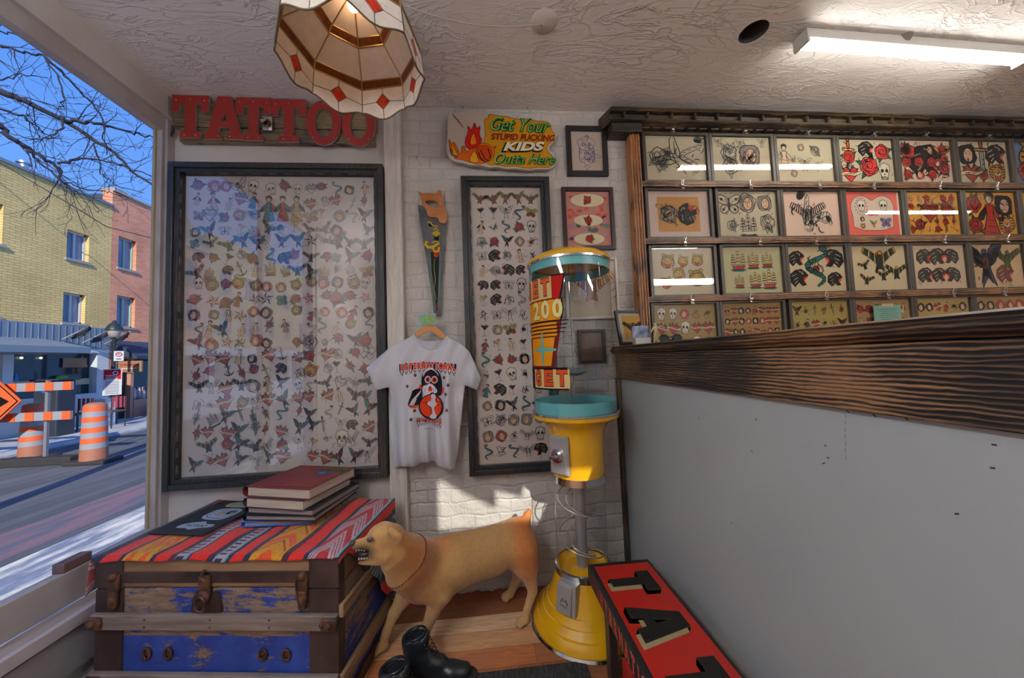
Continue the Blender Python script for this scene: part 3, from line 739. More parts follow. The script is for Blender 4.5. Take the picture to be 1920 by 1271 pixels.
b = MB(); b.box(-1.79, 8, -9, 40, GZ - 0.2, GZ); struct(b.build('ground_near_block', CONC))
b = MB(); b.box(-4.9, -4.2, 2.0, 12, GZ, GZ + 0.004); struct(b.build('ground_kerb_stripe', M('faded_red_stripe', (0.30, 0.16, 0.17), 0.8, col2=(0.14, 0.14, 0.17), ns=3, stretch=(2, .4, 1))))

def brick_mat(name, c1, c2, mort, w=0.22, h=0.07):
    m, nt, b = newmat(name)
    tc = nt.nodes.new('ShaderNodeTexCoord'); sp = nt.nodes.new('ShaderNodeSeparateXYZ'); cb = nt.nodes.new('ShaderNodeCombineXYZ')
    nt.links.new(tc.outputs['Object'], sp.inputs[0]); nt.links.new(sp.outputs['Y'], cb.inputs[0]); nt.links.new(sp.outputs['Z'], cb.inputs[1])
    br = nt.nodes.new('ShaderNodeTexBrick'); nt.links.new(cb.outputs[0], br.inputs['Vector']); br.inputs['Scale'].default_value = 1
    br.inputs['Brick Width'].default_value = w; br.inputs['Row Height'].default_value = h; br.inputs['Mortar Size'].default_value = 0.01
    br.inputs['Color1'].default_value = (*c1, 1); br.inputs['Color2'].default_value = (*c2, 1); br.inputs['Mortar'].default_value = (*mort, 1); br.inputs['Bias'].default_value = -0.2
    nt.links.new(mix(nt, 1.0, br.outputs['Color'], ramp(nt, noise_(nt, mapping(nt), 0.8, 3), [(0.3, 0.85), (0.7, 1.12)]), 'MULTIPLY'), b.inputs['Base Color'])
    b.inputs['Roughness'].default_value = 0.8; bump(nt, b, br.outputs['Fac'], -0.3, 0.01); return m
YB = brick_mat('yellow_brick', (0.80, 0.52, 0.17), (0.90, 0.62, 0.22), (0.55, 0.38, 0.15))
RB = brick_mat('orange_red_brick', (0.80, 0.24, 0.10), (0.88, 0.34, 0.17), (0.66, 0.38, 0.26))
DARKIN = M('dark_interior', (0.05, 0.06, 0.07), 0.4, col2=(0.11, 0.10, 0.08), ns=1.5)
SHOPG = M('shop_glass', (0.03, 0.045, 0.055), 0.08)
PANEW = M('window_panes', (0.16, 0.20, 0.26), 0.12, col2=(0.30, 0.34, 0.40), ns=1.2, stretch=(1, 4, 0.5))
WHITEF = M('white_window_frame', (0.55, 0.55, 0.56), 0.5); GREENF = M('pale_green_frame', (0.36, 0.46, 0.36), 0.5)
GREYS = M('grey_metal_siding', (0.20, 0.24, 0.29), 0.5); NAVY = M('navy_awning_cloth', (0.035, 0.05, 0.09), 0.7); STONE = M('stone_sill', (0.36, 0.33, 0.29), 0.8)
BX = -12.0
def facade(root, y0, y1, z0, z1, mat, wins, frame, top=None, bx=BX, name='wall'):
    loops = [[(y0, z0), (y1, z0), (y1, z1), (y0, z1)]] + [[(a, c), (b_, c), (b_, d), (a, d)] for a, b_, c, d in wins]
    from_vf(name, curve_mesh(loops, 0.3), mat, lambda v: (bx - 0.15 + v[2], v[0], v[1]), root)
    for a, b_, c, d in wins:
        q = MB(); t = 0.05
        q.box(bx - 0.17, bx - 0.1, a, a + t, c, d); q.box(bx - 0.17, bx - 0.1, b_ - t, b_, c, d); q.box(bx - 0.17, bx - 0.1, a, b_, c, c + t); q.box(bx - 0.17, bx - 0.1, a, b_, d - t, d)
        mm = (a + b_) / 2; q.box(bx - 0.16, bx - 0.11, mm - 0.03, mm + 0.03, c, d)
        w = q.build('window', frame, root)
        q = MB(); q.box(bx - 0.155, bx - 0.145, a + 0.02, b_ - 0.02, c + 0.02, d - 0.02); q.build('pane', PANEW, w)
        q = MB(); q.box(bx - 0.1, bx + 0.05, a - 0.05, b_ + 0.05, c - 0.07, c); q.build('window_sill', STONE, root)
yb = empty('yellow_brick_building', (BX - 1, 8, GZ + 0.06), 'two-storey yellow brick building with grey siding over its shop front, across the street', 'building')
facade(yb, -4.6, 12.05, 2.72, 6.75, YB, [(10.86, 11.42, 4.70, 5.55), (10.82, 11.37, 2.80, 3.68), (8.9, 9.52, 4.62, 5.66), (8.9, 9.5, 2.8, 3.7), (6.0, 6.7, 4.6, 5.6), (3.6, 4.3, 4.6, 5.6), (0.8, 1.5, 4.6, 5.6), (-2, -1.3, 4.6, 5.6)], WHITEF)
b = MB(); b.box(BX - 2.4, BX - 0.3, -4.6, 12.05, GZ + 0.06, 6.7); b.build('building_body', DARKIN, yb)
b = MB(); b.box(BX - 0.35, BX + 0.06, -4.65, 12.05, 6.75, 6.83); b.build('roof_coping', GREYS, yb)
b = MB(); b.box(BX - 0.25, BX + 0.05, -4.6, 12.05, 2.06, 2.72)
for i in range(110): b.box(BX + 0.05, BX + 0.062, -4.6 + i * 0.15, -4.6 + i * 0.15 + 0.012, 2.08, 2.70)
b.build('siding_band', GREYS, yb)
b = MB(); b.prism([(BX + 0.05, 2.3), (BX + 1.25, 2.02), (BX + 1.25, 1.86), (BX + 0.05, 1.86)], -4.6, 10.35, 'XZ'); b.build('canopy', GREYS, yb)
b = MB()
for a, c in ((9.62, 9.82), (11.72, 12.05), (8.6, 8.68), (5, 5.2), (1, 1.2)): b.box(BX - 0.2, BX + 0.02, a, c, GZ + 0.06, 2.06)
b.box(BX - 0.2, BX + 0.03, -4.6, 12.05, GZ + 0.06, 0.62); b.box(BX - 0.2, BX + 0.05, -4.6, 12.05, 0.62, 0.70); b.box(BX - 0.2, BX + 0.03, -4.6, 12.05, 1.92, 2.06)
b.build('shopfront_frame', M('pale_blue_grey_paint', (0.62, 0.66, 0.68), 0.5), yb)
b = MB(); b.box(BX - 0.22, BX - 0.2, -4.6, 12.05, 0.6, 1.95); b.build('shop_window', SHOPG, yb)
b = MB(); b.box(BX - 0.18, BX - 0.14, 9.85, 11.7, 0.98, 1.16); b.build('counter_strip', M('pale_wood_strip', (0.55, 0.48, 0.3), 0.6), yb)
b = MB(); b.prism([(9.95, 1.0), (10.12, 1.0), (10.02, 1.42)], BX - 0.165, BX - 0.155, 'YZ'); b.build('window_pennant', M('blue_yellow_cloth', (0.08, 0.22, 0.55), 0.8), yb)
b = MB(); b.sphere((BX - 0.1, 10.95, 1.22), 0.1, 10, (.6, 1.5, .6)); b.build('potted_greenery', M('bright_green_leaves', (0.10, 0.42, 0.05), 0.7, bs=30, bst=1), yb)
b = MB(); b.box(BX - 0.16, BX - 0.15, 11.0, 11.6, 1.5, 1.78); b.build('hanging_board', M('brown_board', (0.30, 0.17, 0.09), 0.7), yb)
for yy in (10.1, 10.5): 
    b = MB(); b.sphere((BX - 0.15, yy, 1.78), 0.03, 8); b.build('ceiling_lamp', emis('warm_bulb', (1, 0.8, 0.5), 3), yb)
b = MB(); b.lathe([(0.0, 0.36), (0.14, 0.34), (0.14, 0.29), (0.09, 0.28), (0.09, 0.0)], (BX - 0.35, 10.15, 6.80), 14); 
tag(b.build('roof_vent', M('galvanised_metal', (0.5, 0.52, 0.54), 0.35, 0.9), smooth=True, angle=40), 'small metal roof vent on top of the yellow brick building', 'vent')

rb = empty('red_brick_building', (BX - 1, 16, GZ + 0.06), 'orange-red brick building with pale green windows beside the yellow one', 'building')
facade(rb, 12.05, 21, 2.35, 7.3, RB, [(12.27, 12.86, 4.80, 5.86), (12.27, 12.86, 2.82, 3.86), (14.2, 14.9, 4.8, 5.86), (14.2, 14.9, 2.8, 3.86), (17, 17.8, 4.8, 5.86)], GREENF)
b = MB(); b.box(BX - 2.4, BX - 0.3, 12.05, 21, GZ + 0.06, 7.2); b.build('building_body', DARKIN, rb)
b = MB(); b.box(BX - 0.35, BX + 0.05, 12.06, 12.5, 7.3, 7.42); b.box(BX - 0.4, BX + 0.06, 12.05, 21, 7.3, 7.36); b.build('roof_coping', STONE, rb)
b = MB(); b.prism([(BX, 2.35), (BX + 0.75, 1.82), (BX + 0.75, 1.72), (BX, 1.9)], 12.15, 20, 'XZ'); b.build('awning', NAVY, rb)
b = MB(); b.box(BX - 0.2, BX + 0.02, 12.05, 12.3, GZ + 0.06, 2.35); b.box(BX - 0.2, BX + 0.02, 12.75, 12.85, GZ + 0.06, 2.35); b.box(BX - 0.2, BX + 0.05, 12.85, 21, GZ + 0.06, 0.35); b.box(BX - 0.2, BX, 12.05, 21, 1.75, 2.35); b.build('shopfront_frame', M('salmon_paint', (0.52, 0.26, 0.18), 0.6), rb)
b = MB(); b.box(BX - 0.22, BX - 0.15, 12.3, 12.75, GZ + 0.06, 1.75); b.build('entrance_door', SHOPG, rb)
b = MB(); b.box(BX - 0.22, BX - 0.15, 12.85, 21, 0.35, 1.75); b.build('shop_window', SHOPG, rb)
b = MB(); b.box(BX - 0.148, BX - 0.142, 12.36, 12.55, 0.95, 1.25); b.build('door_notice', M('white_paper', (0.6, 0.6, 0.6), 0.8), rb)
b = MB()
for i in range(7): b.lathe([(0.06, 0), (0.06, 0.3), (0.03, 0.4)], (BX - 0.08, 12.98 + 0.16 * i, 0.36), 8)
b.build('window_display', M('display_goods', (0.5, 0.5, 0.55), 0.3, col2=(0.3, 0.12, 0.1), ns=6), rb)
def text_thing(name, txt, size, col, O, U, V, N, parent, bold=0.02, sx=1.0, shear=0):
    k = Ink(O, U, V, N, step=0.001); k.text(txt, 0, 0, size, col, 1, bold=bold, sx=sx, shear=shear); return k.build(name, parent)
# hanging shop board by the door of the red building
sb = empty('hanging_shop_board', (-11.45, 12.35, 1.6), 'brown hanging shop board with a line of red lettering under the navy awning', 'sign')
b = MB(); b.box(-11.75, -11.05, 12.1, 12.14, 1.30, 1.66); b.box(-11.98, -11.75, 12.11, 12.13, 1.6, 1.62); b.build('board', M('brown_board', (0.30, 0.17, 0.09), 0.7), sb)
k = Ink((-11.4, 12.1, 1.48), (1, 0, 0), (0, 0, 1), (0, -1, 0), step=0.002)
for i in range(9): k.poly([(-0.3 + i * 0.065, 0.03), (-0.25 + i * 0.065, 0.03), (-0.25 + i * 0.065, 0.09), (-0.3 + i * 0.065, 0.09)], (0.75, 0.2, 0.15))
for i in range(7): k.poly([(-0.24 + i * 0.065, -0.08), (-0.2 + i * 0.065, -0.08), (-0.2 + i * 0.065, -0.04), (-0.24 + i * 0.065, -0.04)], (0.85, 0.82, 0.75))
k.build('lettering', sb)

# other facades further down the street (they show in the glass of the big picture frame)
for nm, y0, y1, z1, mat, lab in (('mansard_building', -12.2, -7.9, 6.4, RB, 'red brick house with a slate mansard roof further down the street'), ('ochre_brick_building', -21, -12.2, 7.4, YB, 'ochre brick building beyond the mansard house down the street'), ('brick_row_building', -30, -21, 6.0, RB, 'low red brick row building at the far end of the street')):
    r = empty(nm, (BX - 1, (y0 + y1) / 2, GZ + 0.06), lab, 'building')
    ws_ = []
    yy = y0 + 0.7
    while yy < y1 - 1.0:
        ws_ += [(yy, yy + 0.75, 3.0, 4.1), (yy, yy + 0.75, 4.9, 5.9)] if z1 > 6.2 else [(yy, yy + 0.75, 3.0, 4.1)]
        yy += 1.7
    facade(r, y0, y1, 2.3, z1, mat, ws_, WHITEF)
    b = MB(); b.box(BX - 2.4, BX - 0.3, y0, y1, GZ + 0.06, z1 - 0.1); b.build('building_body', DARKIN, r)
    b = MB(); b.box(BX - 0.2, BX + 0.02, y0, y1, GZ + 0.06, 0.5); b.box(BX - 0.2, BX + 0.03, y0, y1, 1.9, 2.3); b.box(BX - .2, BX, y1 - 0.3, y1, 0, 2.3); b.box(BX - .2, BX, y0 + 2.3, y0 + 2.5, 0, 2.3); b.build('shopfront_frame', M('pale_blue_grey_paint', (0.62, 0.66, 0.68), 0.5), r)
    b = MB(); b.box(BX - 0.22, BX - 0.18, y0, y1, 0.5, 1.95); b.build('shop_window', SHOPG, r)
    if nm == 'mansard_building':
        b = MB(); b.prism([(BX + 0.1, z1), (BX - 0.9, z1 + 1.6), (BX - 2.4, z1 + 1.6), (BX - 2.4, z1)], y0, y1, 'XZ'); b.build('roof', M('slate_roof', (0.16, 0.18, 0.2), 0.7, bs=20), r)

# flags over the shop front
def flag(py, pz, label, col, fold):
    r = empty('flag', (BX + 0.075, py, pz), label, 'flag', None)
    b = MB(); tip = (BX + 0.55, py + 0.30, pz + 0.42); b.tube([(BX + 0.075, py, pz), tip], 0.014, 6); b.build('flag_pole', M('aluminium_pole', (0.5, 0.5, 0.5), 0.4, 0.6), r)
    b = MB()
    A = Vector((BX + 0.06, py, pz)); Bv = Vector(tip)
    b.grid(lambda u, v: A.lerp(Bv, 0.35 + 0.6 * u) + Vector((0.04 * math.sin(u * 9 + v * 4), 0.05 * math.sin(v * 7 + u * 5), -0.24 * v * (0.6 + fold * u))), 10, 8)
    b.build('flag_cloth', col, r, smooth=True)
flag(10.75, 2.30, 'dark folded flag on a pole, leftmost of the three over the shop front', M('black_flag', (0.03, 0.03, 0.04), 0.8), 0.3)
flag(11.25, 2.22, 'dark and yellow striped flag on the middle pole over the shop front', M('dark_yellow_flag', (0.045, 0.055, 0.09), 0.8, col2=(0.6, 0.42, 0.05), ns=1.2, lo=0.58, hi=0.62), 0.5)
flag(11.85, 2.22, 'small dark flag half hidden behind the street lantern', M('black_flag', (0.03, 0.03, 0.04), 0.8), 0.2)

# street lantern with parking signs
sl = empty('street_lantern', (-11.25, 11.45, GZ + 0.06), 'black street lamp post with a bell lantern, carrying two parking signs', 'street lamp')
LX, LY = -11.25, 11.45
POSTM = M('black_cast_iron', (0.035, 0.045, 0.05), 0.45, 0.3)
b = MB(); b.lathe([(0.12, 0), (0.12, 0.65), (0.10, 0.7), (0.05, 0.75), (0.045, 2.55), (0.07, 2.6), (0.0, 2.62)], (LX, LY, GZ + 0.06), 12); b.build('lamp_pole', POSTM, sl, smooth=True, angle=40)
b = MB(); b.lathe([(0.0, 0.0), (0.12, 0.04), (0.15, 0.22), (0.15, 0.26)], (LX, LY, 2.36), 14); b.build('lamp_globe', M('frosted_glass', (0.42, 0.36, 0.30), 0.3), sl, smooth=True)
b = MB(); b.lathe([(0.2, 0.24), (0.19, 0.29), (0.12, 0.42), (0.05, 0.48), (0.05, 0.52), (0.0, 0.56)], (LX, LY, 2.36), 14); b.build('lamp_hood', POSTM, sl, smooth=True, angle=40)
def facing_sign(name, cx, cy, cz, w, h, mat, parent):
    d = Vector((0 - cx, 0 - cy, 0)).normalized(); s = Vector((0, 0, 1)).cross(d) * -1
    b = MB(); b.obox((cx, cy, cz), s * (w / 2), d * 0.006, Vector((0, 0, h / 2))); o = b.build(name, mat, parent)
    return Ink(Vector((cx, cy, cz)) + d * 0.008, s * -1 if s.x < 0 else s, (0, 0, 1), d, step=0.002)
SIGNW = M('white_sign_plate', (0.62, 0.60, 0.60), 0.5)
sx_, sy_ = LX + 0.09, LY - 0.09
k = facing_sign('parking_sign', sx_ + 0.14, sy_, 1.80, 0.20, 0.30, SIGNW, sl)
k.ell(0, 0.05, 0.06, 0.06, None, 1, 12, line=True, lw=0.02, lcol=(0.75, 0.15, 0.15)); k.text('P', 0, 0.05, 0.09, (0.1, 0.1, 0.1), 1); k.stroke([(-0.05, -0.09), (0.05, -0.09)], 0.03, (0.3, 0.3, 0.3), 1); k.build('printed_symbol', sl)
k = facing_sign('notice_board', sx_, sy_ - 0.02, 1.02, 0.38, 0.78, SIGNW, sl)
k.poly([(-0.17, 0.08), (0.17, 0.08), (0.17, 0.37), (-0.17, 0.37)], (0.78, 0.12, 0.16), 0); k.ell(0.06, 0.27, 0.05, 0.05, None, 1, 12, line=True, lw=0.02, lcol=(0.9, 0.85, 0.85))
for i in range(3): k.stroke([(-0.13, 0.2 - 0.05 * i), (0.1, 0.2 - 0.05 * i)], 0.02, (0.88, 0.8, 0.8), 2, taper=False)
for i in range(9): k.stroke([(-0.14, 0.02 - 0.045 * i), (0.13, 0.02 - 0.045 * i)], 0.012, (0.45, 0.45, 0.5), 2, taper=False)
k.build('printed_notice', sl)

# construction drums, barricade and arrow sign
ORNG = M('orange_plastic', (0.85, 0.13, 0.03), 0.5); BROWNB = M('faded_orange_plastic', (0.42, 0.16, 0.09), 0.6); SILV = M('grey_reflective_tape', (0.33, 0.33, 0.36), 0.4); RUB = M('black_rubber', (0.04, 0.035, 0.035), 0.8)
def drum(x, y, label):
    r = empty('traffic_drum', (x, y, GZ), label, 'traffic drum', 'striped traffic drums in the road')
    b = MB(); b.box(x - 0.33, x + 0.33, y - 0.18, y + 0.18, GZ, GZ + 0.07, 0.02); b.build('rubber_base', RUB, r)
    H = 1.0; rr = lambda t: 0.175 - 0.03 * t; z = GZ + 0.07
    b = MB(); b.lathe([(rr(0), 0), (rr(0.2), 0.2)], (x, y, z), 20); b.build('drum_foot', BROWNB, r, smooth=True)
    for i in range(8):
        t0, t1 = 0.2 + 0.0925 * i, 0.2 + 0.0925 * (i + 1)
        b = MB(); b.lathe([(rr(t0), t0 * H), (rr(t1), t1 * H)], (x, y, z), 20); b.build('stripe', SILV if i % 2 == 0 else ORNG, r, smooth=True)
    b = MB(); b.lathe([(rr(0.94), 0.94), (rr(1) - 0.01, 0.97), (0.08, 1.0), (0, 1.0)], (x, y, z), 20); b.build('drum_top', BROWNB, r, smooth=True)
drum(-6.98, 6.82, 'orange and silver striped traffic drum nearest the window edge')
drum(-8.62, 7.38, 'orange and silver striped traffic drum behind the barricade boards')
br = empty('road_barricade', (-8.0, 6.95, GZ), 'road barricade with two orange and silver striped boards on one post', 'barricade')
b = MB(); b.box(-8.65, -7.35, 6.8, 7.0, GZ, GZ + 0.14, 0.02); b.build('barricade_base', RUB, br)
b = MB(); b.box(-7.93, -7.88, 6.93, 6.97, GZ, 1.2); b.box(-9.6, -9.55, 6.93, 6.97, GZ, 1.2); b.build('barricade_post', M('grey_post', (0.2, 0.2, 0.22), 0.5), br)
for zc in (1.09, 0.56):
    b = MB(); b.box(-11.0, -7.45, 6.89, 6.92, zc - 0.075, zc + 0.075); pl = b.build('board', SILV, br)
    b = MB()
    for i in range(12): b.box(-7.45 - 0.14 - i * 0.3, -7.45 - i * 0.3, 6.88, 6.891, zc - 0.075, zc + 0.075)
    b.build('stripe', ORNG, pl)
ar = empty('detour_arrow_sign', (-8.72, 6.75, GZ), 'orange diamond road sign with a black arrow pointing right', 'sign')
b = MB(); s_ = 0.62; b.prism([(-8.72 - s_, 0.86), (-8.72, 0.86 + s_), (-8.72 + s_, 0.86), (-8.72, 0.86 - s_)], 6.75, 6.77); b.build('sign_plate', ORNG, ar)
b = MB(); b.box(-8.97, -8.93, 6.77, 6.80, GZ, 1.2); b.box(-9.3, -8.7, 6.62, 6.79, GZ, GZ + 0.05); b.build('sign_post', M('grey_post', (0.2, 0.2, 0.22), 0.5), ar)
k = Ink((-8.72, 6.75, 0.86), step=0.003); k.poly([(-0.4, 0.06), (0.12, 0.06), (0.12, 0.2), (0.44, 0), (0.12, -0.2), (0.12, -0.06), (-0.4, -0.06)], (0.05, 0.05, 0.05), 1)
k.stroke([(-0.57, 0), (0, 0.57), (0.57, 0), (0, -0.57)], 0.025, (0.08, 0.05, 0.04), 1, closed=True); k.build('arrow', ar)
# black bin, patio chairs, planter
bn = empty('dark_bin', (-10.9, 9.75, GZ + 0.06), 'tall dark bin with a round blue sticker in front of the shop', 'bin')
b = MB(); b.box(-11.2, -10.65, 9.55, 9.95, GZ + 0.06, 1.15, 0.03); b.box(-11.24, -10.6, 9.5, 10.0, 1.15, 1.2, 0.01); b.build('bin_body', M('dark_bin_plastic', (0.03, 0.035, 0.045), 0.5), bn)
k = Ink((-10.93, 9.55, 0.95), step=0.003); k.ell(0, 0, 0.1, 0.1, (0.12, 0.35, 0.75), 1, 14); k.build('blue_sticker', bn)
for i, (cx, cy) in enumerate(((-10.95, 10.28), (-10.45, 10.62))):
    ch = empty('patio_chair', (cx, cy, GZ + 0.06), ['red-slatted patio chair next to the dark bin', 'red-slatted patio chair standing nearer the street lamp'][i], 'chair')
    b = MB(); b.box(cx - 0.2, cx + 0.2, cy - 0.2, cy + 0.2, 0.2, 0.24); b.build('seat', M('chair_brown', (0.16, 0.08, 0.05), 0.6), ch)
    b = MB()
    for j in range(4): b.box(cx - 0.2 + j * 0.11, cx - 0.14 + j * 0.11, cy + 0.18, cy + 0.2, 0.3, 0.62)
    b.build('backrest', M('chair_red', (0.38, 0.05, 0.07), 0.6), ch)
    for sx in (-1, 1):
        for sy in (-1, 1):
            b = MB(); b.tube([(cx + sx * 0.18, cy + sy * 0.18, GZ + 0.06), (cx + sx * 0.18, cy + sy * 0.18, 0.62 if sy > 0 else 0.22)], 0.014, 6); b.build('leg', POSTM, ch)
b = MB(); b.lathe([(0.22, 0), (0.32, 0.05), (0.34, 0.3), (0.30, 0.42), (0.0, 0.43)], (-11.4, 13.3, GZ + 0.06), 12); tag(b.build('boulder_planter', M('brown_stone', (0.22, 0.13, 0.09), 0.9, bs=8, bst=0.8), smooth=True), 'squat brown planter on the far sidewalk below the navy awning', 'planter')
bx_ = MB(); bx_.box(-11.3, -10.95, 10.95, 11.25, GZ + 0.06, 0.55, 0.02); tag(bx_.build('newspaper_box', M('white_box_paint', (0.6, 0.6, 0.6), 0.4)), 'white newspaper box at the foot of the street lamp', 'box')

# bare street tree: limbs follow the photo, twigs grow from them
TREE = M('dark_bark', (0.035, 0.032, 0.045), 0.9)
tr = empty('bare_street_tree', (-5.6, 3.4, GZ + 0.03), 'bare dark street tree spreading leafless branches across the blue sky', 'tree')
rg = random.Random(11)
def limb(pxs, y0, y1, r0, r1):
    pts = []
    n = len(pxs)
    for i, (a, c) in enumerate(pxs): pts.append(P(a, c, 1, y0 + (y1 - y0) * i / (n - 1)))
    out = []
    for i in range(n - 1):
        for t in range(5): out.append(pts[i].lerp(pts[i + 1], t / 5) + Vector((rg.uniform(-1, 1), rg.uniform(-1, 1), rg.uniform(-1, 1))) * 0.018)
    out.append(pts[-1]); return out, [r0 + (r1 - r0) * i / (len(out) - 1) for i in range(len(out))]
LIMBS = [
    ([(-260, 40), (-120, 120), (0, 172), (60, 195), (120, 225), (200, 275), (240, 312), (290, 352)], 4.2, 4.8, 0.045, 0.010),
    ([(120, 225), (160, 228), (200, 234), (250, 250), (300, 258)], 4.5, 4.7, 0.022, 0.008),
    ([(-200, 90), (-60, 190), (0, 235), (25, 262), (50, 277), (80, 295), (108, 310), (118, 340), (140, 365)], 4.0, 4.5, 0.035, 0.008),
    ([(108, 308), (150, 298), (200, 300), (250, 320), (290, 330)], 4.4, 4.6, 0.014, 0.006),
    ([(-90, 60), (-20, 80), (40, 95), (85, 105), (110, 150), (122, 190), (110, 200)], 4.0, 4.3, 0.014, 0.005),
    ([(85, 105), (120, 140), (160, 180), (190, 220), (195, 260), (200, 290)], 4.2, 4.6, 0.014, 0.005),
    ([(-60, 150), (0, 148), (40, 142), (90, 146)], 4.0, 4.4, 0.010, 0.004),
    ([(0, 205), (40, 215), (62, 232), (80, 250), (130, 268)], 4.1, 4.5, 0.012, 0.004),
    ([(50, 277), (75, 305), (110, 335), (150, 352), (200, 360), (230, 368)], 4.1, 4.6, 0.013, 0.004),
    ([(118, 222), (115, 245), (95, 258), (60, 262), (20, 250)], 4.4, 4.1, 0.012, 0.004),
    ([(-30, 55), (20, 60), (60, 75), (100, 92)], 4.0, 4.2, 0.010, 0.004),
    ([(150, 245), (175, 265), (185, 300), (190, 325), (215, 345), (270, 362)], 4.4, 4.6, 0.010, 0.004),
]
tips = []
bb = MB(); bb.tube([(-5.6, 3.4, GZ + 0.03), (-5.65, 3.45, 1.2), (-5.85, 3.6, 2.6), (-5.9, 3.8, 3.4)], [0.13, 0.11, 0.09, 0.06], 10)
hub = Vector((-5.85, 3.6, 2.6))
for pxs, y0, y1, r0, r1 in LIMBS[:3:2] + [LIMBS[4]]:
    st = P(*pxs[0], 1, y0); bb.tube([hub, hub.lerp(st, 0.5) + Vector((0, 0, 0.15)), st], [0.05, 0.045, r0], 8)
bb.build('trunk', TREE, tr, smooth=True)
tw = MB()
for pxs, y0, y1, r0, r1 in LIMBS:
    pts, rr = limb(pxs, y0, y1, r0, r1)
    b = MB(); b.tube(pts, rr, 7); b.build('branch', TREE, tr, smooth=True)
    tips.append((pts, rr))
def twig(p, d, L, r, depth):
    n = max(3, int(L / 0.09)); pts = [p]; q = p.copy(); dd = d.copy()
    for i in range(n):
        dd = (dd + Vector((rg.gauss(0, .16), rg.gauss(0, .12), rg.gauss(0, .16) + 0.01))).normalized(); q = q + dd * (L / n); pts.append(q.copy())
        if depth > 0 and rg.random() < 0.62:
            a = (dd + Vector((rg.gauss(0, .6), rg.gauss(0, .3), rg.gauss(0, .6)))).normalized(); twig(q.copy(), a, L * rg.uniform(0.3, 0.6), r * 0.6, depth - 1)
    tw.tube(pts, [max(0.0018, r * (1 - i / (len(pts)))) for i in range(len(pts))], 4, caps=False)
for pts, rr in tips:
    for i in range(3, len(pts), 3):
        d = (pts[min(i + 1, len(pts) - 1)] - pts[i - 1]).normalized()
        a = (d + Vector((rg.gauss(0, .7), rg.gauss(0, .25), rg.gauss(0, .7)))).normalized()
        twig(pts[i].copy(), a, rg.uniform(0.25, 0.6), min(rr[i] * 0.5, 0.006), 2)
tw.build('twigs', TREE, tr, recalc=False)['kind'] = 'stuff'
# wires strung along the facades
b = MB(); b.tube([P(-200, 230, 1, 8.5), P(0, 305, 1, 8.8), P(135, 385, 1, 9.4), P(200, 425, 1, 10.0), P(300, 450, 1, 10.8)], 0.012, 5); tag(b.build('street_cable', RUB), 'thin black cable sagging across the yellow brick facade', 'cable')
# ------------------------------------------------------------------ lamps of the room and added fill strips
def fluoro(cx, cy, label, ang=0.0, L=1.30, z=CZ, e=7.5):
    r = empty('fluorescent_light', (cx, cy, z), label, 'ceiling light', None)
    c, s = math.cos(ang), math.sin(ang); ax = Vector((c, s, 0)); ay = Vector((-s, c, 0))
    b = MB(); b.obox((cx, cy, z - 0.025), ax * (L / 2), ay * 0.03, Vector((0, 0, 0.024)), 0.004); b.obox(Vector((cx, cy, z - 0.045)) - ax * (L / 2), ax * 0.006, ay * 0.037, Vector((0, 0, 0.03))); b.obox(Vector((cx, cy, z - 0.045)) + ax * (L / 2), ax * 0.006, ay * 0.037, Vector((0, 0, 0.03)))
    b.build('housing', M('white_enamel', (0.62, 0.60, 0.55), 0.4), r)
    for o in (-0.013, 0.013):
        b = MB(); p0 = Vector((cx, cy, z - 0.062)) - ax * (L / 2 - 0.01) + ay * o; p1 = Vector((cx, cy, z - 0.062)) + ax * (L / 2 - 0.01) + ay * o
        b.tube([p0, p1], 0.0105, 12); b.build('lamp_tube', emis('lit_tube_%d' % int(e), (1.0, 0.95, 0.86), e), r, smooth=True)
    return r
fluoro(2.23, 1.46, 'lit twin-tube fluorescent fixture on the troweled ceiling', 0.03, e=30)
fluoro(2.4, -0.55, 'lit twin-tube fluorescent fixture over the work area behind the camera', e=30)
fluoro(4.9, 0.6, 'lit twin-tube fluorescent fixture far down the room', e=30)
# unseen strip lights added behind the camera to brighten the room and ceiling
def strip(cx, cy, z, L, label, e, ang=0.0):
    r = empty('added_fill_strip', (cx, cy, z), label, 'ceiling light'); ax = Vector((math.cos(ang), math.sin(ang), 0))
    b = MB(); b.obox((cx, cy, z), ax * (L / 2), Vector((-ax.y, ax.x, 0)) * 0.012, Vector((0, 0, 0.012))); b.build('spine_bar', M('white_enamel', (0.62, 0.60, 0.55), 0.4), r)
    for s_ in (-1, 1):
        b = MB(); b.tube([Vector((cx, cy, z)) + ax * (s_ * L * .4), Vector((cx, cy, CZ)) + ax * (s_ * L * .4)], 0.004, 6); b.build('hanging_rod', M('white_enamel', (0.62, 0.60, 0.55), 0.4), r)
        b = MB(); o = Vector((-ax.y, ax.x, 0)) * 0.05 * s_; b.tube([Vector((cx, cy, z)) - ax * (L / 2) + o, Vector((cx, cy, z)) + ax * (L / 2) + o], 0.036, 16); b.build('lamp_tube', emis('lit_tube_%d' % int(e), (0.95, 0.98, 1.0), e), r, smooth=True)
strip(-0.93, -0.35, 2.25, 1.1, 'unseen twin-tube strip light added behind the camera to brighten room and ceiling', 40, math.pi / 2)
strip(3.0, -1.0, 2.35, 1.2, 'unseen twin-tube strip light added to brighten the far side of the counter', 40)

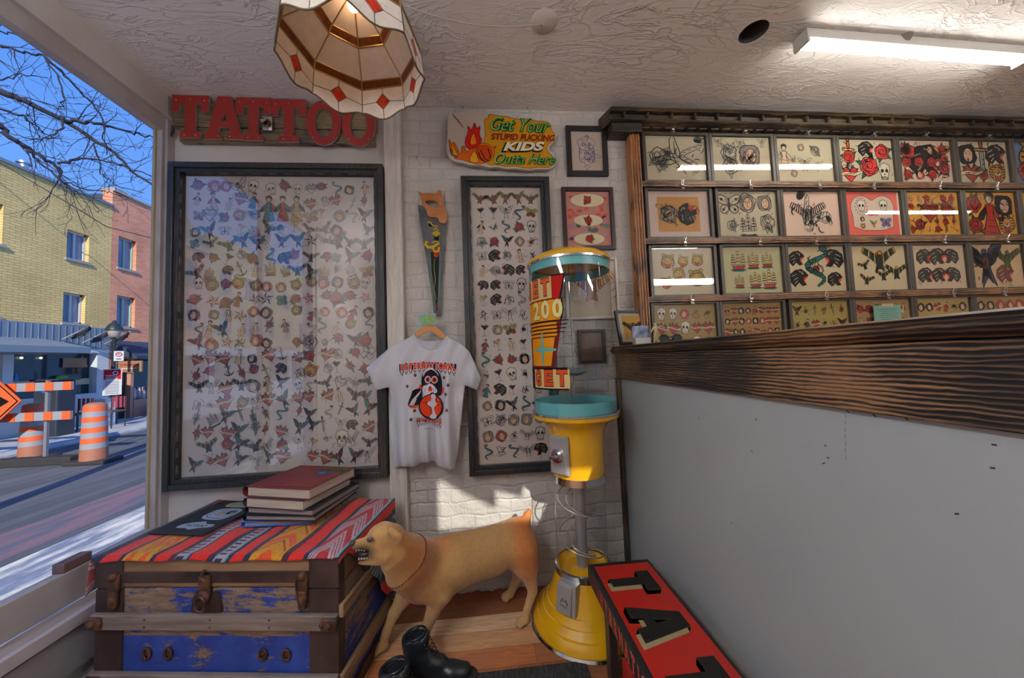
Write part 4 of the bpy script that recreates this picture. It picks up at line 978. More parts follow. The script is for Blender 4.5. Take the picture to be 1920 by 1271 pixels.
# empty recessed can in the ceiling
b = MB(); b.lathe([(0.0, 0.12), (0.058, 0.12), (0.060, 0.0), (0.068, -0.002)], (1.345, 1.45, CZ + 0.003), 32)
tag(b.build('recessed_ceiling_can', M('dark_can', (0.07, 0.065, 0.06), 0.6), smooth=True, angle=40), 'empty round recessed light hole in the ceiling left of the fluorescent fixture', 'ceiling fitting')
b = MB(); b.lathe([(0.0, -0.03), (0.03, -0.028), (0.045, 0.0)], (2.135, 1.455, CZ), 20)  # grey disc stands in for a second hole in the ceiling
tag(b.build('ceiling_hole_disc', M('grey_disc', (0.2, 0.19, 0.17), 0.6), smooth=True), 'small grey disc in place of a ceiling hole, half hidden behind the fluorescent fixture', 'ceiling fitting')
# canopy and swag cord
cp = empty('ceiling_canopy', (0.325, 1.447, CZ), 'round white ceiling canopy with a hook and a swagged cord', 'ceiling fitting')
b = MB(); b.lathe([(0.0, -0.018), (0.03, -0.016), (0.05, -0.008), (0.062, 0.0)], (0.325, 1.447, CZ), 32); b.build('canopy_plate', M('canopy_white', (0.55, 0.50, 0.47), 0.5), cp, smooth=True)
b = MB(); a = Vector((0.31, 1.44, CZ - 0.02)); q = Vector((-0.46, 1.30, CZ - 0.02)); b.tube([a.lerp(q, t) + Vector((0, 0, -0.30 * t * (1 - t))) for t in [i / 16 for i in range(17)]], 0.0035, 6); b.build('cord', M('beige_cord', (0.42, 0.35, 0.30), 0.6), cp)
b = MB(); b.tube([(0.31 + 0.008 * math.cos(t), 1.44, CZ - 0.028 + 0.01 * math.sin(t)) for t in [i * 0.5 for i in range(10)]], 0.002, 6); b.build('hook', M('beige_cord', (0.42, 0.35, 0.30), 0.6), cp)

# stained-glass pendant lamp
LC = Vector((-0.463, 1.31, 2.425)); N8 = 8
LEAD = M('lead_came', (0.22, 0.17, 0.11), 0.4, 0.7); BRASS = M('copper_foil', (0.45, 0.30, 0.13), 0.35, 0.8)
def stained(name, col, trans, rough=0.25, nz=None):
    m, nt, b = newmat(name); b.inputs['Base Color'].default_value = (*col, 1); b.inputs['Roughness'].default_value = rough
    b.inputs['Transmission Weight'].default_value = trans; b.inputs['IOR'].default_value = 1.3
    v = mapping(nt)
    if nz: nt.links.new(ramp(nt, noise_(nt, v, 30, 3), [(0.35, col), (0.65, nz)]), b.inputs['Base Color'])
    bump(nt, b, noise_(nt, v, 60, 3), 0.35, 0.003); return m
CREAMG = stained('cream_opal_glass', (0.82, 0.75, 0.66), 0.0, 0.3, (0.90, 0.83, 0.74)); BROWNG = stained('brown_glass', (0.15, 0.045, 0.02), 0.15, 0.15, (0.24, 0.08, 0.03)); REDG = stained('hammered_red_glass', (0.75, 0.03, 0.02), 0.35, 0.1, (0.9, 0.12, 0.05))
lamp = empty('stained_glass_pendant', LC, 'cream, brown and red stained-glass pendant lamp hanging from the ceiling', 'lamp')
A0 = math.radians(12)
def ringpt(r, z, k):     # k in panel units, flat facets
    k0 = math.floor(k); f = k - k0
    a = A0 + k0 * 2 * math.pi / N8; c = A0 + (k0 + 1) * 2 * math.pi / N8
    return LC + Vector((r * ((1 - f) * math.cos(a) + f * math.cos(c)), r * ((1 - f) * math.sin(a) + f * math.sin(c)), z))
def rimz(k): return -0.018 * math.cos(2 * math.pi * (k - 0.5)) - 0.004
TH = 0.003
def panel(name, quadfn, mat, nu=1, nv=1):
    b = MB(); b.grid(quadfn, nu, nv)
    o = b.build(name, mat, lamp, smooth=False)
    md = o.modifiers.new('t', 'SOLIDIFY'); md.thickness = TH; md.offset = 0; return o
def skr(z): return 0.268 + (0.004 - z) * 0.12      # skirt radius by height
lead = MB(); foil = MB()
def came(pts, r=0.0035): lead.tube(pts, r, 6)
for k in range(N8):
    zt = 0.115
    cd = (k + 0.5, 0.055)     # diamond centre
    dw, dh = 0.16, 0.034
    D = [(k + 0.5, cd[1] + dh), (k + 0.5 + dw, cd[1]), (k + 0.5, cd[1] - dh), (k + 0.5 - dw, cd[1])]
    S = lambda u, z: ringpt(skr(z), z, u)
    S1 = lambda u, z: ringpt(skr(z), z, min(u, k + 0.99999))
    b = MB(); b.quad(*[S(u, z) for u, z in D]); o = b.build('red_diamond', REDG, lamp); md = o.modifiers.new('t', 'SOLIDIFY'); md.thickness = TH; md.offset = 0
    e0, e1 = k + 1e-6, k + 1 - 1e-6; nr = 6
    rim = [(e0 + (e1 - e0) * i / (2 * nr), rimz(e0 + (e1 - e0) * i / (2 * nr))) for i in range(2 * nr + 1)]
    for poly in ([(e0, zt), (k + 0.5, zt), D[0], D[3], (e0, 0.05)], [(k + 0.5, zt), (e1, zt), (e1, 0.05), D[1], D[0]],
                 [(e0, 0.05), D[3], D[2]] + rim[:nr + 1][::-1], [D[2], D[1], (e1, 0.05)] + rim[nr:][::-1]):
        b = MB(); b._f([b.bm.verts.new(S(u, z)) for u, z in poly]); o = b.build('cream_pane', CREAMG, lamp); md = o.modifiers.new('t', 'SOLIDIFY'); md.thickness = TH; md.offset = 0
    came([S(u, z) for u, z in D + [D[0]]], 0.003); came([S(k + 0.5, zt), S(*D[0])], 0.0025); came([S(*D[2]), S(*rim[nr])], 0.0025); came([S(e0, 0.05), S(*D[3])], 0.0025); came([S(*D[1]), S(e1, 0.05)], 0.0025)
    came([S(e0, zt), S(*rim[0])], 0.0035); came([S(u, z) for u, z in rim], 0.0035)
    # brown band, upper cream cone, second brown band, cap
    for (r0, z0, r1, z1, mt, nm) in ((skr(zt), zt, 0.246, 0.150, BROWNG, 'brown_pane'), (0.246, 0.150, 0.150, 0.225, CREAMG, 'cream_pane'), (0.150, 0.225, 0.132, 0.252, BROWNG, 'brown_pane'), (0.132, 0.252, 0.030, 0.312, CREAMG, 'cream_pane')):
        b = MB(); b.quad(ringpt(r0, z0, e0), ringpt(r0, z0, e1), ringpt(r1, z1, e1), ringpt(r1, z1, e0)); o = b.build(nm, mt, lamp); md = o.modifiers.new('t', 'SOLIDIFY'); md.thickness = TH; md.offset = 0
        foil.tube([ringpt(r0, z0, e0), ringpt(r0, z0, e1)], 0.0042, 6); foil.tube([ringpt(r0, z0, e0), ringpt(r1, z1, e0)], 0.0042, 6)
lead.build('lead_came', LEAD, lamp); foil.build('foil_seams', BRASS, lamp)
b = MB(); b.lathe([(0.035, 0.312), (0.03, 0.33), (0.01, 0.34), (0.008, 0.385)], LC, 16); b.build('lamp_cap', BRASS, lamp, smooth=True)
b = MB(); b.sphere(LC + Vector((0, 0, 0.262)), 0.022, 14); b.tube([LC + Vector((0, 0, 0.28)), LC + Vector((0, 0, 0.32))], 0.014, 10); b.build('bulb', emis('dim_bulb', (1, 0.62, 0.32), 7), lamp, smooth=True)

# ------------------------------------------------------------------ things on the back wall
BLK = charred('black_stained_wood', 'Z', light=(0.10, 0.075, 0.05), dark=(0.013, 0.014, 0.017), lo=0.52, hi=0.80)
BLKX = charred('black_stained_wood_x', 'X', light=(0.10, 0.075, 0.05), dark=(0.013, 0.014, 0.017), lo=0.52, hi=0.80)
BURN_X = charred('burnt_pine_x', 'X'); BURN_Z = charred('burnt_pine_z', 'Z', light=(0.45, 0.19, 0.07), lo=0.30, hi=0.55); BURN_Y = charred('burnt_pine_y', 'Y', light=(0.31, 0.165, 0.08), lo=0.42, hi=0.68, blotch=3.2)
CARVED = charred('cornice_wood', 'X', light=(0.16, 0.105, 0.05), dark=(0.014, 0.011, 0.009), lo=0.46, hi=0.74)
PIC_GLASS = glass('picture_glass', (1, 1, 1), 0.0, 1.0)
PIC_STRONG = glass('picture_glass_strong', (1, 1, 1), 0.0, 2.6, 1.5)
def rect_frame(b, x0, x1, z0, z1, w, y0, y1, bev=0.003):
    b.box(x0, x0 + w, y0, y1, z0, z1, bev); b.box(x1 - w, x1, y0, y1, z0, z1, bev); b.box(x0 + w, x1 - w, y0, y1, z1 - w, z1, bev); b.box(x0 + w, x1 - w, y0, y1, z0, z0 + w, bev)

def art_frame(name, x0, x1, z0, z1, y0, label, fill, gl=PIC_GLASS, n=(14, 20), pw=0.05, group=None):
    r = empty(name, ((x0 + x1) / 2, 2.0, z0), label, 'picture frame')
    b = MB(); rect_frame(b, x0, x1, z0, z1, pw * 0.62, y0, 1.999, 0.004); rect_frame(b, x0 + pw * .55, x1 - pw * .55, z0 + pw * .55, z1 - pw * .55, pw * 0.5, y0 + 0.012, 1.999, 0.002)
    b.mi = 1; ww = 0.006
    xi0, xi1, zi0, zi1 = x0 + pw, x1 - pw, z0 + pw, z1 - pw
    t = xi0 + 0.03
    while t < xi1 - 0.04:
        for z in (zi0, zi1): b.box(t, t + 0.045, y0 + 0.018, y0 + 0.03, z - ww, z + ww, 0.002)
        t += 0.085
    t = zi0 + 0.03
    while t < zi1 - 0.04:
        for x in (xi0, xi1): b.box(x - ww, x + ww, y0 + 0.018, y0 + 0.03, t, t + 0.045, 0.002)
        t += 0.085
    b.build('frame_moulding', [BLK, M('grey_black_carving', (0.07, 0.07, 0.08), 0.3)], r)  # carved notches set a lighter grey than the frame so they show
    b = MB(); b.box(x0 + 0.02, x1 - 0.02, 1.984, 1.988, z0 + 0.02, z1 - 0.02); sh = b.build('flash_sheet', M('flash_paper_grey', (0.50, 0.44, 0.40), 0.8, col2=(0.56, 0.50, 0.46), ns=2), r)
    k = Ink((x0, 1.984, z0)); fill(k, x1 - x0, z1 - z0, pw); k.build('drawings', sh)
    b = MB(); b.box(x0 + 0.02, x1 - 0.02, 1.966, 1.969, z0 + 0.02, z1 - 0.02); b.build('glass', gl, r)
    return r
def fill_big(k, w, h, pw):
    rng = random.Random(21); mx = pw + 0.03; nx, nz = 13, 20
    cw, ch = (w - 2 * mx) / nx, (h - 2 * mx) / nz
    PB = pal(line=(0.20, 0.20, 0.22), red=(0.66, 0.32, 0.27), grn=(0.28, 0.45, 0.45), yel=(0.66, 0.56, 0.36), dark=(0.2, 0.2, 0.21)); PG = pal(line=(0.2, 0.2, 0.22), fill=False)
    zones = [[m_head, m_skull, m_rose], [m_lady, m_lady, m_dagger, m_heart], [m_snake, m_butterfly, m_rose, m_heart], [m_head, m_eagle, m_bird], [m_clover, m_bird, m_eagle], [m_panther, m_snake, m_rose], [m_ship, m_anchor, m_ship], [m_tiger, m_head, m_tiger], [m_rose, m_star, m_rose], [m_lady, m_head], [m_snake, m_tiger, m_lady], [m_rose, m_rose, m_bird], [m_rose, m_heart], [m_rose, m_dagger], [m_bird, m_eagle, m_heart], [m_heart, m_bird], [m_dagger, m_bird], [m_bird, m_heart, m_dagger], [m_bird, m_eagle], [m_bird, m_bird, m_heart]]
    for j in range(nz):
        for i in range(nx):
            if 1 <= j <= 2 and 5 <= i <= 7:
                if j == 1: 
                    k.at(mx + cw * (i + .5), h - mx - ch * (j + 1), ch * 2.0, 0); m_lady(k, PB, rng)
                continue
            if rng.random() < 0.04: continue
            f = rng.choice(zones[j]) if rng.random() < 0.72 else rng.choice(ALLM + [m_scrib] * 3)
            p = PB if rng.random() < 0.8 else PG
            s = min(cw, ch) * rng.uniform(0.95, 1.32)
            if rng.random() < 0.08: s *= 1.35
            k.at(mx + cw * (i + .5) + rng.uniform(-.22, .22) * cw, h - mx - ch * (j + .5) + rng.uniform(-.2, .2) * ch, s, rng.uniform(-.5, .5), rng.choice((1, -1))); k.base = rng.choice((0, 8))
            f(k, p, rng); hatch(k, p, rng, 3)
def fill_narrow(k, w, h, pw):
    rng = random.Random(8); mx = pw + 0.025; nx, nz = 5, 18
    cw, ch = (w - 2 * mx) / nx, (h - 2 * mx) / nz
    PB = pal(line=(0.13, 0.13, 0.14), red=(0.62, 0.24, 0.2), grn=(0.22, 0.42, 0.45), yel=(0.62, 0.58, 0.28)); PG = pal(line=(0.13, 0.13, 0.15), fill=False, w=1.25)
    for j in range(nz):
        for i in range(nx):
            f = rng.choice([m_scrib, m_scrib, m_head, m_bird, m_lady, m_skull, m_rose, m_panther, m_butterfly, m_cup, m_snake])
            p = PG if rng.random() < 0.62 or 3 < j < 7 else PB
            if j == 0: f = (m_eagle, m_eagle, m_bird, m_bird, m_eagle)[i]; p = pal(line=(0.2, 0.16, 0.14), red=(0.72, 0.35, 0.2), grn=(0.5, 0.55, 0.3), yel=(0.72, 0.5, 0.28), dark=(0.45, 0.35, 0.28))
            if j == 10: f = m_cup if i % 2 else m_lady
            if j >= 16: f = (m_snake, m_scrib, m_snake, m_eagle, m_panther)[i] if j == 17 else (m_head, m_head, m_scrib, m_eagle, m_skull)[i]
            k.at(mx + cw * (i + .5), h - mx - ch * (j + .5), min(cw, ch) * rng.uniform(1.0, 1.3), rng.uniform(-.3, .3), rng.choice((1, -1))); k.base = 0
            f(k, p, rng); hatch(k, p, rng, 5)
art_frame('large_flash_frame', -1.66, -0.533, 0.668, 2.412, 1.93, 'huge black-framed glazed sheet crowded with small tattoo drawings below the red letters', fill_big, PIC_STRONG)
art_frame('narrow_flash_frame', -0.097, 0.425, 0.636, 2.352, 1.942, 'tall narrow black-framed sheet of small tattoo drawings between the saw and the candy machine', fill_narrow, PIC_GLASS, pw=0.048)

# TATTOO letters on a rough board
ts = empty('tattoo_letter_sign', (-1.12, 1.98, 2.53), 'TATTOO sign of red slab-serif letters screwed to a rough stained board', 'sign')
b = MB(); b.box(-1.665, -0.575, 1.962, 1.998, 2.63, 2.775, 0.002); b.box(-1.63, -0.585, 1.965, 1.998, 2.545, 2.625, 0.002); b.build('backing_board', charred('rough_board', 'X', light=(0.26, 0.18, 0.10), dark=(0.03, 0.028, 0.022), lo=0.35, hi=0.6), ts)
REDL = M('red_enamel', (0.30, 0.018, 0.013), 0.5); REDEDGE = M('pale_metal_edge', (0.40, 0.36, 0.34), 0.4, 0.4)
def slabT(): return [[(0.33, 0), (0.67, 0), (0.67, 0), (0.78, 0), (0.78, .13), (0.64, .15), (0.64, .80), (0.78, .80), (0.80, .62), (1.0, .62), (1.0, 1), (0, 1), (0, .62), (0.20, .62), (0.22, .80), (0.36, .80), (0.36, .15), (0.22, .13), (0.22, 0)]]
def slabA(): return [[(0, 0), (0.42, 0), (0.42, .13), (0.34, .15), (0.37, .27), (0.63, .27), (0.66, .15), (0.58, .13), (0.58, 0), (1, 0), (1, .13), (0.93, .15), (0.68, 1), (0.32, 1), (0.07, .15), (0, .13)], [(0.42, .42), (0.5, .64), (0.58, .42)]]
def slabO():
    f = lambda a, rx, ry: (0.5 + rx * math.cos(a), 0.5 + ry * math.sin(a))
    return [[f(2 * math.pi * i / 36, .5, .5) for i in range(36)], [f(2 * math.pi * i / 28, .25, .33) for i in range(28)]]
cells = [(slabT, -1.655, 0.19, 2.555, .242), (slabA, -1.485, 0.20, 2.55, .245), (slabT, -1.325, .185, 2.545, .248), (slabT, -1.138, .185, 2.54, .248), (slabO, -0.952, .19, 2.525, .262), (slabO, -0.758, .185, 2.52, .262)]
for fn, x, w, z, h in cells:
    vs, fs = curve_mesh(fn(), 0.012)
    o = from_vf('letter', (vs, fs), [REDL, REDEDGE], lambda v: (x + v[0] * w, 1.952 + v[2], z + v[1] * h), ts, sel=lambda f: 0 if f.normal.y < -0.5 else 1)
    for sx, sz in (((0.5, 0.9), (0.12, 0.88), (0.88, 0.88), (0.35, 0.06), (0.65, 0.06)) if fn is not slabO else ((0.5, 0.92), (0.2, 0.16), (0.8, 0.16))):
        b = MB(); b.sphere((x + sx * w, 1.945, z + sz * h), 0.0035, 8); b.build('screw', M('screw_steel', (0.5, 0.48, 0.45), 0.3, 0.8), o)
b = MB(); b.lathe([(0.0, 0), (0.022, 0.0), (0.026, -0.02), (0.02, -0.035), (0.012, -0.02)], (-1.155, 1.946, 2.635), 18, 'Y'); b.box(-1.18, -1.13, 1.938, 1.946, 2.60, 2.68, 0.003)
b.build('key_switch', M('chrome', (0.62, 0.62, 0.62), 0.15, 1.0), ts, smooth=True, angle=40)
# small dark bracket in the corner
b = MB(); b.tube([(-1.672, 1.97, 2.60), (-1.65, 1.955, 2.61), (-1.655, 1.95, 2.58)], 0.006, 6); b.tube([(-1.66, 1.96, 2.63), (-1.665, 1.96, 2.57)], 0.005, 6)
tag(b.build('wall_hook', M('black_iron', (0.03, 0.03, 0.03), 0.5)), 'small black iron hook in the window corner left of the red letters', 'hook')

# cut-out painted sign
def wpts(l, Y): return [(lambda q: (q.x, q.z))(P(a / 8.727 + 830, c / 8.727 + 200, 1, Y)) for a, c in l]
outl = [(110, 130), (260, 100), (420, 60), (600, 70), (700, 110), (760, 100), (900, 130), (1050, 140), (1180, 185), (1400, 180), (1550, 220), (1700, 215), (1790, 270), (1800, 380), (1870, 440), (1850, 540), (1740, 640), (1740, 720), (1830, 800), (1870, 900), (1820, 990), (1700, 1030), (1560, 1010), (1400, 1045), (1200, 1000), (1050, 1020), (900, 980), (760, 1000), (620, 950), (480, 960), (350, 920), (200, 900), (90, 830), (60, 650), (90, 450), (70, 300)]
def smoothpoly(p, it=2):
    for _ in range(it):
        q = []
        for i in range(len(p)):
            a, c = p[i], p[(i + 1) % len(p)]; q += [(a[0] * .75 + c[0] * .25, a[1] * .75 + c[1] * .25), (a[0] * .25 + c[0] * .75, a[1] * .25 + c[1] * .75)]
        p = q
    return p
ks = empty('cut_out_painted_sign', (0.16, 1.97, 2.4), 'yellow cut-out sign painted with flames and "Get Your Stupid Fucking Kids Outta Here"', 'sign')
o = from_vf('board', curve_mesh([smoothpoly(wpts(outl, 1.955))], 0.022), M('cream_board', (0.52, 0.43, 0.36), 0.6), lambda v: (v[0], 1.967 + v[2], v[1]), ks)
k = Ink((0, 1.956, 0), step=0.0004)
yel = [(740, 130), (800, 125), (900, 150), (1050, 160), (1180, 205), (1400, 200), (1550, 240), (1690, 240), (1770, 290), (1780, 390), (1845, 450), (1825, 530), (1710, 630), (1710, 730), (1800, 810), (1840, 900), (1790, 970), (1690, 1000), (1560, 985), (1400, 1015), (1200, 970), (1050, 985), (900, 950), (780, 960), (700, 900), (640, 700), (700, 500), (690, 330), (680, 190), (760, 185)]
k.poly(smoothpoly(wpts(yel, 1.955), 1), (0.78, 0.55, 0.07), 0); k.stroke(smoothpoly(wpts(yel, 1.955), 1), 0.0025, (0.15, 0.1, 0.05), 1, closed=True)
for fl, c in (([(90, 500), (150, 620), (180, 560), (240, 680), (290, 800), (330, 600), (400, 760), (470, 640), (520, 560), (600, 620), (700, 580), (860, 690), (820, 880), (600, 950), (400, 900), (300, 860), (170, 850), (220, 800), (120, 720)], (0.86, 0.40, 0.08)),
              ([(540, 700), (620, 640), (760, 640), (820, 760), (780, 880), (660, 900), (570, 830)], (0.80, 0.28, 0.06)), ([(420, 880), (520, 700), (560, 800), (600, 900), (520, 930)], (0.90, 0.62, 0.12)), ([(130, 560), (200, 700), (260, 820), (180, 800), (150, 680)], (0.90, 0.62, 0.12)),
              ([(380, 700), (360, 560), (420, 420), (400, 300), (480, 400), (520, 240), (560, 380), (620, 300), (600, 480), (660, 560), (560, 680)], (0.80, 0.12, 0.08)), ([(450, 640), (460, 520), (510, 430), (540, 520), (560, 620)], (0.90, 0.52, 0.1))):
    k.poly(smoothpoly(wpts(fl, 1.955), 1), c, 2); k.stroke(smoothpoly(wpts(fl, 1.955), 1), 0.0022, (0.2, 0.08, 0.04), 3, closed=True); k.base += 2
k.base = 12
for q in ([(620, 720), (690, 860), (760, 900)], [(740, 690), (780, 800), (770, 860)], [(580, 740), (620, 850), (700, 920)], [(120, 700), (150, 800), (250, 830)], [(840, 660), (850, 700), (870, 650)]): k.stroke(wpts(q, 1.955), 0.006, (0.12, 0.07, 0.04), 4)
k.stroke(wpts([(170, 140), (240, 220), (340, 350)], 1.955), 0.006, (0.42, 0.2, 0.1), 4)
def sgn(txt, x, y, w, size, col, bold, shear, rot=0, l=5):
    c = wpts([(x, y)], 1.955)[0]; vs, _ = text_mesh(txt, bold, shear); W_ = max(v[0] for v in vs) - min(v[0] for v in vs); H_ = max(v[1] for v in vs) - min(v[1] for v in vs)
    k.base = 10; s = size / H_; k.text(txt, c[0], c[1], s, col, l, bold=bold, shear=shear, sx=(w / W_) / s, rot=rot)
GRN = (0.10, 0.42, 0.16)
for dx, c, bd, l in ((0, (0.05, 0.24, 0.12), 0.045, 5), (0, GRN, 0.02, 7)):
    sgn('Get Your', 1235, 320, 0.36, 0.088, c, bd, 0.45, -0.03, l); sgn('Outta Here', 1320, 875, 0.37, 0.066, c, bd, 0.5, -0.0, l)
sgn('Get Your', 1230, 317, 0.352, 0.082, (0.55, 0.78, 0.45), -0.02, 0.45, -0.03, 9); sgn('Outta Here', 1315, 872, 0.362, 0.06, (0.55, 0.78, 0.45), -0.02, 0.5, 0, 9)
sgn('STUPID FUCKING', 1310, 515, 0.385, 0.04, (0.55, 0.12, 0.04), 0.03, 0.25, -0.01)
sgn('KIDS', 1285, 680, 0.265, 0.062, (0.16, 0.09, 0.03), 0.075, 0.3, 0.02, 5); sgn('KIDS', 1300, 668, 0.25, 0.055, (0.86, 0.82, 0.72), 0.045, 0.3, 0.02, 8)
k.base = 0; k.build('painting', ks)
for px_ in (322, 1378):
    q = P(px_ / 8.727 + 830, 206, 1, 1.97); b = MB(); b.tube([q + Vector((0.006 * math.sin(t), -0.006 * math.cos(t * .7), 0.004 + 0.006 * t)) for t in [i * .7 for i in range(9)]], 0.0016, 5); b.build('hanging_wire', M('black_iron', (0.03, 0.03, 0.03), 0.5), ks)
    b = MB()

# hand saw
sw = empty('painted_hand_saw', (-0.26, 1.97, 1.53), 'old hand saw with an orange wooden handle and a painted blade, hanging point down', 'saw')
def sp_(l): return [(lambda q: (q.x, q.z))(P(a / 4.886 + 760, c / 4.886 + 340, 1, 1.965)) for a, c in l]
bl = sp_([(113, 213), (180, 222), (215, 320), (300, 340), (318, 385), (378, 392), (360, 560), (345, 760), (330, 1000), (327, 1236), (265, 1238), (235, 1000), (200, 760), (165, 560), (135, 390)])
from_vf('blade', curve_mesh([bl], 0.002), M('painted_grey_steel', (0.065, 0.058, 0.062), 0.55, 0.0, col2=(0.10, 0.105, 0.11), ns=7), lambda v: (v[0], 1.972 + v[2], v[1]), sw)
hd = sp_([(122, 92), (150, 118), (220, 112), (290, 122), (302, 84), (318, 84), (335, 130), (352, 195), (350, 230), (378, 265), (378, 388), (318, 384), (308, 350), (290, 332), (212, 330), (196, 260), (160, 215), (150, 170)])
hh = sp_([(180, 185), (205, 176), (240, 172), (285, 188), (312, 218), (308, 246), (280, 254), (230, 228), (188, 212)])
from_vf('handle', curve_mesh([smoothpoly(hd, 1), smoothpoly(hh, 1)], 0.018, 0.002), M('orange_varnished_wood', (0.38, 0.13, 0.035), 0.35, col2=(0.46, 0.18, 0.05), ns=9, stretch=(1, 1, 4)), lambda v: (v[0], 1.968 + v[2], v[1]), sw)
k = Ink((0, 1.9705, 0), step=0.0003)
def ss(l, w, c, ly=2): k.stroke(sp_(l), w, c, ly)
k.poly(sp_([(215, 640), (300, 640), (310, 700), (300, 1180), (285, 1190), (255, 900), (225, 750)]), (0.10, 0.17, 0.16), 0)
ss([(225, 640), (235, 900), (270, 1180)], 0.009, (0.36, 0.44, 0.43)); ss([(318, 640), (312, 900), (300, 1200)], 0.010, (0.40, 0.46, 0.47))
ss([(180, 400), (200, 440), (250, 450), (260, 550)], 0.006, (0.30, 0.36, 0.36), 1); ss([(330, 420), (325, 560), (320, 650)], 0.006, (0.30, 0.36, 0.36), 1)
for q in ([(200, 370), (230, 375), (250, 400), (300, 410)], [(255, 440), (280, 425), (305, 445)], [(240, 560), (280, 545), (310, 560)]): ss(q, 0.009, (0.75, 0.62, 0.16), 3)
k.ell(*sp_([(235, 395)])[0], 0.016, 0.012, (0.07, 0.05, 0.05), 2); k.ell(*sp_([(285, 515)])[0], 0.014, 0.02, (0.07, 0.06, 0.05), 2)
for q in ((262, 475), (283, 462), (303, 475), (283, 490)): k.ell(*sp_([q])[0], 0.010, 0.010, (0.78, 0.64, 0.14), 4, 9)
ss([(212, 555), (190, 550), (182, 575), (205, 600), (250, 600), (290, 575), (310, 570)], 0.017, (0.80, 0.62, 0.12), 4); ss([(250, 600), (265, 640), (300, 640), (310, 600)], 0.016, (0.80, 0.62, 0.12), 5)
k.ell(*sp_([(310, 615)])[0], 0.009, 0.017, (0.70, 0.18, 0.12), 4, 9); k.ell(*sp_([(280, 670)])[0], 0.014, 0.016, (0.72, 0.22, 0.15), 3, 9)
ss([(268, 700), (262, 780), (275, 900), (262, 980), (285, 1090)], 0.004, (0.70, 0.52, 0.22), 4)
for z_ in (1130, 1150, 1170): ss([(280, z_), (292, z_ - 25), (305, z_ + 20)], 0.004, (0.62, 0.28, 0.26), 4)
k.build('painted_scroll', sw)

# two small framed prints and what hangs below them
def small_frame(name, x0, x1, z0, z1, w, fm, papercol, label, draw, y0=1.975, gl=PIC_GLASS, cat='picture frame'):
    r = empty(name, ((x0 + x1) / 2, 2.0, z0), label, cat)
    b = MB(); rect_frame(b, x0, x1, z0, z1, w, y0, 1.999, 0.002); b.build('frame_moulding', fm, r)
    b = MB(); b.box(x0 + w * .5, x1 - w * .5, 1.990, 1.994, z0 + w * .5, z1 - w * .5); sh = b.build('print_sheet', inkm(papercol), r)
    k = Ink(((x0 + x1) / 2, 1.990, (z0 + z1) / 2)); draw(k, (x1 - x0) - 2 * w, (z1 - z0) - 2 * w); k.build('drawing', sh)
    b = MB(); b.box(x0 + w * .7, x1 - w * .7, 1.984, 1.9855, z0 + w * .7, z1 - w * .7); b.build('glass', gl, r); return r
BLKF = M('black_lacquer', (0.018, 0.016, 0.018), 0.35); DKBR = M('dark_brown_lacquer', (0.035, 0.014, 0.014), 0.35)
def d_purple(k, w, h):
    rng = random.Random(4); pu = (0.30, 0.26, 0.50)
    k.stroke([(0.055 * math.cos(a) * (1 + .1 * math.sin(5 * a)), 0.05 + 0.045 * math.sin(a)) for a in [i * .35 for i in range(19)]], 0.003, pu, 2)
    for i in range(46):
        x, y = rng.gauss(0, .03), rng.gauss(-0.01, .05)
        k.arc(x, y, rng.uniform(.006, .02), rng.random() * 6, rng.random() * 6 + 3, 0.0025, pu, 2, 7, ry=rng.uniform(.008, .024))
    for sx in (-1, 1): k.arc(0.018 * sx, 0.045, 0.009, 0, 6.28, 0.0035, pu, 3); k.stroke([(0.045 * sx, 0.02), (0.05 * sx, -0.04), (0.035 * sx, -0.07)], 0.004, pu, 3)
    k.stroke([(-.02, -.095), (0, -.11), (.02, -.095), (0, -.085), (-.02, -.095)], 0.003, pu, 3)
small_frame('small_black_picture_frame', 0.549, 0.806, 2.378, 2.692, 0.03, BLKF, (0.74, 0.68, 0.62), 'small black frame with a purple pen drawing, hung beside the cornice', d_purple)
def d_roses(k, w, h):
    rng = random.Random(9)
    k.poly([(-w / 2, -h / 2), (w / 2, -h / 2), (w / 2, h / 2), (-w / 2, h / 2)], (0.72, 0.50, 0.45), 0)
    for i in range(60):
        y = rng.uniform(-h / 2 + .02, h / 2 - .02); x = rng.uniform(-w / 2 + .02, w / 2 - .02)
        c = rng.choice([(0.80, 0.30, 0.20), (0.78, 0.42, 0.36), (0.75, 0.35, 0.3)]) if y > 0.0 else rng.choice([(0.30, 0.42, 0.33), (0.42, 0.5, 0.45), (0.66, 0.45, 0.52)]) if y > -0.08 else rng.choice([(0.70, 0.52, 0.56), (0.6, 0.56, 0.62), (0.62, 0.4, 0.48)])
        k.ell(x, y, rng.uniform(.012, .02), rng.uniform(.008, .018), c, 1 + i % 3, 8)
    for cy, rx in ((0.115, .105), (-0.01, .09), (-0.125, .095)):
        k.ell(0, cy, rx, 0.042 if cy > 0 else 0.036, (0.82, 0.77, 0.64), 5, 22)
        for s_ in (-1, 1): 
            k.at(s_ * 0.045, cy, 0.05); 
            for a in (0.4, -0.4, 2.8, 3.6): leaf(k, pal(grn=(0.28, 0.45, 0.2), line=(0.2, 0.3, 0.15)), 0, 0, a, 0.6)
            k.at(0, 0, 1)
        k.base = 8; k.at(0, cy, 0.075); m_rose(k, pal(red=(0.72, 0.16, 0.14), grn=(0.28, 0.45, 0.2), line=(0.4, 0.1, 0.1)), rng); k.at(0, 0, 1); k.base = 0
small_frame('rose_print_frame', 0.505, 0.826, 1.918, 2.305, 0.024, DKBR, (0.72, 0.50, 0.45), 'dark brown framed colour print of three white ovals with red roses', d_roses)
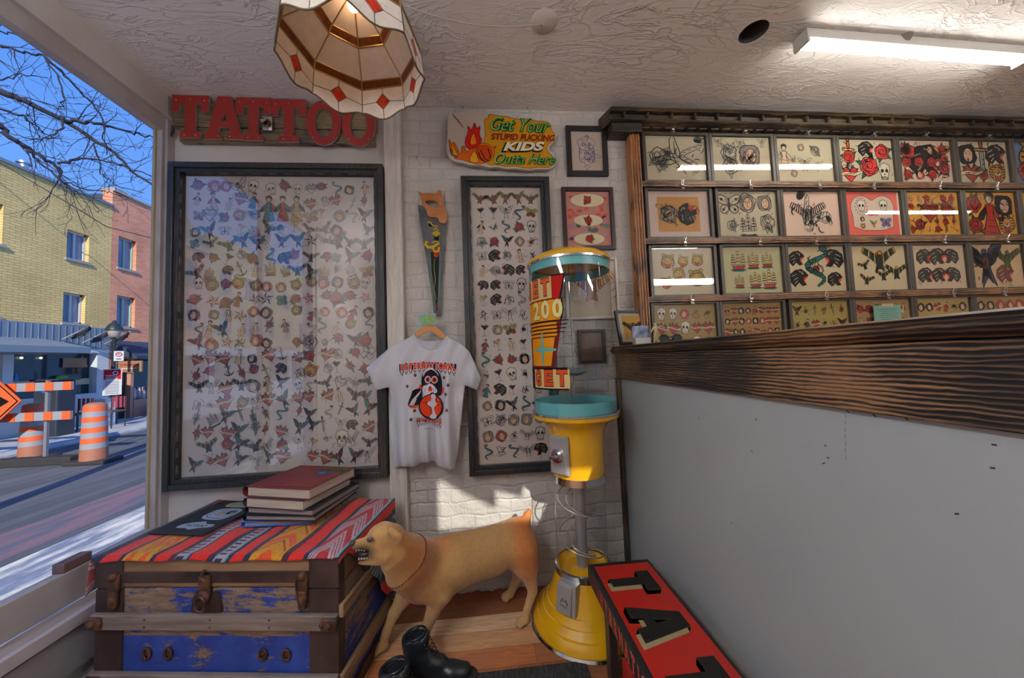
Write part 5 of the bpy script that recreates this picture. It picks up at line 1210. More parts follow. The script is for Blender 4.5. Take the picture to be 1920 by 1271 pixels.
def d_eagle2(k, w, h):
    rng = random.Random(2); k.at(0.0, 0.02, 0.24); m_eagle(k, pal(line=(0.4, 0.2, 0.14), red=(0.72, 0.3, 0.2), grn=(0.78, 0.6, 0.3), yel=(0.78, 0.66, 0.4), dark=(0.62, 0.38, 0.26)), rng); k.at(0, 0, 1)
    for s_ in (-1, 1):
        for i in range(4): k.stroke([(s_ * (0.10 + .01 * i), 0.06 - .04 * i), (s_ * (0.135 + .01 * i), 0.085 - .04 * i)], .005, (0.6, .3, .22), 2)
small_frame('white_picture_frame', 0.500, 0.826, 1.497, 1.868, 0.014, M('white_lacquer', (0.60, 0.56, 0.52), 0.4), (0.72, 0.66, 0.58), 'thin white frame with a spread eagle drawing, seen partly through the candy globe', d_eagle2)
def d_map(k, w, h):
    rng = random.Random(7)
    for i in range(18): k.arc(rng.uniform(-w / 2.6, w / 2.6), rng.uniform(-h / 2.6, h / 2.6), .012, rng.random() * 6, rng.random() * 6 + 3, .002, (0.3, 0.2, 0.15), 2)
small_frame('little_brown_picture_frame', 0.566, 0.727, 1.236, 1.435, 0.016, DKBR, (0.40, 0.30, 0.24), 'little brown picture frame below the white one, seen through the candy globe', d_map)
# ------------------------------------------------------------------ wall of framed flash sheets behind the counter
b = MB(); b.box(1.015, 6.4, 1.992, 1.999, 1.0, 2.617); cab = b.build('frame_wall_backboard', M('dark_backboard', (0.02, 0.016, 0.013), 0.7)); tag(cab, 'dark board behind the rows of framed flash sheets', 'backboard')
b = MB(); b.box(0.928, 0.992, 1.93, 1.999, 1.335, 2.611, 0.004)
for dx in (0.018, 0.034, 0.05): b.box(0.928 + dx, 0.932 + dx, 1.924, 1.932, 1.335, 2.61)
tag(b.build('burnt_wood_post', BURN_Z), 'orange scorched wooden post at the left end of the framed flash sheets', 'post')
cn = empty('carved_cornice', (3.5, 1.94, 2.6), 'long dark carved cornice with blocks running above the framed flash sheets', 'cornice')
b = MB()
prof = [(1.885, 2.748), (1.872, 2.740), (1.885, 2.728), (1.912, 2.720), (1.912, 2.690), (1.892, 2.684), (1.890, 2.672), (1.915, 2.664), (1.999, 2.664), (1.999, 2.748)]
L_ = []
def profx(b, prof, x0, x1):
    A = [b.bm.verts.new((x0 + (1.999 - y) * 0.35, y, z)) for y, z in prof]; B = [b.bm.verts.new((x1, y, z)) for y, z in prof]; n = len(prof)
    for i in range(n): b._f([A[i], A[(i + 1) % n], B[(i + 1) % n], B[i]])
    b._f(A[::-1]); b._f(B)
profx(b, prof, 0.765, 6.4)
x = 0.88
while x < 6.35: b.box(x, x + 0.016, 1.893, 1.914, 2.684, 2.724, 0.002); b.box(x + 0.004, x + 0.011, 1.889, 1.895, 2.684, 2.724); x += 0.148
b.box(0.81, 0.998, 1.905, 1.999, 2.612, 2.666, 0.004); x = 1.01
while x < 6.35: b.box(x, x + 0.05, 1.935, 1.962, 2.656, 2.666, 0.003); x += 0.075
b.build('cornice_moulding', CARVED, cn)
for i, z in enumerate((2.3135, 1.956, 1.6005)):
    b = MB(); b.box(0.995, 6.4, 1.948, 1.9635, z - 0.018, z + 0.018, 0.003); b.box(0.995, 6.4, 1.944, 1.949, z - 0.004, z + 0.004); b.box(0.995, 6.4, 1.96, 1.991, z - 0.008, z + 0.008)
    tag(b.build('picture_rail', BURN_X), ['scorched wooden rail under the top row of frames', 'scorched wooden rail between the second and third rows of frames', 'scorched wooden rail between the third row of frames and the lowest row'][i], 'rail')
GRF = M('dark_grey_brown_frame', (0.055, 0.045, 0.035), 0.4)
CLIPM = M('nickel_clip', (0.55, 0.55, 0.52), 0.25, 0.9)
PW = dict(w=1.2)
cream = (0.66, 0.62, 0.52); tan = (0.68, 0.52, 0.30); gold = (0.72, 0.52, 0.20); pink = (0.72, 0.62, 0.55)
line_p = pal(line=(0.16, 0.17, 0.18), fill=False, w=1.1)
colp = pal(red=(0.72, 0.20, 0.16), grn=(0.16, 0.36, 0.28), yel=(0.78, 0.58, 0.2)); redp = pal(line=(0.22, 0.12, 0.1), red=(0.62, 0.18, 0.14), grn=(0.3, 0.3, 0.22), yel=(0.62, 0.42, 0.2), w=1.1)
def lay(items, p, seed):
    def f(k, w, h):
        rng = random.Random(seed)
        for it in items:
            m, x, y, s = it[:4]; rot = it[4] if len(it) > 4 else 0; fl = it[5] if len(it) > 5 else 1
            k.at(x * w / 2, y * h / 2, s * h * 1.18, rot, fl); m(k, p, rng); hatch(k, p, rng, 6)
        k.at(0, 0, 1)
    return f
def crowd(ms, p, nx, ny, seed, s=1.0):
    def f(k, w, h):
        rng = random.Random(seed)
        for j in range(ny):
            for i in range(nx):
                k.at((i + .5 - nx / 2) * w * .92 / nx, (j + .5 - ny / 2) * h * .9 / ny, min(w / nx, h / ny) * rng.uniform(1.0, 1.25) * s, rng.uniform(-.3, .3), rng.choice((1, -1))); rng.choice(ms)(k, p, rng); hatch(k, p, rng, 3)
        k.at(0, 0, 1)
    return f
def d_dragons(k, w, h):     # two blue-black heads on a tan card inset in white
    k.poly([(-w * .34, -h * .38), (w * .34, -h * .38), (w * .34, h * .38), (-w * .34, h * .38)], (0.70, 0.50, 0.26), 0); k.base = 2
    rng = random.Random(3); lay([(m_scrib, -.35, 0, .6), (m_head, -.33, 0, .45), (m_panther, .3, 0, .5, 1.2), (m_scrib, .3, -.05, .5)], line_p, 5)(k, w, h); k.base = 0
def d_pinkskulls(k, w, h):
    pk = (0.80, 0.36, 0.30)
    k.poly([(-w * .46, -h * .5), (w * .46, -h * .5), (w * .46, h * .5), (-w * .46, h * .5)], pk, 0)
    q = [(-.36, -.38), (.36, -.38), (.36, -.05), (.4, .15), (.34, .36), (.2, .43), (.08, .38), (0, .3), (-.08, .38), (-.2, .43), (-.34, .36), (-.4, .15), (-.36, -.05)]
    q = smoothpoly([(a * w, c * h) for a, c in q], 1); k.poly(q, (0.76, 0.68, 0.60), 1); k.stroke(q, .003, K, 2, closed=True)
    k.base = 3; rng = random.Random(5)
    for sx in (-1, 1):
        for i in range(16):
            a = i * math.pi / 8; k.ell(sx * .2 * w + .07 * w * 1.9 * math.cos(a) * .8, .17 * h + .2 * h * math.sin(a), .004, .004, (0.3, 0.2, 0.4), 1, 6)
        k.at(sx * .2 * w, .17 * h, h * .34); m_skull(k, colp, rng)
    k.at(0, -.02 * h, h * .22, 0.5); m_banner_like(k); k.at(-.2 * w, -.12 * h, h * .16); m_head(k, colp, rng); k.at(-.2 * w, -.28 * h, h * .16); m_tiger(k, colp, rng); k.at(0, -.24 * h, h * .2); m_bird(k, pal(grn=(.3, .5, .4), dark=(.7, .6, .2)), rng); k.at(.22 * w, -.2 * h, h * .32); m_butterfly(k, pal(yel=(.5, .42, .6), red=(.5, .42, .6)), rng)
    k.at(0, 0, 1); k.base = 0
def m_banner_like(k): k.stroke([(-.5, .25), (-.2, .1), (.2, -.05), (.5, -.3)], .22, (0.72, 0.16, 0.14), 1)
def d_tigers(k, w, h):
    rng = random.Random(3); yp = pal(yel=(0.74, 0.60, 0.12), red=(.78, .25, .2))
    for x, y, s in ((-.36, .42, .42), (.02, .42, .32), (.38, .46, .36), (-.1, -.12, .38), (-.42, -.5, .34), (.34, -.32, .50)): k.at(x * w / 2 * 1.3, y * h / 2, s * h * .95, rng.uniform(-.2, .2), rng.choice((1, -1))); m_tiger(k, yp, rng)
    k.at(0, 0, 1)
def d_ships(k, w, h):
    rng = random.Random(3); sp = pal(red=(.66, .22, .18), grn=(.2, .4, .36))
    for x, y, s in ((-.45, .4, .52), (.05, .4, .42), (.52, .42, .40), (-.45, -.5, .34), (.08, -.46, .42), (.55, -.42, .5)): k.at(x * w / 2, y * h / 2, s * h); m_ship(k, sp, rng)
    k.at(0, 0, 1)
ppanth = pal(red=(.74, .22, .18)); peag = pal(yel=(.72, .58, .14), grn=(.16, .30, .30), red=(.76, .16, .12), dark=(.10, .14, .16))
def d_eagles(k, w, h):
    rng = random.Random(3); k.ell(0.02 * w, .24 * h, .085 * h * 1.4, .10 * h * 1.3, (.78, .14, .1), 0, 16); k.base = 2
    for x, y, s, r in ((.05, .45, .95, 0), (-.5, .15, .36, .3), (-.45, -.5, .42, -.2), (.15, -.3, .46, 0), (.62, -.15, .62, 0)): k.at(x * w / 2, y * h / 2, s * h * .75, r); m_eagle(k, peag, rng)
    k.at(0, 0, 1); k.base = 0
def d_panth(k, w, h):
    rng = random.Random(3); st = pal(dark=(.25, .24, .22), red=(.74, .2, .16))
    lay([(m_panther, -.66, .45, .40), (m_panther, -.62, -.42, .46), (m_snake, 0, .1, .8), (m_scrib, .02, .05, .5), (m_panther, .62, .42, .50, 0, -1), (m_panther, .62, -.5, .38)], ppanth, 4)(k, w, h)
def d_eagle_blue(k, w, h):
    rng = random.Random(3); lay([(m_bird, -.4, .1, 1.0, .1), (m_bird, -.42, .05, .8)], pal(dark=(.2, .26, .4), grn=(.3, .36, .5), red=(.6, .3, .2)), 4)(k, w, h); lay([(m_eagle, .42, .4, .55)], pal(grn=(.3, .36, .12), dark=(.25, .3, .1), yel=(.4, .42, .14)), 4)(k, w, h); lay([(m_panther, .3, -.4, .5)], pal(dark=(.42, .22, .18), red=(.6, .3, .3)), 5)(k, w, h)
DF = [
 # row 1
 [(cream, lay([(m_rose, -.55, .1, .55, .3), (m_rose, -.5, -.3, .3), (m_bird, .0, 0, .72, .9), (m_snake, .5, .1, .75)], line_p, 1), 'cream sheet with rose, swallow and snake in grey line, top row'),
  (cream, lay([(m_rose, -.4, .3, .5), (m_rose, -.38, -.3, .5), (m_head, .3, .2, .6), (m_scrib, .3, 0, .6), (m_bird, 0, .7, .2), (m_bird, -.75, .75, .2), (m_bird, .75, .75, .2)], line_p, 2), 'cream sheet with a big shaded rose beside a figure, top row'),
  (cream, lay([(m_lady, -.7, .15, .55), (m_star, -.4, .0, .14), (m_head, -.1, .6, .2), (m_rose, .4, .45, .3), (m_bird, 0, -.2, .3), (m_scrib, .5, -.25, .3), (m_head, -.4, -.6, .2)], line_p, 3), 'nearly empty cream sheet with tiny scattered figures, top row'),
  (cream, lay([(m_dagger, -.6, .2, .7), (m_panther, .05, .55, .42), (m_rose, .62, .45, .5), (m_rose, .1, -.25, .62), (m_heart, -.6, -.6, .42), (m_skull, .65, -.5, .4)], pal(red=(.78, .2, .18), grn=(.15, .42, .3)), 4), 'cream sheet with a large red rose among drawings, top row'),
  (pink, lambda k, w, h: (crowd([m_scrib, m_rose, m_head], colp, 4, 3, 11)(k, w, h), lay([(m_panther, 0, 0, .9), (m_rose, -.6, .5, .5), (m_butterfly, .6, .4, .5), (m_rose, .7, -.3, .4)], colp, 12)(k, w, h)), 'crowded pinkish sheet with a dark panther among flowers in the top row'),
  (cream, lay([(m_head, -.55, .4, .6), (m_dagger, 0, .2, .9), (m_panther, .55, .35, .6), (m_heart, -.45, -.5, .5), (m_rose, 0, -.6, .35), (m_tiger, .55, -.5, .5)], pal(red=(.62, .25, .2), yel=(.7, .5, .15)), 5), 'cream bordered sheet with six dark colour drawings in the top row'),
  ((0.30, 0.42, 0.55), lay([(m_tiger, 0, .2, 1.1), (m_rose, -.5, -.4, .6)], pal(yel=(.75, .5, .15)), 6), 'blue sheet at the picture edge, last of the top row')],
 # row 2
 [((0.70, 0.62, 0.58), d_dragons, 'white mount holding a tan card of animal heads, second row'),
  (cream, lay([(m_butterfly, -.6, .45, .55), (m_head, 0, .5, .5), (m_head, .6, .5, .42), (m_rose, -.55, -.5, .3), (m_ship, 0, -.5, .5), (m_rose, .65, -.35, .45)], line_p, 7), 'cream sheet with a line-drawn moth and heads, second row'),
  (pink, lay([(m_snake, .05, 0, .9, 1.0), (m_eagle, -.1, .05, .6), (m_snake, .1, -.3, .6, -1.0)], pal(fill=False, w=1.6), 8), 'pinkish sheet with one large coiled dragon in black line, second row'),
  ((0.74, 0.66, 0.58), d_pinkskulls, 'sheet with a bright pink border around two sugar skulls, second row'),
  (gold, lambda k, w, h: (crowd([m_arrow, m_dagger, m_rose, m_scrib], pal(red=(.66, .14, .1), grn=(.35, .36, .16), yel=(.75, .5, .1), line=(.32, .14, .06)), 6, 5, 14, 1.1)(k, w, h), lay([(m_heart, -.1, .1, .5), (m_rose, .55, .3, .4), (m_rose, -.5, -.5, .35)], pal(red=(.66, .14, .1)), 3)(k, w, h)), 'golden sheet crowded with daggers and red roses, second row'),
  (gold, lay([(m_rose, -.6, .45, .55), (m_lady, 0, -.05, 1.0), (m_head, .55, .4, .6), (m_rose, -.6, -.55, .5), (m_tiger, .6, -.5, .5), (m_rose, .1, .75, .2)], pal(red=(.66, .14, .1), grn=(.3, .34, .18), yel=(.72, .5, .2)), 9), 'golden sheet with a standing woman between roses, second row'),
  (gold, crowd([m_rose, m_head], redp, 3, 3, 15), 'golden sheet cut by the picture edge, second row')],
 # row 3
 [(cream, d_tigers, 'sheet of six yellow tiger heads in the third row'), ((0.64, 0.62, 0.48), d_ships, 'sheet of six sailing ships in the third row'), ((0.68, 0.62, 0.50), d_panth, 'sheet of black panther heads with red mouths in the third row'),
  ((0.68, 0.62, 0.50), d_eagles, 'sheet of spread eagles with a red sun in the third row'), ((0.68, 0.60, 0.50), lay([(m_panther, -.5, .45, .42), (m_panther, 0, .45, .46), (m_panther, .5, .45, .42, 0, -1), (m_panther, -.5, -.4, .42), (m_panther, 0, -.4, .40), (m_panther, .5, -.4, .42, 0, -1)], pal(dark=(.2, .19, .18), red=(.74, .2, .16)), 10), 'sheet of six striped cat heads in the third row'),
  ((0.68, 0.57, 0.44), d_eagle_blue, 'sheet of a blue-winged bird and a green eagle, third row'), ((0.68, 0.57, 0.44), crowd([m_rose, m_bird], redp, 3, 3, 16), 'sheet cut by the picture edge in the third row')],
 # row 4
 [((0.52, 0.44, 0.26), crowd([m_head, m_head, m_skull, m_scrib, m_heart], redp, 5, 3, 17), 'brownish sheet of grey heads behind the leaning frame, lowest row'), ((0.52, 0.42, 0.26), crowd([m_head, m_heart, m_lady, m_head], redp, 8, 4, 18), 'brownish sheet of many small red heads, lowest row'),
  ((0.56, 0.50, 0.28), crowd([m_lady, m_heart, m_bird, m_scrib, m_dagger], redp, 6, 3, 19), 'olive-tan sheet of small pin-up figures, lowest row'), ((0.54, 0.42, 0.28), crowd([m_head, m_rose, m_lady], redp, 6, 3, 20), 'brownish sheet with a green note taped over it, lowest row'),
  ((0.56, 0.47, 0.28), crowd([m_head, m_scrib, m_lady, m_heart], redp, 6, 3, 21), 'tan sheet of small red figures half hidden by the counter, lowest row'), ((0.54, 0.42, 0.26), crowd([m_head], redp, 5, 3, 22), 'brown sheet of round women\'s heads half hidden by the counter, lowest row'), ((0.54, 0.42, 0.26), crowd([m_head], redp, 5, 3, 23), 'brown sheet at the picture edge, lowest row')],
]
frgroup = 'framed flash sheets on the wall behind the counter'
for j, ztop in enumerate((2.640, 2.284, 1.925, 1.573)):
    for i in range(7):
        px0 = 1.036 + 0.4385 * i + (0.004, 0.0, 0.002, -0.006)[j] + (0.03 * (i > 0) * (j in (1, 2)) * 0.6)
        if j == 3: px0 += 0.02 * (i > 1)
        x0, x1, z1, z0 = px0 - 0.0142, px0 + 0.408 + 0.0142, ztop + 0.018, ztop - 0.297 - 0.018
        papc, fn, lab = DF[j][i]
        papc = tuple(min(1, c * 1.07) for c in papc)
        r = empty('flash_picture_frame', ((x0 + x1) / 2, 1.99, z0), 'dark framed ' + lab, 'picture frame', frgroup)
        b = MB(); rect_frame(b, x0, x1, z0, z1, 0.02, 1.965, 1.991, 0.002); b.build('frame_moulding', GRF, r)
        b = MB(); b.box(x0 + .01, x1 - .01, 1.982, 1.986, z0 + .01, z1 - .01); sh = b.build('print_sheet', inkm(papc), r)
        k = Ink(((x0 + x1) / 2, 1.982, (z0 + z1) / 2)); fn(k, 0.40, 0.29)
        if j == 3 or (j, i) in ((0, 5), (1, 1), (0, 0)):
            q = [(-.19, -.135), (.19, -.135), (.19, .135), (-.19, .135)]; k.stroke(q, .0015, (0.35, 0.3, 0.22), 1, closed=True)
        k.build('drawing', sh, clip=(.203, .148))
        b = MB(); b.box(x0 + .015, x1 - .015, 1.9745, 1.976, z0 + .015, z1 - .015); b.build('glass', PIC_GLASS, r)
        b = MB(); cx = (x0 + x1) / 2 + (-0.03, 0.01, 0.0, 0.03)[(i + j) % 4]; tl = 0.006 * ((i * 3 + j) % 3 - 1)
        b.box(cx - .009, cx + .009, 1.935, 1.966, z1 - .006, z1 + .004, .001); b.tube([(cx - .005 + tl, 1.938, z1 + .002), (cx - .006, 1.930, z1 + .030), (cx + .006, 1.930, z1 + .030), (cx + .005 - tl, 1.938, z1 + .002)], .0028, 5); b.tube([(cx - .005, 1.945, z1 - .004), (cx - .007, 1.934, z1 - .024), (cx + .007, 1.934, z1 - .024), (cx + .005, 1.945, z1 - .004)], .0028, 5)
        b.build('spring_clip', CLIPM, r)
nt_ = empty('green_note', (2.52, 1.96, 1.42), 'pale green printed note taped over a frame in the lowest row', 'note')
q0, q1 = P(1637, 573, 1, 1.962), P(1692, 610, 1, 1.962)
b = MB(); b.box(q0.x, q1.x, 1.9615, 1.963, q1.z - 0.06, q0.z); b.build('note_paper', inkm((0.42, 0.56, 0.50)), nt_)
k = Ink((q0.x, 1.9615, q0.z)); 
for i in range(9): k.stroke([(0.03 + .01 * (i % 3), -0.025 - .013 * i), (0.17 - .012 * (i % 2), -0.025 - .013 * i)], .003, (0.25, 0.4, 0.42), 1, taper=False)
k.build('printed_lines', nt_)
b = MB(); b.box(q0.x + .06, q0.x + .14, 1.960, 1.961, q0.z - .008, q0.z + .01); b.build('tape', inkm((0.66, 0.60, 0.48)), nt_)

# ------------------------------------------------------------------ counter
ct = empty('reception_counter', (0.86, 0.4, 0), 'reception counter with a white panel front and a scorched wood top edge', 'counter')
WPAN = M('white_laminate_panel', (0.36, 0.385, 0.40), 0.35, col2=(0.39, 0.41, 0.42), ns=1.5)
b = MB(); b.box(0.80, 0.84, -1.4, 1.955, 0.0, 1.15); b.build('front_panel', WPAN, ct)
k = Ink((0.80, 0, 0), (0, -1, 0), (0, 0, 1), (-1, 0, 0), step=0.0004); rng = random.Random(6)
for px_, py_ in ((1418, 785), (1548, 835), (1545, 870), (1553, 858), (1865, 834), (1862, 878), (1410, 845), (1372, 980), (1310, 785), (1590, 770), (1640, 777), (1700, 783), (1795, 965)):
    q = P(px_, py_, 0, 0.80); u, v = -q.y, q.z
    k.stroke([(u - .003, v), (u + .003, v - rng.uniform(-.004, .006))], rng.uniform(.002, .004), (0.24, 0.22, 0.2), 1)
for i in range(7): q = P(1585 + rng.uniform(-1, 1), 775 + i * 13, 0, .80); k.stroke([(-q.y, q.z), (-q.y + .001, q.z - .01)], .0012, (0.36, 0.35, .34), 1)
k.build('scuff_marks', ct)
b = MB(); b.box(0.782, 0.80, -1.4, 1.985, 1.143, 1.287, 0.003); b.build('fascia_board', BURN_Y, ct)
b = MB(); prof = [(0.765, 1.297), (0.760, 1.305), (0.765, 1.313), (0.775, 1.317), (0.772, 1.325), (0.79, 1.330), (1.012, 1.330), (1.012, 1.296), (0.79, 1.287), (0.775, 1.287)]
A = [b.bm.verts.new((x, -1.4, z)) for x, z in prof]; B_ = [b.bm.verts.new((x, 1.999, z)) for x, z in prof]; n = len(prof)
for i in range(n): b._f([A[i], A[(i + 1) % n], B_[(i + 1) % n], B_[i]])
b._f(A[::-1]); b._f(B_); b.build('counter_top', charred('burnt_pine_y2', 'Y', light=(0.26, 0.12, 0.045), lo=0.44, hi=0.72), ct)
b = MB(); b.box(0.775, 0.797, 1.945, 1.985, 0.0, 1.143, 0.003); b.build('end_batten', BURN_Z2 if 'BURN_Z2' in globals() else charred('burnt_pine_z2', 'Z', light=(0.22, 0.13, 0.06), lo=0.45, hi=0.75), ct)
b = MB(); b.box(0.79, 0.80, -1.4, 1.95, 0.0, 0.075, 0.002); b.build('kick_strip', charred('burnt_pine_y3', 'Y', light=(0.16, 0.10, 0.05), lo=0.45, hi=0.8), ct)

# things standing on the counter by the wall
CT = 1.330
lf = empty('leaning_picture_frame', (0.86, 1.93, CT), 'dark frame with a tan drawing leaning at the wall end of the counter', 'picture frame')
U = Vector((0.985, 0.17, 0)).normalized(); Nn = Vector((U.y, -U.x, 0)); Vv = (Vector((0, 0, 1)) - Nn * 0.22).normalized(); Nn = U.cross(Vv); 
if Nn.y > 0: Nn = -Nn
C0 = Vector((0.775, 1.875, CT + .004)); wf, hf = 0.205, 0.205
def quadbox(b, u0, u1, v0, v1, d0, d1): 
    c = C0 + U * (u0 + u1) / 2 + Vv * (v0 + v1) / 2 + Nn * (d0 + d1) / 2; b.obox(c, U * (u1 - u0) / 2, Vv * (v1 - v0) / 2, Nn * (d1 - d0) / 2)
b = MB(); w_ = .014
for a in ((0, w_, 0, hf), (wf - w_, wf, 0, hf), (w_, wf - w_, 0, w_), (w_, wf - w_, hf - w_, hf)): quadbox(b, *a, -.008, .008)
b.build('frame_moulding', BLKF, lf)
b = MB(); quadbox(b, .01, wf - .01, .01, hf - .01, -.004, -.001); b.build('mount', inkm((0.66, 0.62, 0.55)), lf)
k = Ink(C0 + Nn * -.001 + U * wf / 2 + Vv * hf / 2, U, Vv, Nn); k.poly([(-.062, -.072), (.062, -.072), (.062, .072), (-.062, .072)], (0.66, 0.50, 0.24), 1)
k.base = 2; k.at(0, 0, .11); m_eagle(k, pal(yel=(.4, .32, .15), grn=(.25, .2, .12), dark=(.2, .16, .12)), random.Random(1)); m_scrib(k, line_p, random.Random(5)); k.build('drawing', lf)
cs = empty('small_blue_picture_card', (0.87, 1.80, CT), 'small blue picture card standing on a white holder on the counter', 'card')
b = MB(); b.obox((0.865, 1.80, CT + .018), Vector((.045, .004, 0)), Vector((0, .02, 0)), Vector((0, 0, .018)), .003); b.build('card_holder', M('milky_plastic', (0.46, 0.44, 0.38), 0.3), cs)
b = MB(); b.obox((0.862, 1.80, CT + .068), Vector((.05, .004, 0)), Vector((0, .002, 0)), Vector((0, 0, .034))); b.build('card', M('blue_cloudy_print', (0.06, 0.09, 0.18), 0.3, col2=(0.26, 0.32, 0.44), ns=22), cs)
fg = empty('trophy_figurine', (0.925, 1.77, CT), 'tiny gilt figurine with a raised arm standing on the counter', 'figurine')
fld = Field((0.87, 1.73, CT - .01), (1.0, 1.81, CT + .15), .0022); f0 = Vector((0.93, 1.77, CT))
for a, c, ra, rb2 in (((0, 0, .02), (.002, 0, .055), .007, .008), ((.002, 0, .055), (0, 0, .088), .010, .012), ((-.008, 0, .003), (-.004, 0, .05), .005, .007), ((.012, 0, .003), (.006, 0, .05), .005, .007), ((-.010, 0, .088), (-.022, 0, .065), .005, .004), ((.010, 0, .09), (.028, -.004, .098), .004, .004), ((.028, -.004, .098), (.05, -.006, .085), .003, .0025), ((0, 0, .10), (0, 0, .108), .005, .008)):
    fld.cap(f0 + Vector(a), f0 + Vector(c), ra, rb2, .004)
field_obj('figure', fld, M('gilt_metal', (0.50, 0.42, 0.24), 0.3, 0.8), fg)
b = MB(); b.lathe([(0, 0), (.018, 0), (.018, .006), (0, .007)], f0, 16); b.build('figurine_base', BLKF, fg)
sgl = empty('sunglasses', (0.96, 1.66, CT), 'folded black sunglasses lying on the counter top', 'sunglasses')
b = MB()
for s_ in (-1, 1): b.tube([(0.955 + s_ * .034 + .026 * math.cos(t), 1.665 + .004 * math.cos(t), CT + .022 + .018 * math.sin(t)) for t in [i * 2 * math.pi / 18 for i in range(18)]], .0035, 6, closed=True)
b.tube([(0.945, 1.665, CT + .03), (0.965, 1.665, CT + .03)], .003, 6)
for s_ in (-1, 1): b.tube([(0.955 + s_ * .06, 1.665, CT + .03), (0.955 + s_ * .05, 1.69, CT + .02), (0.955 - s_ * .04, 1.70 + .006 * s_, CT + .008)], .003, 6)
b.build('glasses_frame', BLKF, sgl)
for s_ in (-1, 1): b = MB(); b.lathe([(0, 0), (.024, 0)], (0.955 + s_ * .034, 1.665, CT + .022), 18, 'Y'); b.build('lens', M('dark_lens', (0.01, 0.012, 0.015), 0.05), sgl)
kr = empty('key_ring', (1.02, 1.60, CT), 'bunch of dark keys beside the sunglasses on the counter', 'keys')
b = MB(); b.tube([(1.02 + .015 * math.cos(t), 1.60 + .015 * math.sin(t), CT + .004) for t in [i * .42 for i in range(15)]], .0022, 5, closed=True); b.build('ring', CLIPM, kr)
for i in range(4): 
    a = .5 + i * .6; b = MB(); d = Vector((math.cos(a), math.sin(a), 0)); c = Vector((1.02, 1.60, CT + .006 + i * .002)) + d * .04; b.obox(c, d * .024, Vector((-d.y, d.x, 0)) * .004, Vector((0, 0, .001))); b.obox(c - d * .02, d * .009, Vector((-d.y, d.x, 0)) * .010, Vector((0, 0, .0015))); b.build('key', M('dark_key_metal', (0.05, 0.05, 0.055), 0.3, 0.7), kr)
# ------------------------------------------------------------------ spiral candy vending machine
GX, GY = 0.455, 1.716
YEL = M('yellow_enamel', (0.80, 0.42, 0.008), 0.22, coat=0.6); TEAL = M('teal_band', (0.13, 0.44, 0.46), 0.35); CHR = M('chrome', (0.62, 0.62, 0.62), 0.15, 1.0)
gm = empty('candy_vending_machine', (GX, GY, 0), 'yellow floor-standing candy vending machine with a clear globe and a spiral tower', 'vending machine')
def lat(name, prof, mat, n=64, parent=gm, **kw):
    b = MB(); b.lathe(prof, (GX, GY, 0), n, **kw); return b.build(name, mat, parent, smooth=True, angle=35)
lat('base_rim', [(0.0, 0.0), (0.262, 0.0), (0.268, 0.008), (0.262, 0.018), (0.25, 0.018)], CHR)
lat('base_cone', [(0.255, 0.014), (0.25, 0.035), (0.235, 0.055), (0.225, 0.058), (0.205, 0.085), (0.20, 0.086), (0.182, 0.115), (0.178, 0.116), (0.162, 0.15), (0.15, 0.18), (0.14, 0.215), (0.133, 0.25), (0.131, 0.262), (0.118, 0.262), (0.10, 0.235), (0.06, 0.225), (0.05, 0.25), (0.0, 0.25)], YEL)
lat('base_ring', [(0.1335, 0.235), (0.1355, 0.236), (0.1345, 0.268), (0.126, 0.27)], CHR)
lat('lower_tube', [(0.125, 0.262), (0.125, 0.69)], glass('acrylic', (0.97, 0.98, 0.98), 0.03, 1.3, 1.4))
lat('top_ring', [(0.128, 0.668), (0.130, 0.668), (0.130, 0.702), (0.10, 0.702)], CHR)
lat('centre_pole', [(0.028, 0.24), (0.028, 0.70)], M('grey_pole', (0.36, 0.36, 0.36), 0.35, 0.4), 24)
b = MB(); rg = random.Random(1)
b.tube([(GX + 0.108 * math.cos(t), GY + 0.108 * math.sin(t), 0.665 - 0.40 * t / (2 * math.pi * 2.2)) for t in [i * 0.18 for i in range(77)]], 0.0035, 6)
b.tube([(GX + 0.066 * math.cos(t), GY + 0.066 * math.sin(t), 0.655 - 0.40 * t / (2 * math.pi * 2.2)) for t in [i * 0.18 for i in range(77)]], 0.003, 6)
b.build('spiral_rail', M('clear_wire', (0.58, 0.56, 0.50), 0.15, 0.6), gm, smooth=True)
lat('funnel_body', [(0.0, 0.70), (0.128, 0.70), (0.130, 0.715), (0.131, 0.80), (0.134, 0.88), (0.142, 0.925), (0.165, 0.958), (0.195, 0.972), (0.212, 0.982), (0.214, 0.998), (0.20, 1.0)], YEL)
lat('globe_seat_rim', [(0.211, 0.998), (0.216, 1.0), (0.216, 1.01), (0.207, 1.012)], CHR)
lat('teal_band_lower', [(0.203, 1.008), (0.203, 1.065), (0.199, 1.065), (0.199, 1.008)], TEAL)
lat('globe_floor', [(0.199, 1.02), (0.06, 1.03), (0.0, 1.03)], M('teal_floor', (0.10, 0.30, 0.32), 0.4))
lat('clear_globe', [(0.205, 1.008), (0.205, 1.755)], glass('acrylic_globe', (0.96, 0.975, 0.98), 0.02, 1.6, 1.45), 96)
lat('teal_band_upper', [(0.203, 1.705), (0.203, 1.745), (0.199, 1.745), (0.199, 1.705)], TEAL)
lat('lid_rim', [(0.205, 1.742), (0.211, 1.744), (0.211, 1.754), (0.205, 1.756)], CHR)
lat('lid', [(0.211, 1.754), (0.213, 1.762), (0.205, 1.772), (0.175, 1.792), (0.165, 1.794), (0.12, 1.815), (0.05, 1.828), (0.0, 1.83)], YEL)
b = MB(); b.tube([(GX, GY, 1.03), (GX, GY, 1.76)], 0.0022, 8); b.build('lid_rod', CHR, gm)
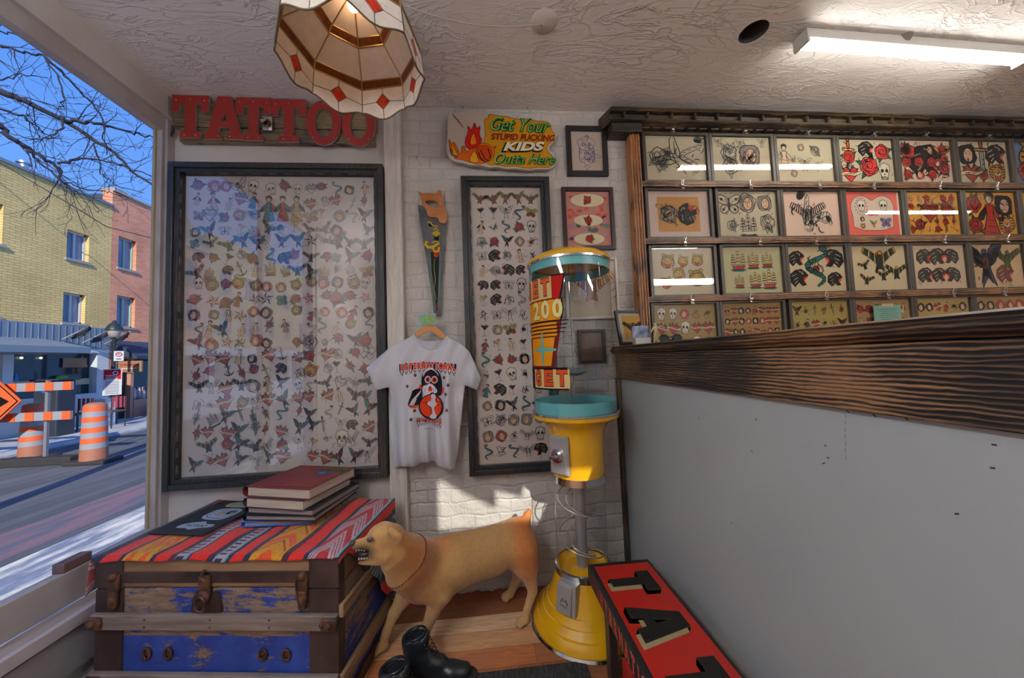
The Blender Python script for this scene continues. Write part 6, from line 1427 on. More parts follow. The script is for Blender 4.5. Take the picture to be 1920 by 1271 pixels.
b = MB(); b.sphere((GX, GY, 1.20), 0.06, 20, (1.0, 1.0, 0.32)); b.lathe([(0.06, 0), (0.075, 0.004), (0.0, 0.006)], (GX, GY, 1.195), 24); b.build('agitator_disc', M('slate_disc', (0.08, 0.12, 0.13), 0.5), gm, smooth=True)
dc = Vector((-GX, -GY, 0)).normalized(); rt = Vector((-dc.y, dc.x, 0))
if rt.x < 0: rt = -rt
def cylfn(R): return lambda u, z, d: Vector((GX, GY, 0)) + (dc * math.cos(u / R) + rt * math.sin(u / R)) * (R + d + 0.0006) + Vector((0, 0, z))
CRM = (0.80, 0.70, 0.46); ORG = (0.80, 0.30, 0.12); RDD = (0.70, 0.08, 0.07); YLW = (0.86, 0.56, 0.06); BKK = (0.10, 0.07, 0.05); TLL = (0.35, 0.66, 0.66)
k = Ink(fn=cylfn(0.2055), step=0.0002); R_ = 0.2055
U_ = lambda a: a * R_
k.poly([(U_(-1.75), 1.655), (U_(-0.08), 1.665), (U_(-0.20), 1.545), (U_(-1.75), 1.535)], BKK, 0); k.poly([(U_(-1.72), 1.65), (U_(-0.12), 1.658), (U_(-0.24), 1.552), (U_(-1.72), 1.542)], RDD, 1)
def block_text(t, ac, pitch, z, h, fg, bg, bw):
    n = len(t)
    for i, c in enumerate(t):
        a = ac + (i - (n - 1) / 2) * pitch
        if bg: 
            k.poly([(U_(a) - pitch * R_ * .5, z - bw), (U_(a) + pitch * R_ * .5, z - bw), (U_(a) + pitch * R_ * .5, z + bw), (U_(a) - pitch * R_ * .5, z + bw)], bg, 3)
        for bd, col, l in ((0.085, BKK if bg else fg[1], 4), (0.045, fg[0], 6)):
            vs, _ = text_mesh(c, bd); hh = max(v[1] for v in vs) - min(v[1] for v in vs); ww = max(v[0] for v in vs) - min(v[0] for v in vs)
            s = h / 0.73; k.text(c, U_(a), z, s, col, l, bold=bd, sx=min(1.3, pitch * R_ * .78 / (ww * s)))
block_text('GET', -0.93, 0.345, 1.607, 0.078, ((0.82, 0.36, 0.20), 0), CRM, 0.052)
k.poly([(U_(-1.5), 1.552), (U_(-0.17), 1.552), (U_(-0.14), 1.50), (U_(-0.2), 1.447), (U_(-1.5), 1.447)], BKK, 2); k.poly([(U_(-1.45), 1.548), (U_(-0.2), 1.548), (U_(-0.18), 1.50), (U_(-0.24), 1.452), (U_(-1.45), 1.452)], YLW, 3)
block_text('200', -0.60, 0.31, 1.50, 0.080, ((0.85, 0.80, 0.55), (0.62, 0.36, 0.06)), None, 0)
k.poly([(U_(-1.4), 1.447), (U_(-0.20), 1.447), (U_(-0.30), 1.34), (U_(-0.42), 1.225), (U_(-1.4), 1.225)], (0.42, 0.10, 0.09), 2)
for i in range(4): k.poly([(U_(-1.35), 1.442 - i * .0175), (U_(-0.32), 1.442 - i * .0175), (U_(-0.33), 1.431 - i * .0175), (U_(-1.35), 1.431 - i * .0175)], YLW, 4)
for i in range(4): k.stroke([(U_(-1.35), 1.447 - i * .0175), (U_(-0.05 - .03 * i), 1.447 - i * .0175)], .0045, BKK, 5, taper=False)
k.poly([(U_(-1.2), 1.372), (U_(-0.38), 1.372), (U_(-0.50), 1.24), (U_(-1.2), 1.24)], YLW, 4)
for a, c in (((-0.73, 1.395), (-0.73, 1.245)), ((-1.05, 1.315), (-0.38, 1.315))): k.stroke([(U_(a[0]), a[1]), ((U_(a[0]) + U_(c[0])) / 2, (a[1] + c[1]) / 2), (U_(c[0]), c[1])], 0.016, TLL, 6)
k.ell(U_(-0.73), 1.315, .016, .022, TLL, 7, 12); k.ell(U_(-0.38), 1.315, .006, .006, TLL, 7, 8)
k.poly([(U_(-1.5), 1.232), (U_(-0.12), 1.232), (U_(-0.12), 1.128), (U_(-1.5), 1.128)], BKK, 5)
k.base = 4; block_text('GET', -0.60, 0.345, 1.180, 0.070, ((0.82, 0.30, 0.14), 0), CRM, 0.044); k.base = 0
k.cuty = 0
k.build('printed_sticker', gm, cutx=0.012)
k = Ink(fn=cylfn(0.2055), step=0.0002)
for a in (0.35, 0.42, 0.62, 0.72): pass
# coin mechanism on the funnel and delivery door on the base
md_ = (dc * math.cos(0.62) - rt * math.sin(0.62)).normalized(); ms = Vector((-md_.y, md_.x, 0)); ms = ms if ms.dot(rt) > 0 else -ms
cm = Vector((GX, GY, 0.815)) + md_ * 0.142
b = MB(); b.obox(cm, ms * 0.048, md_ * 0.012, Vector((0, 0, 0.085)), 0.003); pl = b.build('coin_plate', M('brushed_steel', (0.46, 0.44, 0.42), 0.4, 0.45), gm)
b = MB(); b.obox(cm - md_ * 0.004 + Vector((0, 0, 0)), ms * 0.052, md_ * 0.008, Vector((0, 0, 0.09)), 0.003); b.build('plate_flange', M('brushed_steel', (0.46, 0.44, 0.42), 0.4, 0.45), gm)
def disc_on(b, c, nrm, s, r, d, n=24):
    b.tube([c, c + nrm * d], r, n)
b = MB(); disc_on(b, cm + md_ * 0.012, md_, ms, 0.032, 0.012); disc_on(b, cm + md_ * 0.024, md_, ms, 0.024, 0.010); b.obox(cm + md_ * 0.042, ms * 0.026 + Vector((0, 0, 0.008)), md_ * 0.010, Vector((0, 0, 0.007)) - ms * .002, 0.002); b.build('coin_knob', CHR, gm, smooth=True, angle=40)
b = MB()
for sx in (-1, 1):
    for sz in (-1, 1): b.sphere(cm + ms * 0.038 * sx + Vector((0, 0, 0.072 * sz)) + md_ * .012, 0.004, 8)
b.tube([cm + md_ * .0125 + ms * -.035 + Vector((0, 0, .04)), cm + md_ * .0125 + ms * -.035 + Vector((0, 0, -.05)), cm + md_ * .0125 + ms * .035 + Vector((0, 0, -.05))], .0015, 5); b.build('plate_screws', M('screw_steel', (0.5, 0.48, 0.45), 0.3, 0.8), pl)
dd = (dc * math.cos(0.50) - rt * math.sin(0.50)).normalized(); ds = Vector((-dd.y, dd.x, 0)); ds = ds if ds.dot(rt) > 0 else -ds
cd_ = Vector((GX, GY, 0.185)) + dd * 0.172
b = MB(); b.obox(cd_ - dd * .02 + ds * 0.006, ds * 0.046, dd * 0.024, Vector((0, 0, 0.062)) - dd * 0.010, 0.003); b.build('delivery_chute', M('brushed_steel', (0.50, 0.48, 0.46), 0.32, 0.85), gm)
b = MB(); b.obox(cd_ + dd * 0.008 - ds * .004, ds * 0.038, dd * 0.004, Vector((0, 0, 0.055)) - dd * 0.012, 0.003); fl_ = b.build('delivery_flap', M('brushed_steel', (0.46, 0.44, 0.42), 0.4, 0.45), gm)
b = MB(); c0 = cd_ + dd * .018; b.tube([c0 - ds * .018 + Vector((0, 0, -.012)), c0 - ds * .008 + Vector((0, 0, .008)), c0 + Vector((0, 0, -.004)), c0 + ds * .010 + Vector((0, 0, .006)), c0 + ds * .018 + Vector((0, 0, -.014))], .002, 6); b.tube([c0 - ds * .02 + Vector((0, 0, -.022)), c0 + ds * .016 + Vector((0, 0, -.026))], .0015, 6); b.build('embossed_mark', M('engraved_dark', (0.12, 0.12, 0.12), 0.4, 0.5), fl_)

# ------------------------------------------------------------------ T-shirt on a hanger
SHY = 1.895
def sxy(l): return np.array([(lambda q: (q.x, q.z))(P(a, c, 1, SHY)) for a, c in l])
SH = sxy([(778, 627), (786, 633), (797, 637), (808, 638), (820, 637), (830, 634), (839, 630), (852, 637), (866, 645), (881, 660), (892, 684), (902, 709), (895, 732), (872, 722), (868, 760), (862, 810), (859, 845), (853, 879), (839, 878), (828, 872), (809, 869), (780, 872), (755, 874), (736, 885), (732, 840), (729, 800), (732, 750), (729, 726), (706, 732), (697, 712), (685, 691), (706, 672), (732, 651), (755, 638)])
NECK = sxy([(777, 624), (782, 636), (793, 650), (806, 656), (820, 653), (832, 642), (840, 628), (850, 600), (770, 600)])
def poly_sd(X, Z, poly):
    d = np.full(X.shape, 1e9); ins = np.zeros(X.shape, bool); n = len(poly)
    for i in range(n):
        a, c = poly[i], poly[(i + 1) % n]; e_ = c - a; wx, wz = X - a[0], Z - a[1]
        t = np.clip((wx * e_[0] + wz * e_[1]) / (e_ @ e_), 0, 1); d = np.minimum(d, (wx - t * e_[0]) ** 2 + (wz - t * e_[1]) ** 2)
        cond = ((a[1] > Z) != (c[1] > Z)); s = np.where(abs(c[1] - a[1]) < 1e-12, 1e-12, c[1] - a[1])
        ins ^= cond & (X < (c[0] - a[0]) * (Z - a[1]) / s + a[0])
    d = np.sqrt(d); return np.where(ins, d, -d)
cxs = (SH[24][0] + SH[13][0]) / 2
def sh_yc(X, Z):
    t = np.clip((1.30 - Z) / 0.6, 0, 1)
    f = 0.030 * t * np.cos((X - cxs) * 38 + 0.6) + 0.012 * t * np.sin(X * 95 + Z * 4) + 0.007 * np.sin(X * 60 - Z * 30) * (1 - t)
    # creases from the armpits and a deep central pleat below the print
    f = f + 0.030 * np.exp(-((X - cxs - 0.012) / 0.016) ** 2) * np.clip((0.98 - Z) / 0.15, 0, 1)
    f = f - 0.024 * np.exp(-((X - cxs - 0.115 + (1.2 - Z) * 0.02) / 0.022) ** 2) * np.clip((1.36 - Z) / 0.2, 0, 1)
    return SHY + f
def sh_t(d): return 0.004 + 0.030 * (1 - np.exp(-np.maximum(d, 0) / 0.035))
fl = Field((SH[:, 0].min() - .03, SHY - .10, SH[:, 1].min() - .03), (SH[:, 0].max() + .03, SHY + .10, SH[:, 1].max() + .03), 0.0052)
X2, Z2 = fl.X[:, 0, :], fl.Z[:, 0, :]
sd = poly_sd(X2, Z2, SH)[:, None, :]; nd = poly_sd(X2, Z2, NECK)[:, None, :]; yc = sh_yc(X2, Z2)[:, None, :]
fv = np.maximum(-sd, np.abs(fl.Y - yc) - sh_t(sd)); fv = np.maximum(fv, np.minimum(nd, (yc + 0.004) - fl.Y)); fl.f = fv
shirt = empty('white_t_shirt', (cxs, SHY, 0.7), 'white T-shirt with an orange and black print, hanging on a wooden hanger against the wall', 't-shirt')
COTTON = M('white_cotton', (0.50, 0.49, 0.53), 0.85, bs=180, bst=0.15, bd=0.001)
field_obj('shirt_body', fl, COTTON, shirt, relax=2)
def sh_front(x, z, d=0.0):
    X = np.array([[x]]); Z = np.array([[z]]); s = poly_sd(X, Z, SH); return float(sh_yc(X, Z)[0, 0] - sh_t(s)[0, 0]) - 0.0028 - d
b = MB(); nk = sxy([(776, 626), (782, 636), (793, 649), (806, 655), (820, 652), (832, 641), (840, 630)])
cr = []
for i in range(len(nk) - 1):
    for t in range(4): cr.append(nk[i] + (nk[i + 1] - nk[i]) * t / 4)
b.tube([(x, sh_front(x, z) + 0.006, z) for x, z in cr], 0.006, 8); b.build('collar', COTTON, shirt, smooth=True)
b = MB(); q = P(806, 645, 1, SHY + .012); b.box(q.x - .012, q.x + .012, SHY + .003, SHY + .006, q.z - .006, q.z + .006); b.build('neck_label', M('grey_label', (0.2, 0.2, 0.24), 0.8), shirt)
# print
S5 = lambda a, c: (lambda q: (q.x, q.z))(P(a / 5.528 + 720, c / 5.528 + 660, 1, SHY - .03))
def s5(l): return [S5(*p) for p in l]
k = Ink(fn=lambda u, v, d: Vector((u, sh_front(u, v, d), v)), step=0.0004)
OR = (0.82, 0.24, 0.08); DK = (0.10, 0.09, 0.13); WH = (0.80, 0.77, 0.80)
def word(t, x0, x1, yt, yb, arch, spikes):
    n = len(t); w = (x1 - x0) / n
    for i, c in enumerate(t):
        xc = x0 + (i + .5) * w; yy = yt + arch * ((2 * (i + .5) / n - 1) ** 2) ; hh = yb - yt; cxx, cz = S5(xc, yy + hh / 2); sz = hh / 5.528 * 1.87 / 641 / 0.72
        tip = 40 * (0.5 + abs(2 * (i + .5) / n - 1))
        k.poly(s5([(xc - w * .55, yy - 8), (xc, yy - 16), (xc + w * .55, yy - 8), (xc + w * .5, yy + hh), (xc, yy + hh + tip), (xc - w * .5, yy + hh)]), DK, 0)
        k.poly(s5([(xc - w * .3, yy + hh * .9), (xc + w * .3, yy + hh * .9), (xc, yy + hh + tip * .75)]), WH, 1)
        k.text(c, cxx, cz, sz * 1.12, WH, 2, bold=0.11, sx=0.62); k.text(c, cxx, cz, sz, OR, 4, bold=0.07, sx=0.6)
word('INTERNATIONAL', 165, 750, 112, 172, 26, 1); word('TATTOOING', 340, 603, 690, 726, 6, 1)
k.poly(smoothpoly(s5([(390, 420), (385, 260), (420, 190), (490, 160), (560, 185), (600, 260), (610, 400), (590, 460), (420, 450)]), 1), DK, 5)
k.poly(smoothpoly(s5([(400, 270), (430, 205), (490, 175), (540, 200), (575, 260), (560, 210), (490, 150), (410, 200)]), 1), WH, 6)
k.poly(smoothpoly(s5([(355, 370), (385, 320), (395, 400), (350, 430)]), 1), OR, 5); k.poly(smoothpoly(s5([(590, 370), (625, 350), (620, 430), (590, 430)]), 1), OR, 5)
for ex in (455, 527):
    c = S5(ex, 285); k.ell(*c, .0175, .020, WH, 7, 14); k.ell(*c, .013, .015, OR, 8, 12); k.ell(*c, .006, .009, DK, 9, 9)
k.poly(smoothpoly(s5([(400, 350), (450, 340), (480, 320), (520, 340), (560, 400), (540, 430), (500, 410), (470, 440), (420, 450), (400, 420)]), 1), WH, 7)
k.poly(smoothpoly(s5([(455, 385), (480, 340), (510, 385), (500, 405), (465, 405)]), 1), OR, 8); k.ell(*S5(480, 365), .004, .006, DK, 9, 8)
for x in (420, 435, 520, 540): k.stroke(s5([(x, 370), (x - 4, 430)]), .0016, DK, 9)
k.poly(smoothpoly(s5([(250, 560), (265, 500), (290, 440), (300, 390), (390, 370), (400, 470), (370, 550), (330, 570)]), 1), DK, 5)
for i in range(6): k.stroke(s5([(385 - i * 6, 400 + i * 6), (340 - i * 8, 470 + i * 4), (310 - i * 8, 550)]), .0045, WH if i % 2 == 0 else (0.7, .66, .66), 6)
k.poly(s5([(270, 560), (370, 545), (330, 575), (280, 572)]), OR, 7)
k.ell(*S5(492, 565), .0655, .068, DK, 10, 30); k.ell(*S5(490, 560), .058, .060, OR, 11, 28)
k.poly(smoothpoly(s5([(490, 425), (545, 440), (530, 500), (560, 540), (520, 560), (535, 620), (560, 660), (520, 690), (460, 680), (500, 630), (490, 580), (450, 550), (450, 520), (490, 500)]), 1), WH, 12)
k.stroke(s5([(400, 520), (440, 515), (450, 550), (495, 580), (500, 630), (465, 670)]), .004, DK, 13); k.stroke(s5([(560, 440), (545, 500), (600, 520), (560, 550)]), .005, DK, 13)
for q in ((328, 238), (250, 352), (625, 262), (670, 338), (645, 432), (322, 603), (655, 595), (290, 690)): k.ell(*S5(*q), .007, .009, DK, 5, 9); k.ell(*S5(q[0] + 1, q[1] - 4), .0045, .005, (0.7, .2, .15), 6, 7)
k.stroke(s5([(415, 797), (515, 797)]), .003, (0.4, 0.4, 0.45), 5)
k.cuty = 0.012
k.build('chest_print', shirt, cutx=0.01)
hg = empty('wooden_hanger', P(806, 612, 1, SHY), 'orange wooden clothes hanger inside the T-shirt, hung from the wall', 'hanger')
hp = [(lambda q: (q.x, q.z))(P(a / 10.59 + 740, c / 10.59 + 580, 1, SHY)) for a, c in ((420, 470), (540, 370), (660, 310), (760, 300), (830, 350), (920, 440), (1020, 545), (1180, 640), (1150, 680), (980, 600), (860, 520), (740, 435), (660, 420), (580, 470), (450, 550), (300, 620), (280, 590))]
from_vf('hanger_arms', curve_mesh([hp], 0.012, 0.001), M('orange_varnished_hanger', (0.55, 0.22, 0.05), 0.35), lambda v: (v[0], SHY + 0.002 + v[2], v[1]), hg)
b = MB(); q0, q1, q2 = P(806, 611, 1, SHY), P(797, 590, 1, SHY + .02), P(801, 577, 1, 1.99); b.tube([q0, q0.lerp(q1, .5) + Vector((0, .004, 0)), q1, q2], .0022, 6); b.build('hanger_hook', M('pale_string', (0.55, 0.52, 0.46), 0.6), hg)
pt = empty('price_tag', P(802, 606, 1, SHY - .01), 'pale blue paper price tag reading 25$ on the hanger', 'price tag')
c4 = [P(a / 10.59 + 740, c / 10.59 + 580, 1, SHY - .012) for a, c in ((500, 335), (835, 300), (820, 75), (470, 105))]
b = MB(); A = [b.bm.verts.new(q) for q in c4]; B2 = [b.bm.verts.new(q + Vector((0, .001, 0))) for q in c4]; b._f(A); b._f(B2[::-1])
for i in range(4): b._f([A[i], A[(i + 1) % 4], B2[(i + 1) % 4], B2[i]])
b.build('tag_paper', inkm((0.50, 0.68, 0.68)), pt)
k = Ink((c4[0].x, SHY - .0125, c4[0].z)); k.text('25', .040, .030, .062, (0.62, 0.66, 0.12), 1, bold=.03, rot=.1, spacing=1.15); k.text('$', .083, .040, .034, (0.62, 0.66, 0.12), 1, bold=.02); k.build('tag_writing', pt)

# ------------------------------------------------------------------ old trunk
TC = Vector((-0.998, 1.674, 0)); TA = math.radians(-8.0); TW, TD, THH = 0.475, 0.245, 0.573
trunk = empty('old_steamer_trunk', TC, 'battered blue steamer trunk with wooden slats and rusty hardware by the window', 'trunk')
def peel():
    m, nt, b = newmat('peeling_blue_paint'); v = mapping(nt, (1, 1, 1.0)); v2 = mapping(nt, (1, 1, 5))
    sp = nt.nodes.new('ShaderNodeSeparateXYZ'); tc = nt.nodes.new('ShaderNodeTexCoord'); nt.links.new(tc.outputs['Object'], sp.inputs[0])
    n1 = noise_(nt, v2, 9, 10, 0.78); n2 = noise_(nt, v, 5, 8, 0.72)
    up = math_(nt, 'GREATER_THAN', sp.outputs['Z'], 0.34)
    thr = math_(nt, 'ADD', math_(nt, 'MULTIPLY', up, -0.072), 0.016)
    fac = math_(nt, 'ADD', math_(nt, 'ADD', math_(nt, 'MULTIPLY', n1, 0.5), math_(nt, 'MULTIPLY', n2, 0.5)), thr)
    side = math_(nt, 'MULTIPLY', math_(nt, 'GREATER_THAN', sp.outputs['X'], 0.43), -0.03)
    edge = math_(nt, 'MULTIPLY', math_(nt, 'COMPARE', sp.outputs['Z'], 0.30, 0.012), -0.10)
    fac = math_(nt, 'ADD', math_(nt, 'ADD', fac, side), edge)
    mask = ramp(nt, fac, [(0.462, 0.0), (0.478, 1.0)])
    blue = ramp(nt, noise_(nt, v, 12, 5), [(0.3, (0.012, 0.035, 0.24)), (0.7, (0.03, 0.085, 0.42))])
    bare = ramp(nt, noise_(nt, v2, 16, 6), [(0.35, (0.17, 0.11, 0.075)), (0.65, (0.32, 0.22, 0.15))])
    nt.links.new(mix(nt, mask, bare, blue), b.inputs['Base Color']); b.inputs['Roughness'].default_value = 0.6
    bump(nt, b, math_(nt, 'ADD', mask, math_(nt, 'MULTIPLY', n1, 0.6)), 0.5, 0.003); return m
PEEL = peel()
IRON = M('dark_brown_iron', (0.045, 0.028, 0.026), 0.5, 0.3, col2=(0.085, 0.055, 0.048), ns=7, bs=60, bst=0.3, bd=0.002); RUST = M('rusty_iron', (0.05, 0.03, 0.024), 0.6, 0.4, col2=(0.15, 0.065, 0.035), ns=20, bs=50, bst=0.5, bd=0.002)
SLAT = M('grey_weathered_slat', (0.17, 0.13, 0.11), 0.6, col2=(0.27, 0.22, 0.19), ns=6, stretch=(0.6, 0.6, 7), bs=30, bst=0.3, bd=0.003); SLATB = M('tan_wood_slat', (0.26, 0.16, 0.09), 0.6, col2=(0.38, 0.25, 0.15), ns=5, stretch=(4, 0.6, 6), bs=25, bst=0.4, bd=0.003)
x0, x1, y0, y1 = TC.x - TW, TC.x + TW, TC.y - TD, TC.y + TD
ZL = 0.462        # lid line
b = MB(); b.box(x0, x1, y0, y1, 0.0, ZL - 0.003, 0.003); b.build('trunk_body', PEEL, trunk)
lid = None
b = MB(); b.box(x0 - 0.003, x1 + 0.003, y0 - 0.004, y1 + 0.003, ZL, THH, 0.010); lid = b.build('lid', M('bare_lid_wood', (0.20, 0.115, 0.06), 0.6, col2=(0.30, 0.18, 0.10), ns=5, stretch=(0.7, 3, 5), bs=30, bst=0.3, bd=0.002), trunk)
b = MB(); b.box(x0 + .10, x1 - .10, y0 - .009, y0 - .003, ZL + .022, ZL + .062, .002); b.build('lid_iron_band', IRON, lid)
for sx, nm in ((x0, 0), (x1 - .108, 1)):
    b = MB(); b.box(sx - (.004 if nm == 0 else 0), sx + .108 + (.004 if nm else 0), y0 - .006, y0 + .02, 0.0, ZL - .004, .002); b.box(sx - (.006 if nm == 0 else 0), sx + .108 + (.006 if nm else 0), y0 - .009, y0 + .03, ZL + .002, THH + .002, .003)
    if nm: b.box(x1 - .01, x1 + .006, y0, y0 + .035, 0.0, THH - .005, .002)
    b.build('corner_iron', IRON, trunk)
for z0_, z1_ in ((0.322, 0.376), (0.105, 0.165)):
    b = MB(); b.box(x0 - .004, x1 + .004, y0 - .024, y0 - .004, z0_, z1_, .004); sl_ = b.build('front_slat', SLAT, trunk)
    b = MB()
    for t in (.23, .5, .74): 
        for dz in (.014, .04): b.sphere((x0 + t * 2 * TW, y0 - .0245, z0_ + dz), .0035, 8)
    b.build('nails', RUST, sl_)
    for sx, s_ in ((x0, 1), (x1, -1)):
        b = MB(); b.box(min(sx - s_ * .012, sx + s_ * .05), max(sx - s_ * .012, sx + s_ * .05), y0 - .034, y0 - .010, z0_ + .004, z1_ - .006, .006); b.sphere((sx + s_ * .02, y0 - .034, z0_ + .028), .014, 10); b.sphere((sx + s_ * .045, y0 - .03, z0_ + .028), .010, 10); b.build('slat_clamp', RUST, trunk, smooth=True, angle=50)
for z0_, z1_ in ((0.355, 0.402), (0.10, 0.158)):
    b = MB(); b.box(x1 + .001, x1 + .02, y0 - .004, y1, z0_, z1_, .004); b.build('side_slat', SLATB, trunk)
b = MB(); b.box(x1 + .001, x1 + .012, y0, y1, 0.0, 0.05, .003); b.box(x0, x1, y0 - .012, y0, 0.0, .04, .003); b.build('bottom_rail', RUST, trunk)
# hasp, latches, leftover handle rings
xc = TC.x - .03
b = MB(); b.prism([(xc - .045, ZL - .012), (xc + .045, ZL - .012), (xc + .062, ZL - .075), (xc + .052, ZL - .088), (xc - .052, ZL - .088), (xc - .062, ZL - .075)], y0 - .010, y0 - .002); hs = b.build('lock_plate', IRON, trunk)
b = MB(); b.tube([(xc, y0 - .016, ZL + .07), (xc - .012, y0 - .02, ZL + .05), (xc + .004, y0 - .018, ZL + .035)], .008, 8); b.box(xc - .022, xc + .022, y0 - .022, y0 - .008, ZL - .02, ZL + .055, .006); b.sphere((xc, y0 - .02, ZL - .022), .024, 14, (1, .5, 1)); b.tube([(xc + .02 * math.cos(t), y0 - .034, ZL - .04 + .026 * math.sin(t)) for t in [i * .45 for i in range(14)]], .004, 6, closed=True); b.build('hasp', RUST, hs, smooth=True, angle=50)
for xx in (x0 + .085, x1 - .125):
    b = MB(); b.box(xx - .018, xx + .018, y0 - .022, y0 - .006, ZL - .005, ZL + .058, .006); b.box(xx - .014, xx + .014, y0 - .026, y0 - .008, ZL - .065, ZL, .005); b.sphere((xx, y0 - .02, ZL + .052), .016, 10); b.sphere((xx, y0 - .024, ZL - .035), .013, 10, (1, .7, 1.5)); b.tube([(xx - .02, y0 - .012, ZL + .05), (xx - .028, y0 - .014, ZL + .02), (xx - .022, y0 - .014, ZL - .03), (xx - .008, y0 - .014, ZL - .075)], .004, 6); b.build('latch', RUST, trunk, smooth=True, angle=50)
for xx in (x0 + .21, x0 + .295, x1 - .285, x1 - .195):
    b = MB(); b.tube([(xx + .013 * math.cos(t), y0 - .008, .228 + .019 * math.sin(t)) for t in [i * .42 for i in range(15)]], .005, 6, closed=True); b.sphere((xx, y0 - .003, .228), .012, 10, (1, .5, 1)); b.build('handle_stub', RUST, trunk, smooth=True)
for o in (trunk,): o.rotation_euler = (0, 0, TA)

# ------------------------------------------------------------------ woven cloth over the trunk
def cloth_mat():
    m, nt, b = newmat('woven_andean_cloth'); uv = nt.nodes.new('ShaderNodeUVMap'); sp = nt.nodes.new('ShaderNodeSeparateXYZ'); nt.links.new(uv.outputs[0], sp.inputs[0]); u, v = sp.outputs['X'], sp.outputs['Y']
    nv = (0.018, 0.022, 0.06); rd = (0.72, 0.015, 0.008); yl = (0.62, 0.27, 0.01); wt = (0.42, 0.34, 0.40); lb = (0.16, 0.34, 0.42); pl = (0.06, 0.012, 0.04); gy = (0.30, 0.36, 0.40)
    # stripe borders in fractions of the trunk width, shifted into 0..1
    S = [(-.45, nv), (-.43, rd), (-.36, nv), (-.34, gy), (-.20, lb), (-.19, nv), (-.16, wt), (-.02, nv), (.02, rd), (.10, nv), (.118, lb), (.124, yl), (.232, lb), (.238, nv), (.252, rd), (.31, pl), (.335, lb), (.342, wt), (.382, lb), (.388, nv), (.404, rd), (.469, pl), (.498, lb), (.505, wt), (.541, lb), (.548, nv), (.567, rd), (.621, nv)]
    S2 = [(.645, lb), (.65, yl), (.775, lb), (.781, pl), (.806, rd), (.867, nv), (.886, lb), (.89, wt), (1.0, lb), (1.005, nv), (1.02, rd), (1.063, nv), (1.085, gy), (1.30, nv), (1.34, rd), (1.42, nv), (1.46, gy), (1.60, rd), (1.66, nv)]
    mp = lambda x: (x + .5) / 2.25
    fr = math_(nt, 'DIVIDE', math_(nt, 'ADD', u, .5), 2.25)
    c1 = ramp(nt, fr, [(0.0, nv)] + [(mp(a), c) for a, c in S], 'CONSTANT'); c2 = ramp(nt, fr, [(0.0, nv)] + [(mp(a), c) for a, c in S2], 'CONSTANT')
    col = mix(nt, math_(nt, 'GREATER_THAN', u, .6445), c1, c2)
    def zone(a, c): return math_(nt, 'COMPARE', u, (a + c) / 2, (c - a) / 2)
    def zig(a, c, n, kv, amp):  # bands of chevrons
        t = math_(nt, 'MULTIPLY', math_(nt, 'ABSOLUTE', math_(nt, 'SUBTRACT', math_(nt, 'FRACT', math_(nt, 'MULTIPLY', math_(nt, 'SUBTRACT', u, a), n / (c - a))), .5)), amp)
        return math_(nt, 'FRACT', math_(nt, 'ADD', math_(nt, 'MULTIPLY', v, kv), t))
    def over(col, msk, c): return mix(nt, msk, col, c)
    Y = [(.124, .232, 2.0), (.65, .775, 1.0)]
    for a, c, n in Y:
        z = zig(a, c, n, 7, .7 * 1.6); zf = zone(a, c)
        col = over(col, math_(nt, 'MULTIPLY', zf, math_(nt, 'LESS_THAN', z, .30)), (0.72, 0.08, 0.012)); 
        z2 = zig(a, c, n, 28, 4.5); col = over(col, math_(nt, 'MULTIPLY', math_(nt, 'MULTIPLY', zf, math_(nt, 'GREATER_THAN', z, .62)), math_(nt, 'LESS_THAN', z2, .4)), (0.40, 0.06, 0.012))
    for a, c in ((.342, .382), (.505, .541)):
        col = over(col, math_(nt, 'MULTIPLY', zone(a + .004, c - .004), math_(nt, 'LESS_THAN', math_(nt, 'FRACT', math_(nt, 'MULTIPLY', v, 42)), .45)), nv)
        col = over(col, math_(nt, 'MULTIPLY', math_(nt, 'MULTIPLY', zone(a, c), math_(nt, 'GREATER_THAN', math_(nt, 'FRACT', math_(nt, 'MULTIPLY', v, 3.1)), .62)), math_(nt, 'LESS_THAN', math_(nt, 'FRACT', math_(nt, 'MULTIPLY', v, 42)), .7)), (0.34, 0.03, 0.05))
    for a, c, cc in ((.89, 1.0, (0.44, 0.02, 0.025)), (-.16, -.02, (0.34, 0.05, 0.06)), (1.085, 1.30, (0.03, 0.05, 0.08)), (-.34, -.20, (0.04, 0.08, 0.09)), (1.46, 1.60, (0.03, 0.05, 0.07))):
        z = zig(a, c, 1, 5.2, 1.5); zf = zone(a, c)
        col = over(col, math_(nt, 'MULTIPLY', zf, math_(nt, 'LESS_THAN', z, .36)), cc)
        z2 = zig(a, c, 1, 31, 9); col = over(col, math_(nt, 'MULTIPLY', math_(nt, 'MULTIPLY', zf, math_(nt, 'GREATER_THAN', z, .5)), math_(nt, 'LESS_THAN', z2, .35)), cc)
    wv = math_(nt, 'MULTIPLY', math_(nt, 'FRACT', math_(nt, 'MULTIPLY', v, 260)), math_(nt, 'FRACT', math_(nt, 'MULTIPLY', u, 200)))
    col = mix(nt, 1.0, col, ramp(nt, noise_(nt, mapping(nt, (1, 1, 1)), 90, 3), [(0.3, 0.78), (0.7, 1.1)]), 'MULTIPLY')
    nt.links.new(col, b.inputs['Base Color']); b.inputs['Roughness'].default_value = 0.9; b.inputs['Sheen Weight'].default_value = 0.2; bump(nt, b, wv, 0.25, 0.001); return m
